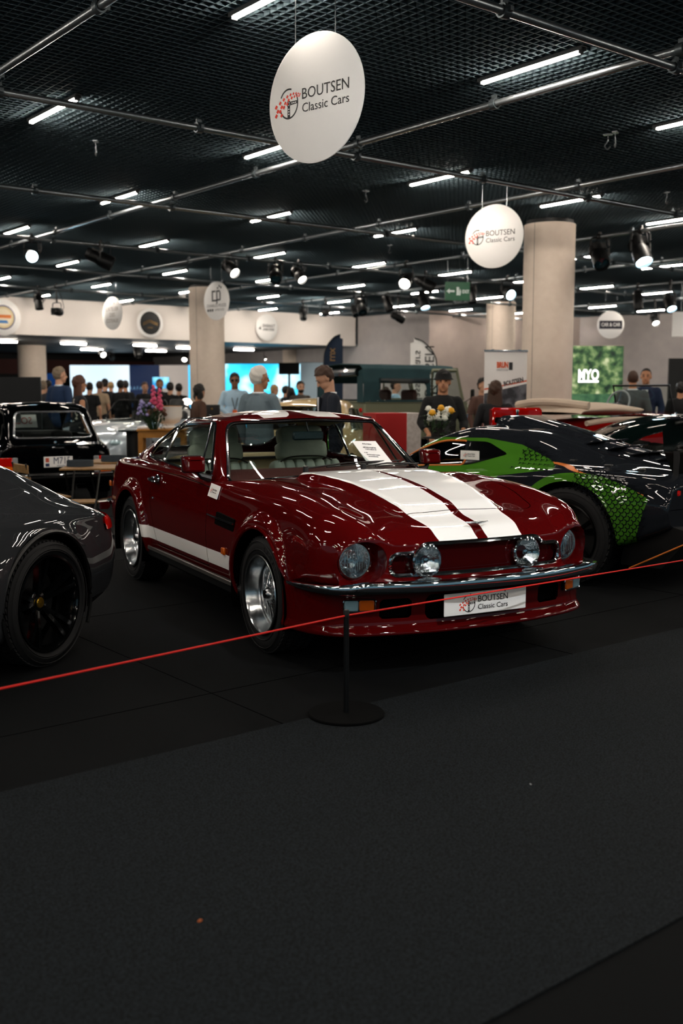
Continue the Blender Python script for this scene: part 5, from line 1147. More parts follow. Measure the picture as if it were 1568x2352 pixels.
swl = obj('steering_wheel', xf(lathe([(.19 + .014 * math.cos(a), .014 * math.sin(a)) for a in np.linspace(0, 2 * pi, 9)], 32, 'x'), (-.12, .22, 1.31), rotm('Y', .35)), mat('ivory_rim', '#8f9a9c', .3), rr); obj('wheel_spokes', xf(join(box(.008, .36, .012), box(.008, .012, .36), xf(lathe([(0, .02), (.03, 0)], 12, 'x'), (0, 0, 0))), (-.12, .22, 1.31), rotm('Y', .35)), M_chrome, swl); obj('steering_column', tube(np.array([(-.12, .22, 1.31), (.3, .22, 1.15)]), .015, 6), M_trim, swl)
hh_ = []
for x, z, t_ in ((-.62, 1.24, .05), (-.80, 1.235, .09), (-1.1, 1.25, .09), (-1.5, 1.25, .08), (-1.78, 1.235, .06), (-1.86, 1.20, .02)): hh_.append([(x, .60 * math.cos(a), z + t_ * math.sin(a) * (1 if math.sin(a) > 0 else .9)) for a in np.linspace(0, 2 * pi, 28, endpoint=False)])
obj('folded_hood', gridmesh(catmull(np.array(hh_), 4), wrap_v=True), M_creamc, rr); obj('hood_roll', tube(curve3([(-1.72, -.60, 1.30), (-1.82, -.2, 1.34), (-1.82, .2, 1.34), (-1.72, .6, 1.30)], 5), .05, 8), M_creamc, rr)
obj('tonneau_edge', tube(curve3([(-.45, -.60, 1.11), (-.8, -.64, 1.12), (-1.3, -.62, 1.12), (-1.7, -.55, 1.08)], 5), .035, 8), M_creamc, rr)
obj('fuel_cap', lathe([(0, .02), (.04, .015), (.045, 0)], 16), M_chrome, rr).location = (.75, -.12, 1.14)
# ================================================================ people
SKIN = mat('skin_light', '#c9977a', .55); SKIN2 = mat('skin_warm', '#b07b5a', .55); SKIN3 = mat('skin_tan', '#8d5f45', .55)
HAIRS = {'white': mat('white_hair', '#d8d4cc', .7, bump=(90, .5)), 'brown': mat('brown_hair', '#3b2416', .6, bump=(90, .5)), 'dark': mat('dark_hair', '#120c09', .6, bump=(90, .5)), 'auburn': mat('auburn_hair', '#4a2817', .55, bump=(90, .5)), 'grey': mat('greying_hair', '#7a6a58', .7, bump=(90, .5)), 'blond': mat('blond_hair', '#9c7c4e', .6, bump=(90, .5))}
def cloth(c, name=None): return mat('cloth' + c, c, .85, sheen=.0, noise=(18, c, .3, .7), bump=(70, .25))
def person(px, dep, f, h, label, top='#101114', bottom='#15161a', hair=('short', 'dark'), skin=SKIN, arms=None, jacket=False, sleeve='long', lean=0., headturn=0., headdown=0., shirt=None, hat=None, lanyard=None, glasses=False, beard=None, sit=False, voxel=None, dress=None, extras=None, group=None):
    """f: 0 faces the camera, 90 the image right, 180 away, -90 the image left.  Local: +x front, +y the person's left."""
    c = floor_at(px, dep); fr = math.radians(f); d = RGT * math.sin(fr) - FWD * math.cos(fr); k = h / 1.75
    P = thing('person', label, 'person', c, math.atan2(d[1], d[0]), group); vx = voxel or (.009 if dep < 16 else .013)
    dz = -.42 if sit else 0.
    J = {'hip': (0, .095, .92 + dz), 'knee': (.42 if sit else .02, .10, .50 if sit else .49), 'ank': (.40 if sit else -.01, .095, .085), 'sho': (-.01, .178, 1.395 + dz)}
    A = {1: [(-.03, .255, 1.14), (.05, .24, .90)], -1: [(-.03, -.255, 1.14), (.05, -.24, .90)]}
    if arms: A.update(arms)
    A = {s: [np.array(q) + [0, 0, dz] for q in v] for s, v in A.items()}
    L = lambda p_: np.array(p_) + np.array([lean * max(0, (p_[2] - .95 - dz)), 0, 0])
    fl = lambda p_, s: np.array(p_) * [1, s, 1]
    hc = L((.012, 0, 1.632 + dz)); nb = L((-.015, 0, 1.44 + dz)); Rh = rotm('Z', headturn) @ rotm('Y', headdown)
    def hp(v): return hc + Rh @ np.array(v) + np.array([headdown * .03, 0, 0])
    # --- skin: head with jaw, nose, ears; neck; hands with fingers; and the whole figure underneath
    hd = [xf(ball((.098, .080, .104), (-.006, 0, .022)), hp((0, 0, 0)), Rh), xf(ball((.072, .063, .074), (.022, 0, -.055)), hp((0, 0, 0)), Rh), capsule(hp((.092, 0, .012)), hp((.110, 0, -.026)), .010, .015, 8), capsule(hp((-.022, 0, -.06)), nb, .057, .066)]
    hd += [xf(ball((.022, .010, .032), (-.008, s * .082, -.008)), hp((0, 0, 0)), Rh) for s in (-1, 1)] + [xf(ball((.03, .024, .018), (.055, 0, -.105)), hp((0, 0, 0)), Rh), xf(ball((.02, .028, .012), (.072, 0, -.06)), hp((0, 0, 0)), Rh)]
    lim = []
    for s in (-1, 1):
        sh = L(fl(J['sho'], s)); el, wr = L(A[s][0]), L(A[s][1]); u = wr - el; u /= np.linalg.norm(u); side = np.cross(u, [0, 0, 1.]); side = side / max(np.linalg.norm(side), 1e-6) if np.linalg.norm(side) > .2 else np.array([0, 1., 0]); nrm = np.cross(side, u)
        lim += [capsule(sh + (el - sh) * .12, el, .046, .040), capsule(el, wr, .039, .026), capsule(wr, wr + u * .055, .026, .034)]
        for j in range(4): b0 = wr + u * .075 + side * (.030 - .020 * j); ln = (.036, .042, .039, .030)[j]; b1 = b0 + u * ln + nrm * -.008; lim += [capsule(b0, b1, .0095, .0085, 6), capsule(b1, b1 + u * ln * .75 - nrm * .018, .0085, .007, 6)]
        t0 = wr + u * .03 + side * .03; t1 = t0 + u * .03 + side * .022 - nrm * .01; lim += [capsule(t0, t1, .012, .010, 6), capsule(t1, t1 + u * .028 + side * .004, .010, .008, 6)]
        hip, kn, an = fl(J['hip'], s), fl(J['knee'], s), fl(J['ank'], s); lim += [capsule(hip, kn, .078, .052), capsule(kn, an, .050, .034), capsule(an, an + [.14, 0, -.045], .036, .032)]
    tor = [xf(ball((.105, .165, .20), (0, 0, 0)), L((0, 0, 1.27 + dz))), xf(ball((.10, .15, .17), (0, 0, 0)), L((0, 0, 1.0 + dz))), xf(ball((.10, .135, .15)), L((0, 0, 1.13 + dz))), capsule(L((-.01, -.14, 1.365 + dz)), L((-.01, .14, 1.365 + dz)), .045, .045)]
    sk = evalmesh(join(*(hd + lim + tor)), [('REMESH', dict(mode='VOXEL', voxel_size=vx * .8)), ('SMOOTH', dict(factor=.5, iterations=2))]); sk = Msh(sk.V * k, sk.F)
    body = obj('body', sk, skin, P, smooth=True)
    if not hasattr(person, 'dark'): person.dark = mat('eye_dark', '#1a1210', .3); person.lip = mat('lips', '#8c4f45', .5)
    ey = [xf(ball((.008, .014, .007)), hp((.086, s * .032, .008)), Rh) for s in (-1, 1)]; 
    for q in ey: obj('eye', Msh(q.V * k, q.F), person.dark, P)
    for s in (-1, 1): q = xf(ball((.006, .020, .005)), hp((.091, s * .033, .030)), Rh); obj('eyebrow', Msh(q.V * k, q.F), HAIRS[hair[1]] if hair[1] in HAIRS else person.dark, P)
    q = xf(ball((.006, .022, .006)), hp((.090, 0, -.060)), Rh); obj('mouth', Msh(q.V * k, q.F), person.lip, P)
    # --- clothes
    tc = cloth(top) if isinstance(top, str) else top; bc = cloth(bottom); e = .018 if jacket else .012
    ct = [xf(ball((.115 + e, .172 + e, .21 + e)), L((0, 0, 1.27 + dz))), xf(ball((.11 + e, .155 + e, .16 + e)), L((0, 0, 1.12 + dz))), xf(ball((.112 + e, .165 + e, .17 + e)), L((0, 0, .99 + dz))), capsule(L((-.01, -.15, 1.375 + dz)), L((-.01, .15, 1.375 + dz)), .062 + e * .6, .062 + e * .6), capsule(nb - [0, 0, .02], nb + [0, 0, .008], .076, .066)] + [capsule(nb + [-.01, s * .03, -.02], L((-.01, s * .165, 1.395 + dz)), .062, .058) for s in (-1, 1)]
    if jacket: ct += [xf(ball((.118 + e, .172 + e, .14)), L((0, 0, .90 + dz)))]
    for s in (-1, 1):
        sh = L(fl(J['sho'], s)); el, wr = L(A[s][0]), L(A[s][1])
        if sleeve == 'none': continue
        if sleeve == 'short': ct += [capsule(sh, sh + (el - sh) * .62, .066, .062)]
        else: ct += [capsule(sh, el, .064 + e * .5, .052 + e * .5), capsule(el, el + (wr - el) * (.45 if sleeve == 'pushed' else .93), .052 + e * .4, (.05 if sleeve == 'pushed' else .038) + e * .4)]
    tm = evalmesh(join(*ct), [('REMESH', dict(mode='VOXEL', voxel_size=vx)), ('SMOOTH', dict(factor=.5, iterations=3))]); tm = Msh(tm.V * k, tm.F); to = obj('jacket' if jacket else 'top', tm, dress or tc, P, smooth=True)
    cb = [xf(ball((.115, .168, .13)), (0, 0, .94 + dz))]
    for s in (-1, 1): hip, kn, an = fl(J['hip'], s), fl(J['knee'], s), fl(J['ank'], s); cb += [capsule(hip, kn, .092, .068), capsule(kn, an + [0, 0, .01], .068, .056)]
    if dress: cb += [capsule((0, 0, .95 + dz), (0, 0, .55), .17, .24)]
    bm_ = evalmesh(join(*cb), [('REMESH', dict(mode='VOXEL', voxel_size=vx * 1.3)), ('SMOOTH', dict(factor=.5, iterations=3))]); obj('skirt' if dress else 'trousers', Msh(bm_.V * k, bm_.F), dress or bc, P, smooth=True)
    for s in (-1, 1): an = fl(J['ank'], s); q = join(pillow(.27, .10, .07, (an[0] + .07, an[1], .036), .5), capsule(an + [0, 0, -.02], an + [.0, 0, .02], .05, .045)); obj('shoe', Msh(q.V * k, q.F), M_blackgloss, P)
    # --- hair
    st, hcq = hair; hm = HAIRS[hcq]; hs = ball((.112, .094, .116), (-.016, 0, .034), 26, 40) if st != 'crop' else ball((.105, .087, .110), (-.012, 0, .032), 20, 28); cut = {'short': .018, 'long': -.02, 'bob': -.02, 'crop': .03}[st]
    hs, _ = clip(hs, lambda V: np.maximum(V[:, 2] - cut - .035 - np.maximum(0, V[:, 0] - .02) * .62, np.minimum(-.012 - V[:, 0], V[:, 2] + .075)))
    V = hs.V; V = V * (1 + (.03 * np.sin(V[:, :1] * 70 + V[:, 1:2] * 45 + 1) + .03 * np.sin(V[:, 2:3] * 90 - V[:, 1:2] * 60) + .02 * np.sin(V[:, 1:2] * 150 + V[:, :1] * 120)) * (.25 if st == 'crop' else 1)); hs = Msh(V, hs.F); prt = [xf(hs, hp((0, 0, 0)), Rh)]
    if st in ('long', 'bob'):
        Lh = .40 if st == 'long' else .10; rows = []
        for t in np.linspace(0, 1, 10):
            z = .02 - t * (Lh + .06); wd = .098 + .03 * math.sin(t * 2.6) - .03 * t * (st == 'long'); rows.append([(-.035 - .052 * math.cos(a) * (1 - .25 * t) - .03 * t * (st == 'long'), wd * math.sin(a) + .012 * math.sin(7 * t + 3 * a) * t, z + .012 * math.sin(9 * a)) for a in np.linspace(-2.0, 2.0, 22)])
        g = gridmesh(np.array(rows)); prt.append(xf(Msh(g.V, g.F), hp((0, 0, 0)), Rh)); prt.append(xf(Msh(g.V * [.9, .93, 1], [q[::-1] for q in g.F]), hp((0, 0, 0)), Rh))
    hm_ = join(*[Msh(q.V, q.F) for q in prt]); obj('hair', Msh(hm_.V * k, hm_.F), hm, P, smooth=True)
    def add(name, m, ma): return obj(name, Msh(m.V * k, m.F), ma, P, smooth=True)
    if beard: q = clip(ball((.075, .066, .075), (.022, 0, -.058), 14, 20), lambda V: np.maximum(-.045 - V[:, 2], .03 - V[:, 0]) * -1 if False else (-.052 - V[:, 2]))[0]; add('beard', xf(q, hp((0, 0, 0)), Rh), HAIRS[beard])
    if jacket or shirt:
        sc = cloth(shirt or '#e6ebf0'); add('shirt_collar', tube(np.array([nb + [.072 * math.cos(a) + .004, .07 * math.sin(a), .028 - .035 * max(0, math.cos(a))] for a in np.linspace(0, 2 * pi, 20, endpoint=False)]), .014, 6, True), sc)
        if jacket:
            add('shirt_front', Msh([L((.142, -.02, 1.16 + dz)), L((.142, .02, 1.16 + dz)), L((.125, .05, 1.42 + dz)), L((.125, -.05, 1.42 + dz))], [(0, 1, 2, 3)]), sc)
            for s in (-1, 1): add('lapel', Msh([L((.146, s * .022, 1.15 + dz)), L((.146, s * .055, 1.27 + dz)), L((.10, s * .09, 1.41 + dz)), L((.125, s * .05, 1.43 + dz))], [(0, 1, 2, 3), (3, 2, 1, 0)]), tc)
    if hat:
        q = join(lathe([(.0, .108), (.045, .104), (.078, .088), (.096, .055), (.101, .02), (.118, .002), (.122, -.004), (.10, .008)], 32)) if hat == 'hat' else join(clip(ball((.108, .092, .11), (-.012, 0, .04), 14, 24), lambda V: V[:, 2] - .045)[0], pillow(.15, .14, .012, (.10, 0, .048), .6)); add('hat', xf(q, hp((-.012, 0, .028)) - Rh @ np.array([0, 0, .0]), Rh), mat('felt_black', '#0b0b0d', .9))
    if glasses:
        for s in (-1, 1): add('sunglass_lens', xf(pillow(.008, .052, .038, (0, 0, 0), .5), hp((.092, s * .032, .006)), Rh), M_blackgloss)
        add('glasses_frame', join(*[capsule(hp((.09, s * .06, .012)), hp((-.01, s * .08, .012)), .004, .004, 6) for s in (-1, 1)] + [capsule(hp((.094, -.06, .014)), hp((.094, .06, .014)), .004, .004, 6)]), M_trim)
    if lanyard:
        for s in (-1, 1): add('lanyard', tube(np.array([nb + [.03, s * .07, .0], L((.135, s * .045, 1.30 + dz)), L((.150, s * .004, 1.12 + dz))]), .008, 5), mat('lanyard_cloth', '#3c3e45', .8))
        add('badge', pillow(.006, .085, .11, L((.158, 0, 1.06 + dz)), .25), mat('badge' + lanyard, lanyard, .5))
    if extras: extras(P, L, k, A)
    return P
# floral dress fabric
fd = mat('floral_fabric', '#0e1018', .8); nt = fd.node_tree; vr = nt.nodes.new('ShaderNodeTexVoronoi'); vr.inputs['Scale'].default_value = 11; rp = nt.nodes.new('ShaderNodeValToRGB'); tcn = nt.nodes.new('ShaderNodeTexCoord')
rp.color_ramp.elements[0].position = .20; rp.color_ramp.elements[1].position = .24; rp.color_ramp.elements[0].color = lin('#d8d2c4'); rp.color_ramp.elements[1].color = lin('#0e1018')
nt.links.new(tcn.outputs['Object'], vr.inputs['Vector']); nt.links.new(vr.outputs['Distance'], rp.inputs['Fac']); nt.links.new(rp.outputs['Color'], nt.nodes['Principled BSDF'].inputs['Base Color'])
person(138, 18.8, 150, 1.89, 'tall man with tousled greying hair in blue jacket standing beyond the black hatchback', top='#122a4a', hair=('short', 'grey'), jacket=True, headturn=-.5, shirt='#cfe0ee')
person(182, 16.1, 120, 1.70, 'woman with long auburn hair in sleeveless black floral dress beside the black hatchback', hair=('long', 'auburn'), sleeve='none', dress=fd, skin=SKIN2, headturn=.2)
def crowd():
    back = 'in the crowd before the far blue-white screen'
    rows = [(206, 24.5, 175, 1.68, 'short-haired man in plain black T-shirt standing ' + back, '#0a0a0c', ('crop', 'dark'), 'short', None), (229, 25.6, 165, 1.72, 'man in beige striped T-shirt standing ' + back, '#b19a7f', ('crop', 'brown'), 'short', None),
            (242, 28.5, 160, 1.78, 'person in black cap and dark clothes ' + back, '#10131a', ('crop', 'dark'), 'long', 'cap'), (255, 29.5, 190, 1.74, 'man with cropped light brown hair in navy ' + back, '#0c1220', ('crop', 'blond'), 'long', None),
            (277, 27.0, 170, 1.75, 'camera operator in black before the far blue-white screen', '#08090b', ('short', 'dark'), 'long', None), (288, 29.0, 200, 1.76, 'dark-haired person in black standing close behind the camera operator', '#0b0d12', ('short', 'dark'), 'long', None),
            (99, 24.0, 160, 1.70, 'grey-haired person in grey jacket beside the black partition', '#2c2c30', ('short', 'grey'), 'long', None), (111, 26.5, 170, 1.74, 'dark-haired person half hidden behind the grey-haired one by the partition', '#17181d', ('short', 'dark'), 'long', None),
            (333, 27.0, 20, 1.70, 'dark-haired person in black left of the wall monitor', '#0c0c10', ('short', 'brown'), 'long', None), (367, 26.0, 10, 1.76, 'bearded man in dark jacket facing out before the wall monitor', '#111216', ('short', 'brown'), 'long', None),
            (391, 25.5, 170, 1.68, 'young man in black T-shirt with red print right of the wall monitor', '#0b0b0d', ('short', 'dark'), 'short', None), (411, 26.5, 180, 1.66, 'young man in black T-shirt beside the round column', '#0a0b0e', ('short', 'dark'), 'short', None),
            (630, 25.0, 60, 1.62, 'blond woman in white top before the cyan video wall', '#dfe6ea', ('bob', 'blond'), 'long', None), (656, 26.5, 120, 1.60, 'dark-haired person in black before the cyan video wall', '#0f1216', ('short', 'dark'), 'long', None), (668, 24.5, 200, 1.55, 'short dark-haired person between two others before the cyan wall', '#101014', ('bob', 'dark'), 'long', None),
            (690, 22.5, 20, 1.68, 'bearded man in grey-brown shirt under the black monitor', '#3a342e', ('short', 'dark'), 'long', None), (885, 21.0, 150, 1.55, 'brown-haired person seen through the off-roader side window', '#1a1410', ('short', 'brown'), 'long', None), (908, 21.6, 70, 1.70, 'man in pale blue shirt seen through the off-roader side window', '#9fc4dd', ('short', 'dark'), 'long', None),
            (1108, 17.5, 30, 1.68, 'dark-haired person half hidden behind the banner stand', '#5a4038', ('short', 'dark'), 'long', None), (1562, 18.6, 160, 1.62, 'person in black jacket beside the black display panel', '#0c0d10', ('short', 'dark'), 'long', None)]
    for px, d, f, h, lab, top, hr, sl, hat in rows:
        person(px, d, f, h, lab, top=top, hair=hr, sleeve=sl, hat=hat, voxel=.018, skin=random.choice([SKIN, SKIN2]), beard='dark' if 'bearded' in lab else None)
crowd()
person(457, 17.2, 120, 1.58, 'woman with black bob in brown cardigan beside the round column', top='#4a3226', hair=('bob', 'dark'), skin=SKIN2, headturn=.3)
person(539, 19.4, 5, 1.795, 'man in light blue shirt and sunglasses with orange badge beside the column', top='#a9c6da', hair=('short', 'dark'), skin=SKIN3, lanyard='#e0632a', glasses=True, arms={1: [(.02, .27, 1.16), (.20, .03, 1.02)], -1: [(.02, -.27, 1.16), (.20, -.05, 1.0)]}, shirt='#b9d2e4')
person(596, 12.0, 150, 1.74, 'white-haired man in pale blue-grey suit behind the dark red coupe', top='#66767f', bottom='#4a5d68', hair=('short', 'white'), skin=SKIN2, jacket=True, headturn=-.55, arms={-1: [(.02, -.28, 1.15), (.20, -.26, 1.0)]})
person(762, 11.9, -75, 1.74, 'young man in navy suit looking down behind the dark red coupe', top='#0b1322', bottom='#0b1322', hair=('short', 'brown'), jacket=True, headdown=.62, lean=.08, arms={1: [(.06, .26, 1.14), (.26, .10, 1.22)], -1: [(.10, -.25, 1.15), (.30, -.05, 1.18)]})
person(1017, 12.2, 8, 1.705, 'man in black hat and black sweater with lanyard behind the bouquet', top='#0a0b0d', hair=('short', 'dark'), skin=SKIN2, hat='hat', lanyard='#17181b', sleeve='pushed', headturn=-.25, arms={1: [(.0, .262, 1.15), (.17, .21, 1.02)], -1: [(.0, -.262, 1.15), (.17, -.21, 1.02)]})
person(1138, 13.35, 165, 1.59, 'woman with long brown hair in black beside the red tool cabinet', top='#0b0d12', hair=('long', 'brown'), headturn=-.2)
person(1452, 17.2, 165, 1.80, 'man in grey suit with his back turned beyond the red roadster', top='#4b5152', hair=('crop', 'brown'), jacket=True, skin=SKIN2)
person(1482, 18.2, -20, 1.86, 'dark-haired man in navy suit facing the man in grey', top='#142440', hair=('crop', 'dark'), jacket=True, skin=SKIN2)
# ================================================================ signs
def vec(a, b): return RGT * a + FWD * b
def disc(px, py, dep, ang, dia, label, wires=True, onwall=False, m=None):
    """round hanging sign; ang = degrees its face turns to the image left"""
    c = at_depth(px, py, dep); a = math.radians(ang); r = vec(math.cos(a), -math.sin(a)); n = vec(-math.sin(a), -math.cos(a))
    if onwall: r = np.array([1., 0, 0]); n = np.array([0, -1., 0]); c = np.array([xw(px, YF - .1), YF - .10, 0]); rr = _ray(px, py); c[2] = CAM_H + rr[2] * c[1] / rr[1]
    t = thing('round_sign', label, 'sign', c, 0); F = frame((0, 0, 0), tuple(r), (0, 0, 1)); F3 = np.array(F.to_3x3())
    obj('disc', xf(lathe([(0, .006), (dia / 2 - .004, .006), (dia / 2, .003), (dia / 2, -.006), (0, -.006)], 72), (0, 0, 0), F3), m or M_signw, t)
    if wires and not onwall:
        for s in (-1, 1): q = r * s * dia * .21; z0 = math.sqrt((dia / 2) ** 2 - (dia * .21) ** 2); obj('wire', tube(np.array([q + [0, 0, z0 - .01], q + [0, 0, CEIL + .02 - c[2]]]), .0035, 5), M_steel, t)
    elif onwall: obj('standoff', xf(lathe([(.03, 0), (.03, .1)], 12, 'y'), (0, 0, 0)), M_steel, t)
    F.translation = Vector(n * .0065); return t, F
M_signw = mat('sign_white', '#f4f3f1', .5); INK = mat('sign_ink', '#2a2a2c', .5)
t, F = disc(724, 225, 6.88, 40, .80, 'largest white disc sign with steering wheel logo, hung on two long wires'); logo(t, .70, F)
t, F = disc(1134, 543, 13.65, 31, .80, 'white disc sign with steering wheel logo hanging before the big column'); logo(t, .70, F)
t, F = disc(497, 691, 22.2, 42, .80, 'white disc sign with black square monogram before the round column')
text('CHARLES POZZI', .085, INK, t, 'lettering', F @ Matrix.Translation((0, -.10, 0)), w=.60); text('APPROVED', .07, mat('sign_grey', '#8a8a8a', .5), t, 'lettering', F @ Matrix.Translation((.10, -.19, 0)), w=.30)
sq = lambda x, y, s, sk=0: Msh([(x - s, y - s, .001), (x + s, y - s, .001), (x + s + sk, y + s, .001), (x - s + sk, y + s, .001)], [(0, 1, 2, 3)])
cp = obj('monogram', join(*[Msh([(x0, y0, .001), (x1, y0, .001), (x1, y1, .001), (x0, y1, .001)], [(0, 1, 2, 3)]) for x0, y0, x1, y1 in ((-.14, .02, -.10, .18), (-.14, .18, -.02, .215), (-.14, -.01, .0, .025), (.0, -.06, .04, .18), (.0, .18, .12, .215), (.10, .02, .14, .18), (.04, .0, .13, .035))]), INK, t, smooth=False); cp.data.transform(F)
o = obj('monogram_dots', join(*[sq(x, y, .02) for x, y in ((.05, .26), (.10, .30), (.15, .27))]), INK, t, smooth=False); o.data.transform(F)
o = obj('flag_bars', join(*[sq(x, -.19, .025) for x in (-.26, -.19, -.12)]), INK, t, smooth=False); o.data.transform(F)
t, F = disc(258, 720, 25.8, 42, .80, 'white disc sign with three lines of grey lettering before the fascia'); GI = mat('sign_warm_grey', '#8d8378', .5)
for i, (s_, w_) in enumerate((("L'ATELIER", .5), ('DES', .2), ('COTEAUX', .48))): text(s_, .13, GI, t, 'lettering', F @ Matrix.Translation((0, .10 - .14 * i, 0)), w=w_)
o = obj('sign_ornament', join(sq(-.08, .24, .018), sq(.08, .24, .018)), GI, t, smooth=False); o.data.transform(F)
t, F = disc(346, 742, 32.5, 0, .88, 'white wall disc with black roundel and gold car outline on the fascia', onwall=True)
o = obj('black_roundel', lathe([(0, .002), (.345, .002), (.345, 0)], 48), M_black, t); o.data.transform(F); gold = mat('sign_gold', '#9a7434', .4, .5)
for zs in (0, .05): o = obj('gold_car_line', tube(curve3([(-.25, -.02 - zs, .004), (-.15, .03 - zs, .004), (-.02, .08 - zs, .004), (.1, .04 - zs, .004), (.25, -.01 - zs, .004)], 5), .008, 5), gold, t); o.data.transform(F)
text('CLASSIC', .05, gold, t, 'lettering', F @ Matrix.Translation((0, -.14, .003)))
t, F = disc(613, 752, 36, 0, .86, 'white wall disc with two slanted lines of black lettering on the fascia', onwall=True); text('DASSAULT', .13, INK, t, 'lettering', F @ Matrix.Translation((.06, .05, 0)), shear=.25, bold=.004, w=.5); text('AVIATION', .12, INK, t, 'lettering', F @ Matrix.Translation((.06, -.07, 0)), shear=.25, bold=.004, w=.46)
o = obj('bird_mark', Msh([(-.33, -.05, .001), (-.26, .02, .001), (-.22, .15, .001), (-.25, .03, .001), (-.23, -.08, .001)], [(0, 1, 2, 3, 4)]), INK, t, smooth=False); o.data.transform(F)
t, F = disc(10, 729, 31, 0, 1.0, 'white wall disc with ringed orange and blue emblem on the fascia', onwall=True)
for r0, r1, c_ in ((.30, .335, '#4b4a78'), (.24, .30, '#d8c79a')): o = obj('emblem_ring', lathe([(r0, .003), (r1, .003)], 40).flip(), mat('emb' + c_, c_, .5), t); o.data.transform(F)
o = obj('emblem_centre', lathe([(0, .002), (.25, .002)], 40).flip(), mat('emb_cream', '#e9dcc0', .5), t); o.data.transform(F); o = obj('emblem_band', Msh([(-.2, -.02, .005), (.22, -.02, .005), (.22, .07, .005), (-.2, .07, .005)], [(0, 1, 2, 3)]), mat('emb_orange', '#d9742b', .5), t, smooth=False); o.data.transform(F); o = obj('emblem_base', Msh([(-.14, -.16, .005), (.14, -.16, .005), (.1, -.08, .005), (-.1, -.08, .005)], [(0, 1, 2, 3)]), mat('emb_blue', '#3a79b8', .5), t, smooth=False); o.data.transform(F)
t, F = disc(1402, 746, 28.5, -2, .74, 'white disc sign with a dark lettered band near the right wall'); o = obj('dark_band', Msh([(-.31, -.11, .001), (.31, -.11, .001), (.31, .11, .001), (-.31, .11, .001)], [(0, 1, 2, 3)]), mat('band_navy', '#23222e', .5), t, smooth=False); o.data.transform(F); text('CAR & CAR', .13, M_signw, t, 'lettering', F @ Matrix.Translation((0, 0, .003)), w=.52, bold=.003)
# exit sign
c = at_depth(1050, 669, 21); t = thing('exit_sign', 'green hanging exit sign with white arrow', 'sign', c, 0); F = frame((0, 0, 0), tuple(vec(1, .12)), (0, 0, 1)); GRN = mat('exit_green', '#1f5a3c', .4, emit='#1d5b3a', es=.12); WHT = mat('exit_white', '#dfe8e2', .5, emit='#c8d8cf', es=.15)
o = obj('panel', box(.50, .36, .03), GRN, t, smooth=False); o.data.transform(F); F2 = F @ Matrix.Translation((0, 0, .017))
text('EXIT', .09, WHT, t, 'lettering', F2 @ Matrix.Translation((.165, -.01, 0)), w=.14, bold=.003)
o = obj('arrow', Msh([(-.22, 0, 0), (-.16, .05, 0), (-.16, .018, 0), (-.06, .018, 0), (-.06, -.018, 0), (-.16, -.018, 0), (-.16, -.05, 0)], [(0, 6, 5, 4, 3, 2, 1)]), WHT, t, smooth=False); o.data.transform(F2)
o = obj('door_pictogram', join(Msh([(-.02, -.08, 0), (.03, -.08, 0), (.03, .08, 0), (-.02, .08, 0)], [(0, 1, 2, 3)]), Msh([(.035, -.08, 0), (.055, -.08, 0), (.07, -.01, 0), (.05, .05, 0), (.035, .0, 0)], [(0, 1, 2, 3, 4)])), WHT, t, smooth=False); o.data.transform(F2)
for s in (-1, 1): obj('hanger_rod', tube(np.array([vec(s * .2, .024 * s) + [0, 0, .17], vec(s * .2, .024 * s) + [0, 0, CEIL + .02 - c[2]]]), .005, 5), M_steel, t)
# ================================================================ screens and panels in the background
def panel(name, label, cat, x0, y0, x1, y1, dep, m, thick=.06, turn=0., z0=None, frame_m=None):
    """upright board whose picture rectangle is x0..x1, y0..y1 at a depth"""
    a = at_depth((x0 + x1) / 2, y0, dep); b = at_depth((x0 + x1) / 2, y1, dep); w_ = abs(x1 - x0) * dep / F_PX / math.cos(turn); zt, zb = a[2], (b[2] if z0 is None else z0)
    r = vec(math.cos(turn), math.sin(turn)); c = np.array([a[0], a[1], zb]); t = thing(name, label, cat, c, math.atan2(r[1], r[0]))
    obj('board', box(w_, thick, zt - zb, (0, thick / 2, (zt - zb) / 2)), frame_m or M_black, t, smooth=False); obj('face', box(w_ * .99, .006, (zt - zb) * .99, (0, -.003, (zt - zb) / 2)), m, t, smooth=False)
    return t, w_, zt - zb
def glow(name, stops, es, scale=1.5, detail=4, coord='Object'):
    m = mat(name, '#101010', .4); nt = m.node_tree; tc = nt.nodes.new('ShaderNodeTexCoord'); n = nt.nodes.new('ShaderNodeTexNoise'); n.inputs['Scale'].default_value = scale; n.inputs['Detail'].default_value = detail; r = nt.nodes.new('ShaderNodeValToRGB')
    while len(r.color_ramp.elements) < len(stops): r.color_ramp.elements.new(.5)
    for e_, (p_, c_) in zip(r.color_ramp.elements, stops): e_.position = p_; e_.color = lin(c_)
    nt.links.new(tc.outputs[coord], n.inputs['Vector']); nt.links.new(n.outputs['Fac'], r.inputs['Fac']); b = nt.nodes['Principled BSDF']; nt.links.new(r.outputs['Color'], b.inputs['Emission Color']); b.inputs['Emission Strength'].default_value = es; return m
DB = 43.5
panel('backlit_wall', 'glowing pale blue-white backlit wall behind the crowd', 'screen', 160, 838, 297, 960, DB, glow('backlit_white', [(.3, '#a9cfe6'), (.7, '#e4f1f8')], 1.1, .3, 1), z0=0)
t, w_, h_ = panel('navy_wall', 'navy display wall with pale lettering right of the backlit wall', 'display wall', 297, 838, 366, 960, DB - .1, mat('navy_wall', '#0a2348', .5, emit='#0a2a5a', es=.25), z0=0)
text('RAFALE', .2, mat('pale_letters', '#6fa0c4', .5, emit='#6fa0c4', es=.4), t, 'lettering', frame((-.25, -.012, 1.62), (1, 0, 0), (0, 0, 1)), space=1.4, w=.75)
panel('pale_wall', 'pale plain display wall left of the round column', 'display wall', 366, 838, 433, 960, DB - .2, mat('pale_wall', '#cfc6bf', .7, emit='#cfc6bf', es=.25), z0=0)
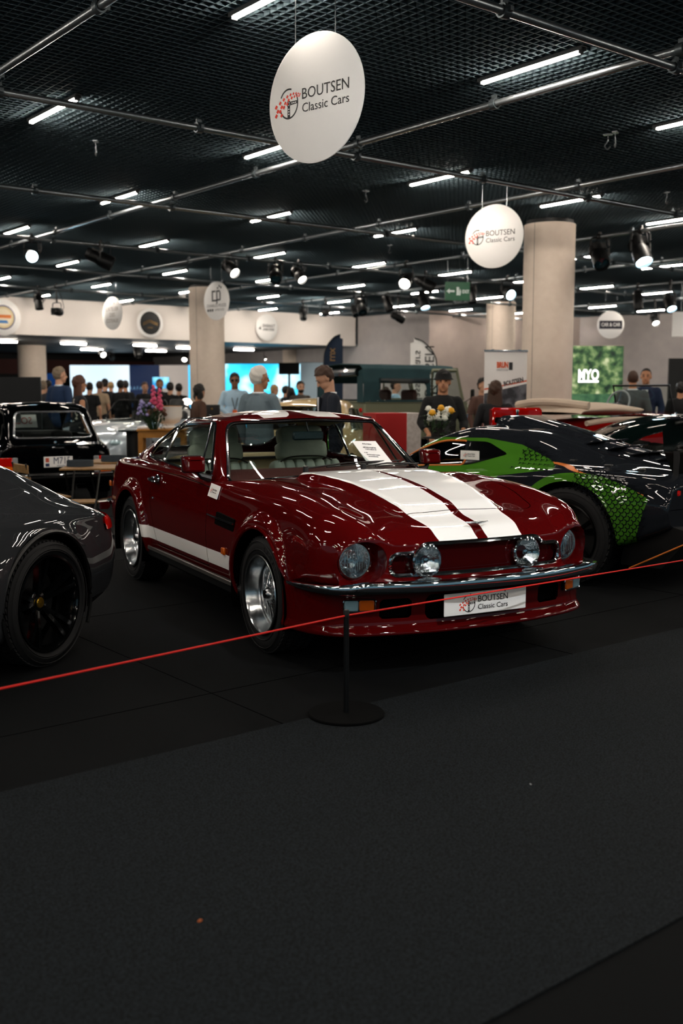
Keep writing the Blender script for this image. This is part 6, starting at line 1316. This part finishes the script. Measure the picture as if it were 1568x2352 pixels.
t, w_, h_ = panel('wall_monitor', 'bright blue monitor on the pale display wall', 'monitor', 350, 866, 388, 892, DB - 2.5, glow('monitor_blue', [(.35, '#0c86c8'), (.55, '#7fd3f0'), (.7, '#ffffff')], 1.2, 2, 1)); obj('stand_pole', box(.08, .06, 2.0, (0, .06, -.95)), M_black, t, smooth=False)
panel('cyan_light_panel', 'narrow cyan light panel beside the round column', 'light panel', 432, 838, 446, 960, DB - 1, mat('cyan_glow', '#20b8e8', .4, emit='#18b0ea', es=1.2), z0=0)
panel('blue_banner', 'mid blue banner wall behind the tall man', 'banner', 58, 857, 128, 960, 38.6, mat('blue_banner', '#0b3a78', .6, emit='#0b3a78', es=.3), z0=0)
panel('black_partition', 'plain black partition beyond the black hatchback', 'partition', -60, 866, 92, 1000, 20.5, mat('partition_black', '#0a0c10', .7), .05, z0=0)
panel('cyan_video_wall', 'cyan and white video wall right of the round column', 'video wall', 517, 835, 690, 940, 38, glow('video_cyan', [(.38, '#0aa6d8'), (.5, '#35c3ec'), (.62, '#eaffff')], 1.5, .55, 3), z0=0)
t, w_, h_ = panel('hung_monitor', 'black switched-off monitor before the cyan video wall', 'monitor', 640, 833, 687, 860, 36.5, mat('screen_off', '#040506', .7, spec=.1)); obj('stand_pole', box(.08, .05, t.location.z, (0, .06, -t.location.z / 2)), M_black, t, smooth=False)
panel('white_side_wall', 'white side wall right of the cyan video wall', 'display wall', 690, 832, 742, 960, 37, mat('side_wall_blue', '#9fb4c2', .7), z0=0)
t, w_, h_ = panel('video_screen', 'tall green forest video screen with white lettering beside the big column', 'video screen', 1300, 793, 1432, 940, 21.5, glow('forest_screen', [(.34, '#10281c'), (.47, '#3a5c36'), (.58, '#76905a'), (.72, '#cdd3a4')], .8, 6, 10), .35, z0=0, frame_m=mat('screen_side', '#b8aca4', .6))
WG = mat('screen_white', '#ffffff', .5, emit='#ffffff', es=1.3); hs_ = h_
mk = lambda py: at_depth(1370, py, 21.5)[2]
text('MYO', .30, WG, t, 'lettering', frame((-.12, -.012, mk(862)), (1, 0, 0), (0, 0, 1)), w=.42, bold=.007); obj('caption_strip', box(.42, .004, .045, (-.12, -.010, mk(876))), WG, t, smooth=False)
obj('screen_water', box(w_ * .98, .004, .22, (0, -.009, mk(917)), 0), glow('pond_green', [(.3, '#1d4a34'), (.6, '#4f7a52'), (.8, '#9fc08c')], .7, 5, 5), t, smooth=False)
panel('black_display_panel', 'plain black display panel by the right wall', 'panel', 1537, 823, 1640, 960, 22.5, mat('panel_black', '#0b0d0f', .6), z0=0)
t, w_, h_ = panel('hanging_panel', 'white panel hung under the ceiling by the right wall', 'panel', 1546, 716, 1640, 773, 25.6, M_signw, .04, frame_m=M_signw)
for s in (-1, 1): obj('wire', tube(np.array([(s * w_ * .3, .02, h_), (s * w_ * .3, .02, CEIL + .02 - t.location.z)]), .005, 5), M_steel, t)
# feather flags
def feather(px, dep, ytop, ybot, label, m, wd, mirror=False, lines=()):
    c = floor_at(px, dep); zt = at_depth(px, ytop, dep)[2]; t = thing('feather_flag', label, 'flag', c, math.atan2(RGT[1], RGT[0])); k = zt
    s = -1 if mirror else 1; prof = [(0, .35), (.0, k * .8), (.04 * s, k * .93), (wd * .5 * s, k * 1.0)]
    edge = curve3([(-wd * .5 * s, 0, 0.05), (-wd * .5 * s, 0, k * .72), (-wd * .38 * s, 0, k * .88), (0, 0, k * .97), (wd * .35 * s, 0, k)], 8); obj('pole', tube(edge, .014, 6), M_black, t)
    rows = [[(x * (1 - u) + wd * .5 * s * u * (1 if z < k * .97 else .75), .02 * math.sin(u * 5), z) for u in np.linspace(0, 1, 8)] for x, _, z in edge if z > .4]; g = gridmesh(np.array(rows)); obj('cloth', join(g, g.offset(-.002).flip()), m, t)
    obj('cross_base', join(box(.6, .04, .03, (0, 0, .015)), box(.04, .6, .03, (0, 0, .015))), M_black, t, smooth=False)
    for st, sz, x, z in lines: text(st, sz, INK if m is not M_navyflag else mat('flag_gold', '#8a6a3c', .5), t, 'lettering', frame((x, -.03, z), (0, 0, 1), (-1, 0, 0)) @ Matrix.Diagonal((1, -1, 1, 1)), bold=.004)
    return t
M_navyflag = mat('navy_flag', '#0d2238', .8)
feather(765, 25, 768, 900, 'navy blue feather flag behind the off-road vehicle', M_navyflag, .46, mirror=False, lines=(('LUX', .16, -.02, 2.35),))
feather(972, 20.5, 777, 900, 'white feather flag with dark pole and mirrored lettering behind the off-road vehicle', M_signw, .52, mirror=True, lines=())
ff = bpy.data.objects['feather_flag.001']
text('BOUTSEN', .26, INK, ff, 'lettering', frame((.10, -.035, 1.78), (0, 0, 1), (1, 0, 0)), w=1.15); text('Classic Cars', .2, INK, ff, 'lettering', frame((-.10, -.035, 1.72), (0, 0, 1), (1, 0, 0)), w=1.1)
# banner stand
c = floor_at(1160, 15.0); t = thing('banner_stand', 'white roll-up banner stand before the big column', 'banner', c, math.atan2(*(vec(math.cos(.2), math.sin(.2))[[1, 0]]))); zt = at_depth(1160, 806, 15)[2]
bw = .64; obj('banner_sheet', box(bw, .006, zt - .08, (0, 0, (zt + .08) / 2)), M_signw, t, smooth=False); obj('top_rail', box(bw + .02, .03, .03, (0, 0, zt), .008), M_alu, t); obj('base_cassette', box(bw + .04, .16, .08, (0, 0, .04), .02), M_alu, t)
for s in (-1, 1): obj('rail_clip', box(.04, .035, .025, (s * .2, 0, zt + .01), .005), M_alu, t)
OR_ = mat('print_orange', '#e2581f', .5); zz = lambda py: at_depth(1160, py, 15.0)[2]
text('BRUN', .11, OR_, t, 'lettering', frame((-.05, -.005, zz(839)), (1, 0, 0), (0, 0, 1)), w=.17, bold=.006); text('PRESTIGE', .035, mat('print_grey', '#8b8b90', .5), t, 'lettering', frame((-.05, -.005, zz(850)), (1, 0, 0), (0, 0, 1)), w=.17)
obj('print_block', box(.055, .002, .11, (.075, -.0045, zz(841))), INK, t, smooth=False)
Rt = lambda v: (math.cos(.22), 0, math.sin(.22)); text('TH', .085, INK, t, 'lettering', frame((-.20, -.005, zz(886)), Rt(0), (-math.sin(.22), 0, math.cos(.22))), bold=.003); text('BOUTSEN', .085, INK, t, 'lettering', frame((.12, -.005, zz(877)), Rt(0), (-math.sin(.22), 0, math.cos(.22))), bold=.003, w=.30)
obj('orange_rule', Msh([(-bw / 2, -.0045, zz(896)), (bw / 2, -.0045, zz(873) - .02), (bw / 2, -.0045, zz(873)), (-bw / 2, -.0045, zz(896) + .02)], [(0, 1, 2, 3)]), OR_, t, smooth=False)
obj('grey_picture', Msh([(-bw / 2, -.0042, .10), (bw / 2, -.0042, .10), (bw / 2, -.0042, zz(873) - .05), (-bw / 2, -.0042, zz(896) - .05)], [(0, 1, 2, 3)]), mat('print_photo', '#6a6d74', .6, noise=(6, '#2b2d33', .4, .6)), t, smooth=False)
# ================================================================ furniture and small things
WOOD = mat('warm_wood', '#b87c2e', .5, noise=(5, '#9a6420', .35, .7)); OAK = mat('slat_wood', '#8d6c3e', .55, noise=(20, '#755530', .35, .65))
# bistro set in front of the hatchback
def chair(px, dep, yaw, label):
    c = floor_at(px, dep); t = thing('folding_chair', label, 'chair', c, yaw, 'bistro folding chairs')
    for z, y in ((.735, -.235), (.62, -.215)): obj('back_slat', box(.42, .018, .085, (0, y, z), .006), OAK, t)
    for i in range(5): obj('seat_slat', box(.40, .06, .018, (0, -.14 + .075 * i, .45), .004), OAK, t)
    for s in (-1, 1):
        obj('rear_frame', tube(np.array([(s * .195, -.25, .79), (s * .195, -.18, .5), (s * .195, .20, .01)]), .010, 6), M_black, t); obj('front_frame', tube(np.array([(s * .175, .18, .45), (s * .175, -.22, .01)]), .010, 6), M_black, t)
    obj('cross_bar', tube(np.array([(-.195, .10, .12), (.195, .10, .12)]), .007, 6), M_black, t); return t
RZ = math.atan2(RGT[1], RGT[0])
chair(96, 10.2, RZ - .95, 'slatted folding chair with wooden back left of the bistro table')
c = floor_at(166, 9.7); t = thing('folding_stool', 'low slatted folding stool before the bistro table', 'stool', c, RZ + .2)
for i in range(4): obj('seat_slat', box(.36, .06, .018, (0, -.11 + .075 * i, .45), .004), OAK, t)
for s in (-1, 1): obj('leg', tube(np.array([(s * .16, -.14, .44), (s * .16, .16, .01)]), .009, 6), M_black, t); obj('leg', tube(np.array([(s * .14, .14, .44), (s * .14, -.16, .01)]), .009, 6), M_black, t)
c = floor_at(208, 10.7); t = thing('bistro_table', 'slatted folding bistro table in front of the black hatchback', 'table', c, RZ + .1)
for i in range(6): obj('top_slat', box(.58, .085, .02, (0, -.25 + .1 * i, .70), .004), OAK, t)
for s in (-1, 1): obj('leg', tube(np.array([(s * .24, -.24, .69), (s * .24, .24, .01)]), .010, 6), M_black, t); obj('leg', tube(np.array([(s * .22, .24, .69), (s * .22, -.24, .01)]), .010, 6), M_black, t); 
obj('cross_bar', tube(np.array([(-.24, .12, .18), (.24, .12, .18)]), .007, 6), M_black, t)
def tray(px, py, dep, r, label):
    c = at_depth(px, py, dep); q = thing('round_tray', label, 'tray', (c[0], c[1], .712), 0, 'round trays'); obj('tray_body', lathe([(0, .006), (r - .01, .006), (r - .004, .06), (r, .06), (r, 0), (0, 0)], 40), mat('tray_slate', '#27323a', .6), q); return q
tray(184, 1066, 10.72, .135, 'dark slate round tray on the bistro table before plate M715')
c = floor_at(262, 11.6); t = thing('bistro_table', 'second folding bistro table half hidden behind the dark red coupe', 'table', c, RZ)
for i in range(6): obj('top_slat', box(.58, .085, .02, (0, -.25 + .1 * i, .70), .004), OAK, t)
for s in (-1, 1): obj('leg', tube(np.array([(s * .24, -.24, .69), (s * .24, .24, .01)]), .010, 6), M_black, t); obj('leg', tube(np.array([(s * .22, .24, .69), (s * .22, -.24, .01)]), .010, 6), M_black, t)
tray(262, 1066, 11.5, .14, 'dark slate round tray on the table behind the dark red coupe')
# bar table with planter
c = floor_at(372, 15.2); t = thing('bar_table', 'yellow wooden bar table carrying the white planter', 'table', c, RZ + .1); zt = at_depth(372, 984, 15.2)[2]
obj('table_top', box(.70, .60, .035, (0, 0, zt - .018), .008), WOOD, t); obj('apron', box(.66, .56, .09, (0, 0, zt - .08)), WOOD, t, smooth=False)
for sx in (-1, 1):
    for sy in (-1, 1): obj('leg', box(.065, .065, zt - .06, (sx * .30, sy * .25, (zt - .06) / 2), .006), WOOD, t)
o = thing('folded_cloth', 'folded white cloth on the yellow bar table', 'cloth', floor_at(330, 15.15) + [0, 0, zt], RZ); obj('cloth_fold', pillow(.22, .3, .03, (0.02, 0, .015), .3), M_signw, o)
pc_ = floor_at(386, 15.2) + np.array([0, 0, zt]); pt = thing('planter', 'white footed planter bowl on the yellow bar table', 'planter', pc_, 0)
obj('bowl', lathe([(.0, .0), (.11, .0), (.12, .015), (.07, .04), (.09, .06), (.16, .10), (.195, .17), (.198, .31), (.205, .32), (.188, .32), (.185, .2), (0, .12)], 48), M_white, pt); obj('rim_band', lathe([(.199, .315), (.207, .322), (.188, .326), (.186, .316)], 48), mat('wood_rim', '#a5712c', .5), pt); obj('soil', lathe([(0, .29), (.188, .29)], 32).flip(), M_dark, pt)
def blooms(name, label, c, kinds, group=None):
    """kinds: list of (petal material, list of (x, y, z, r)) plus stems"""
    t = thing(name, label, 'flowers', c, 0)
    G = mat('leaf_green', '#33502a', .6, noise=(30, '#1f351b', .35, .65))
    st = []; lv = []
    for pm, pts in kinds:
        for x, y, z, r in pts:
            st.append(tube(curve3([(x * .25, y * .25, 0), (x * .7, y * .7, z * .6), (x, y, z)], 4), .004, 4))
            pe = []
            for k in range(16): a = 2 * pi * k / 8 + (k // 8) * .4; pe.append(xf(pillow(r * .8, r * .5, r * .22, (r * .5, 0, 0), .7, 5, 6), (x, y, z), Matrix.Rotation(a, 3, 'Z') @ Matrix.Rotation(-.05 if k < 8 else -.95, 3, 'Y')))
            obj('bloom', join(*pe, ball(r * .72, (x, y, z + r * .25), 8, 10)), pm, t)
    for k in range(130):
        a = random.random() * 2 * pi; rr = .03 + .13 * random.random(); z = .02 + .22 * random.random(); L_ = .05 + .04 * random.random()
        lv.append(xf(Msh([(0, 0, 0), (L_ * .5, .012, .01), (L_, 0, -.01), (L_ * .5, -.012, .01)], [(0, 1, 2, 3), (3, 2, 1, 0)]), (rr * math.cos(a), rr * math.sin(a), z), Matrix.Rotation(a + random.uniform(-1, 1), 3, 'Z') @ Matrix.Rotation(random.uniform(-1.2, .4), 3, 'Y')))
    o = obj('stems', join(*st), G, t); o['kind'] = 'stuff'; o = obj('leaves', join(*lv), G, t, smooth=False); o['kind'] = 'stuff'; return t
PK = mat('pink_petal', '#c9486e', .6); LI = mat('lilac_petal', '#8d84b8', .6); YE = mat('yellow_petal', '#e2a21c', .6); WP = mat('white_petal', '#e6e6dc', .6)
c = floor_at(352, 14.75) + [0, 0, zt]
def spike(x, y, z0, n, r): return [(x + .02 * math.cos(k * 2.4) * (1 - k / n), y + .02 * math.sin(k * 2.4), z0 + .03 * k, r * (1 - .5 * k / n)) for k in range(n)]
fl_ = blooms('flower_arrangement', 'loose arrangement of pink and lilac flowers beside the white planter', c, [(PK, spike(.0, 0, .36, 9, .05) + spike(.13, .06, .32, 9, .05) + spike(.06, -.05, .28, 6, .045)), (LI, [(random.uniform(-.26, -.05), random.uniform(-.1, .1), random.uniform(.18, .42), .032) for k in range(18)]), (mat('russet_petal', '#5a3a2a', .7), [(-.12 + .04 * k, .04 * (k % 3) - .04, .2 + .02 * (k % 4), .045) for k in range(9)])])
obj('glass_vase', lathe([(0, 0), (.05, 0), (.055, .02), (.05, .14), (.056, .15)], 24), glass('vase_glass', '#c8d8dc'), fl_)
# tall black table with thin top
c = floor_at(305, 15.9); t = thing('standing_table', 'black cylindrical standing table left of the yellow bar table', 'table', c, 0); zt2 = at_depth(305, 988, 15.9)[2]; obj('drum', lathe([(.115, 0), (.115, zt2 - .02)], 36), mat('drum_black', '#0c0f13', .5), t); obj('table_top', lathe([(0, zt2), (.24, zt2), (.24, zt2 - .018), (0, zt2 - .018)], 40), M_blackgloss, t)
c = floor_at(334, 16.6); t = thing('grey_plinth', 'narrow grey plinth right of the black standing table', 'plinth', c, RZ); obj('plinth_body', box(.16, .16, .86, (0, 0, .43), .01), mat('plinth_grey', '#6d7278', .6), t); obj('plinth_cap', box(.18, .18, .02, (0, 0, .87), .004), mat('plinth_grey', '#6d7278', .6), t)
# reception desk, lamp and box by the column
c = floor_at(502, 18.4); t = thing('counter', 'black counter in front of the round column', 'counter', c, RZ); obj('counter_body', box(.76, .46, 1.05, (0, 0, .525), .01), M_black, t); obj('counter_top', box(.8, .5, .03, (0, 0, 1.065), .006), M_blackgloss, t)
c = floor_at(487, 18.35) + [0, 0, 1.08]; t = thing('black_case', 'black presentation case standing on the counter', 'case', c, RZ); obj('case_body', box(.26, .12, .17, (0, 0, .085), .01), M_black, t); obj('clasp', box(.03, .004, .03, (0, -.062, .1)), mat('brass', '#8a6a30', .35, .9), t, smooth=False)
c = floor_at(428, 22.6); tq = thing('lamp_plinth', 'white plinth under the glowing lamp beside the round column', 'plinth', c, 0); obj('plinth_body', box(.3, .3, 1.10, (0, 0, .55), .01), M_white, tq); obj('plinth_cap', box(.34, .34, .02, (0, 0, 1.11), .004), M_white, tq)
c = c + [0, 0, 1.12]; t = thing('table_lamp', 'glowing white table lamp on the plinth beside the round column', 'lamp', c, 0); obj('stem', tube(np.array([(0, 0, 0), (0, 0, .10)]), .03, 10), M_white, t); obj('shade', lathe([(0, .22), (.07, .20), (.13, .12), (.17, .10), (.15, .09), (.05, .09)], 28), mat('lamp_shade_glow', '#ffffff', .5, emit='#fff2e6', es=2.5), t)
# red and white box
c = floor_at(905, 13.0); t = thing('display_box', 'red and white display box in front of the olive off-road vehicle', 'box', c, RZ + .45); z_ = at_depth(905, 948, 13)[2]; obj('red_part', box(.44, .34, z_, (-.13, 0, z_ / 2), .004), mat('box_red', '#a81414', .6), t); obj('white_part', box(.20, .342, z_ * .998, (.19, 0, z_ / 2), .004), mat('box_white', '#cfc8c2', .7, noise=(25, '#bfb7b0', .4, .6)), t)
# bouquet
c = floor_at(1006, 11.3); zt3 = .99; t = thing('flower_stand', 'slim black stand under the bouquet before the hat man', 'stand', c, 0); obj('post', tube(np.array([(0, 0, 0), (0, 0, zt3)]), .03, 12), M_black, t); obj('foot', lathe([(0, .02), (.18, .02), (.19, 0)], 32), M_black, t); obj('tray_top', lathe([(0, zt3), (.16, zt3), (.16, zt3 - .02), (0, zt3 - .02)], 32), M_black, t)
rnd = lambda n, r, z0, z1, s: [((r * math.sqrt(random.random())) * math.cos(a), (r * math.sqrt(random.random())) * math.sin(a), random.uniform(z0, z1), s) for a in [random.random() * 2 * pi for _ in range(n)]]
bq = blooms('bouquet', 'bouquet of white and orange-yellow flowers on the stand before the hat man', c + [0, 0, zt3], [(WP, rnd(22, .15, .18, .30, .045)), (YE, [(-.16, -.08, .25, .05), (-.07, -.12, .30, .05), (.06, -.14, .27, .05)])]); obj('pot', lathe([(0, 0), (.07, 0), (.085, .1), (.08, .1)], 24), M_dark, bq)
# small glass table
c = floor_at(1092, 14.7); t = thing('glass_table', 'small glass-topped table beside the off-road vehicle', 'table', c, RZ); z_ = at_depth(1092, 951, 14.7)[2]; obj('top', box(.42, .3, .012, (0, 0, z_)), M_lampclear, t, smooth=False)
for sx in (-1, 1):
    for sy in (-1, 1): obj('leg', tube(np.array([(sx * .12, sy * .1, 0), (sx * .12, sy * .1, z_)]), .008, 6), M_chrome, t)
# red tool cabinet
c = floor_at(1184, 12.9); t = thing('tool_cabinet', 'glossy red cabinet with chrome latch beside the long-haired woman', 'cabinet', c, RZ - .05); z_ = at_depth(1184, 936, 12.9)[2]; obj('cabinet_body', box(.60, .42, z_ - .10, (0, 0, z_ / 2 + .05), .03), M_bred, t); obj('latch', join(box(.03, .02, .07, (0, -.22, z_ - .06), .004), xf(lathe([(0, .02), (.02, .018), (.022, 0)], 16, 'y'), (0, -.20, z_ - .04), None, (1, -1, 1))), M_chrome, t); obj('door_line', box(.004, .002, z_ - .2, (0, -.212, z_ / 2 + .05)), M_gap, t, smooth=False)
for sx in (-1, 1):
    for sy in (-1, 1): obj('castor', xf(lathe([(.0, -.015), (.05, -.015), (.05, .015), (0, .015)], 16, 'y'), (sx * .24, sy * .15, .05)), M_rubber, t)
# stanchion with red cord
bpos = on_z(795, 1638, 0.012); t = thing('stanchion', 'slim black stanchion with round base holding the red cord', 'stanchion', (bpos[0], bpos[1], 0.006), 0)
dep = bpos @ FWD; br = 181 * dep / F_PX / 2
zp = None
for z in np.linspace(.3, 1.2, 400):
    v = np.array([bpos[0], bpos[1], z]); b_ = v @ FWD; zz_ = z - CAM_H; cp_, sp_ = math.cos(PITCH), math.sin(PITCH); py = IH / 2 - F_PX * (b_ * sp_ + zz_ * cp_) / (b_ * cp_ - zz_ * sp_)
    if py < 1405: zp = z; break
obj('base_plate', lathe([(0, .012), (br - .004, .012), (br, .008), (br, 0), (0, 0)], 64), mat('base_black', '#030405', .9, spec=.1), t); obj('post', tube(np.array([(0, 0, .01), (0, 0, zp)]), .0125, 16), mat('post_black', '#05070a', .4), t); obj('post_cap', lathe([(0, zp + .002), (.011, zp + .002), (.0135, zp - .004), (.0135, zp - .03)], 16), M_black, t)
zc_ = zp - .018
def cordpt(px, py, far):     # where the cord leaves the frame: on the cord line, a stanchion spacing away
    r = _ray(px, py); s = far / (r @ FWD); return np.array([0, 0, CAM_H]) + r * s
# the cord runs to stanchions outside the frame
def endpt(px, py):
    r = _ray(px, py); tt = (zc_ - CAM_H) / r[2]; return np.array([0, 0, CAM_H]) + r * tt
P0c = np.array([bpos[0], bpos[1], zc_]); PL = endpt(0, 1582); PR = endpt(1568, 1287)
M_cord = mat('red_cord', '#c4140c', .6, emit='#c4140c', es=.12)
for nm, E_, lab in (('barrier_cord', PL, 'taut red barrier cord running past the graphite coupe'), ('barrier_cord', PR, 'taut red barrier cord running across the red coupe number plate')):
    u = (E_ - P0c); u /= np.linalg.norm(u); L_ = max(2.0, np.linalg.norm(E_ - P0c) + .35); A_ = P0c + u * .012; B_ = P0c + u * L_
    o = obj(nm, tube(np.array([A_ + (B_ - A_) * s for s in np.linspace(0, 1, 12)]), .0038, 8), M_cord); tag(o, lab, 'cord', 'red barrier cords')
    q = thing('stanchion', 'slim black stanchion ending the cord ' + ('past the graphite coupe' if E_ is PL else 'past the supercar'), 'stanchion', (B_[0], B_[1], .006), 0); obj('base_plate', lathe([(0, .012), (br, .010), (br, 0), (0, 0)], 48), M_black, q); obj('post', tube(np.array([(0, 0, .01), (0, 0, B_[2] + .03)]), .0125, 12), M_black, q)
# scraps on the carpet
c = on_z(459, 2117, .006); o = thing('leaf_scrap', 'tiny orange scrap lying on the grey carpet', 'scrap', c, .4); obj('scrap', pillow(.016, .009, .004, (0, 0, .003), .6), mat('scrap_orange', '#a3521c', .7), o)
c = on_z(1218, 1803, .006); o = thing('paper_scrap', 'tiny white scrap lying on the grey carpet', 'scrap', c, 1.1); obj('scrap', pillow(.012, .006, .003, (0, 0, .003), .6), mat('scrap_white', '#9aa0a4', .7), o)
# ---------------------------------------------------------------- papers on the cars
def car_ray(px, py):
    r = _ray(px, py); Ri = np.array(Matrix.Rotation(-HERO_RZ, 3, 'Z')); return Ri @ (np.array([0, 0, CAM_H]) - np.r_[CAR_O[:2], 0]), Ri @ r
n_ws = np.array([math.sin(math.atan2(.35, .53)), 0, math.cos(math.atan2(.35, .53))]); p_ws = np.array([-.93, 0, 1.055])
cr = []
for px, py in ((846, 1066), (907, 1070), (862, 1013), (808, 1013)):
    O_, D_ = car_ray(px, py); cr.append(O_ + D_ * (((p_ws - O_) @ n_ws) / (D_ @ n_ws)))
cr = np.array(cr); sheet = thing('information_sheet', 'white printed information sheet behind the windscreen of the dark red coupe', 'paper', (0, 0, 0)); sheet.matrix_world = car.matrix_basis
sheet.location = car.location; sheet.rotation_euler = car.rotation_euler
obj('sheet', Msh(np.vstack([cr, cr - n_ws * .003]), [(0, 1, 2, 3), (7, 6, 5, 4), (0, 4, 5, 1), (1, 5, 6, 2), (2, 6, 7, 3), (3, 7, 4, 0)]), M_signw, sheet, smooth=False)
ctr = cr.mean(0) + n_ws * .002; xd = cr[1] - cr[0]; xd /= np.linalg.norm(xd); yd = cr[3] - cr[0]; wS = np.linalg.norm(cr[1] - cr[0]); hS = np.linalg.norm(yd)
sk = lambda u, v: tuple(cr[0] + (cr[1] - cr[0]) * u + (cr[3] - cr[0]) * v + n_ws * .002)
PG = mat('print_ink', '#55565a', .6)
for s_, u, v, sz, w_ in (('BOUTSEN', .5, .90, .016, .34), ('ASTON MARTIN', .5, .74, .02, .5), ('VANTAGE 8 V8', .5, .66, .016, .42), ('N. 1985', .22, .50, .011, .12), ('OEUVRE DU GRAND TOURISME', .45, .42, .010, .5), ('PRIX SUR DEMANDE', .4, .34, .010, .36)):
    text(s_, sz, PG, sheet, 'lettering', frame(sk(u, v), tuple(xd), tuple(yd)), w=wS * w_)
# dealer stickers
for par, F in ((car, None),):
    O_, D_ = car_ray(494, 1128); SV = np.vstack([S_V, door.V]); SV = SV[SV[:, 1] < -.5]; best = (9, None)
    for yq in np.linspace(-.93, -.78, 61):
        cq = O_ + D_ * ((yq - O_[1]) / D_[1]); e_ = np.hypot(SV[:, 0] - cq[0], SV[:, 2] - cq[2]); j_ = np.argmin(e_); er = abs(SV[j_, 1] - yq)
        if e_[j_] < .03 and er < best[0]: best = (er, cq)
    cS = best[1] - [0, .007, 0]
    so_ = obj('dealer_sticker', xf(xf(box(.165, .003, .085), (0, 0, 0), rotm('X', -.32)), cS, rotm('Y', .06)), M_signw, car, smooth=False); logo(so_, .12, frame((cS[0], cS[1] - .0022, cS[2] + .0005), (1, 0, -.06), (0, math.sin(.32), math.cos(.32))))
logo(stk, .13, frame((1.02, .7672, .945), (-1, 0, 0), (0, 0, 1)))
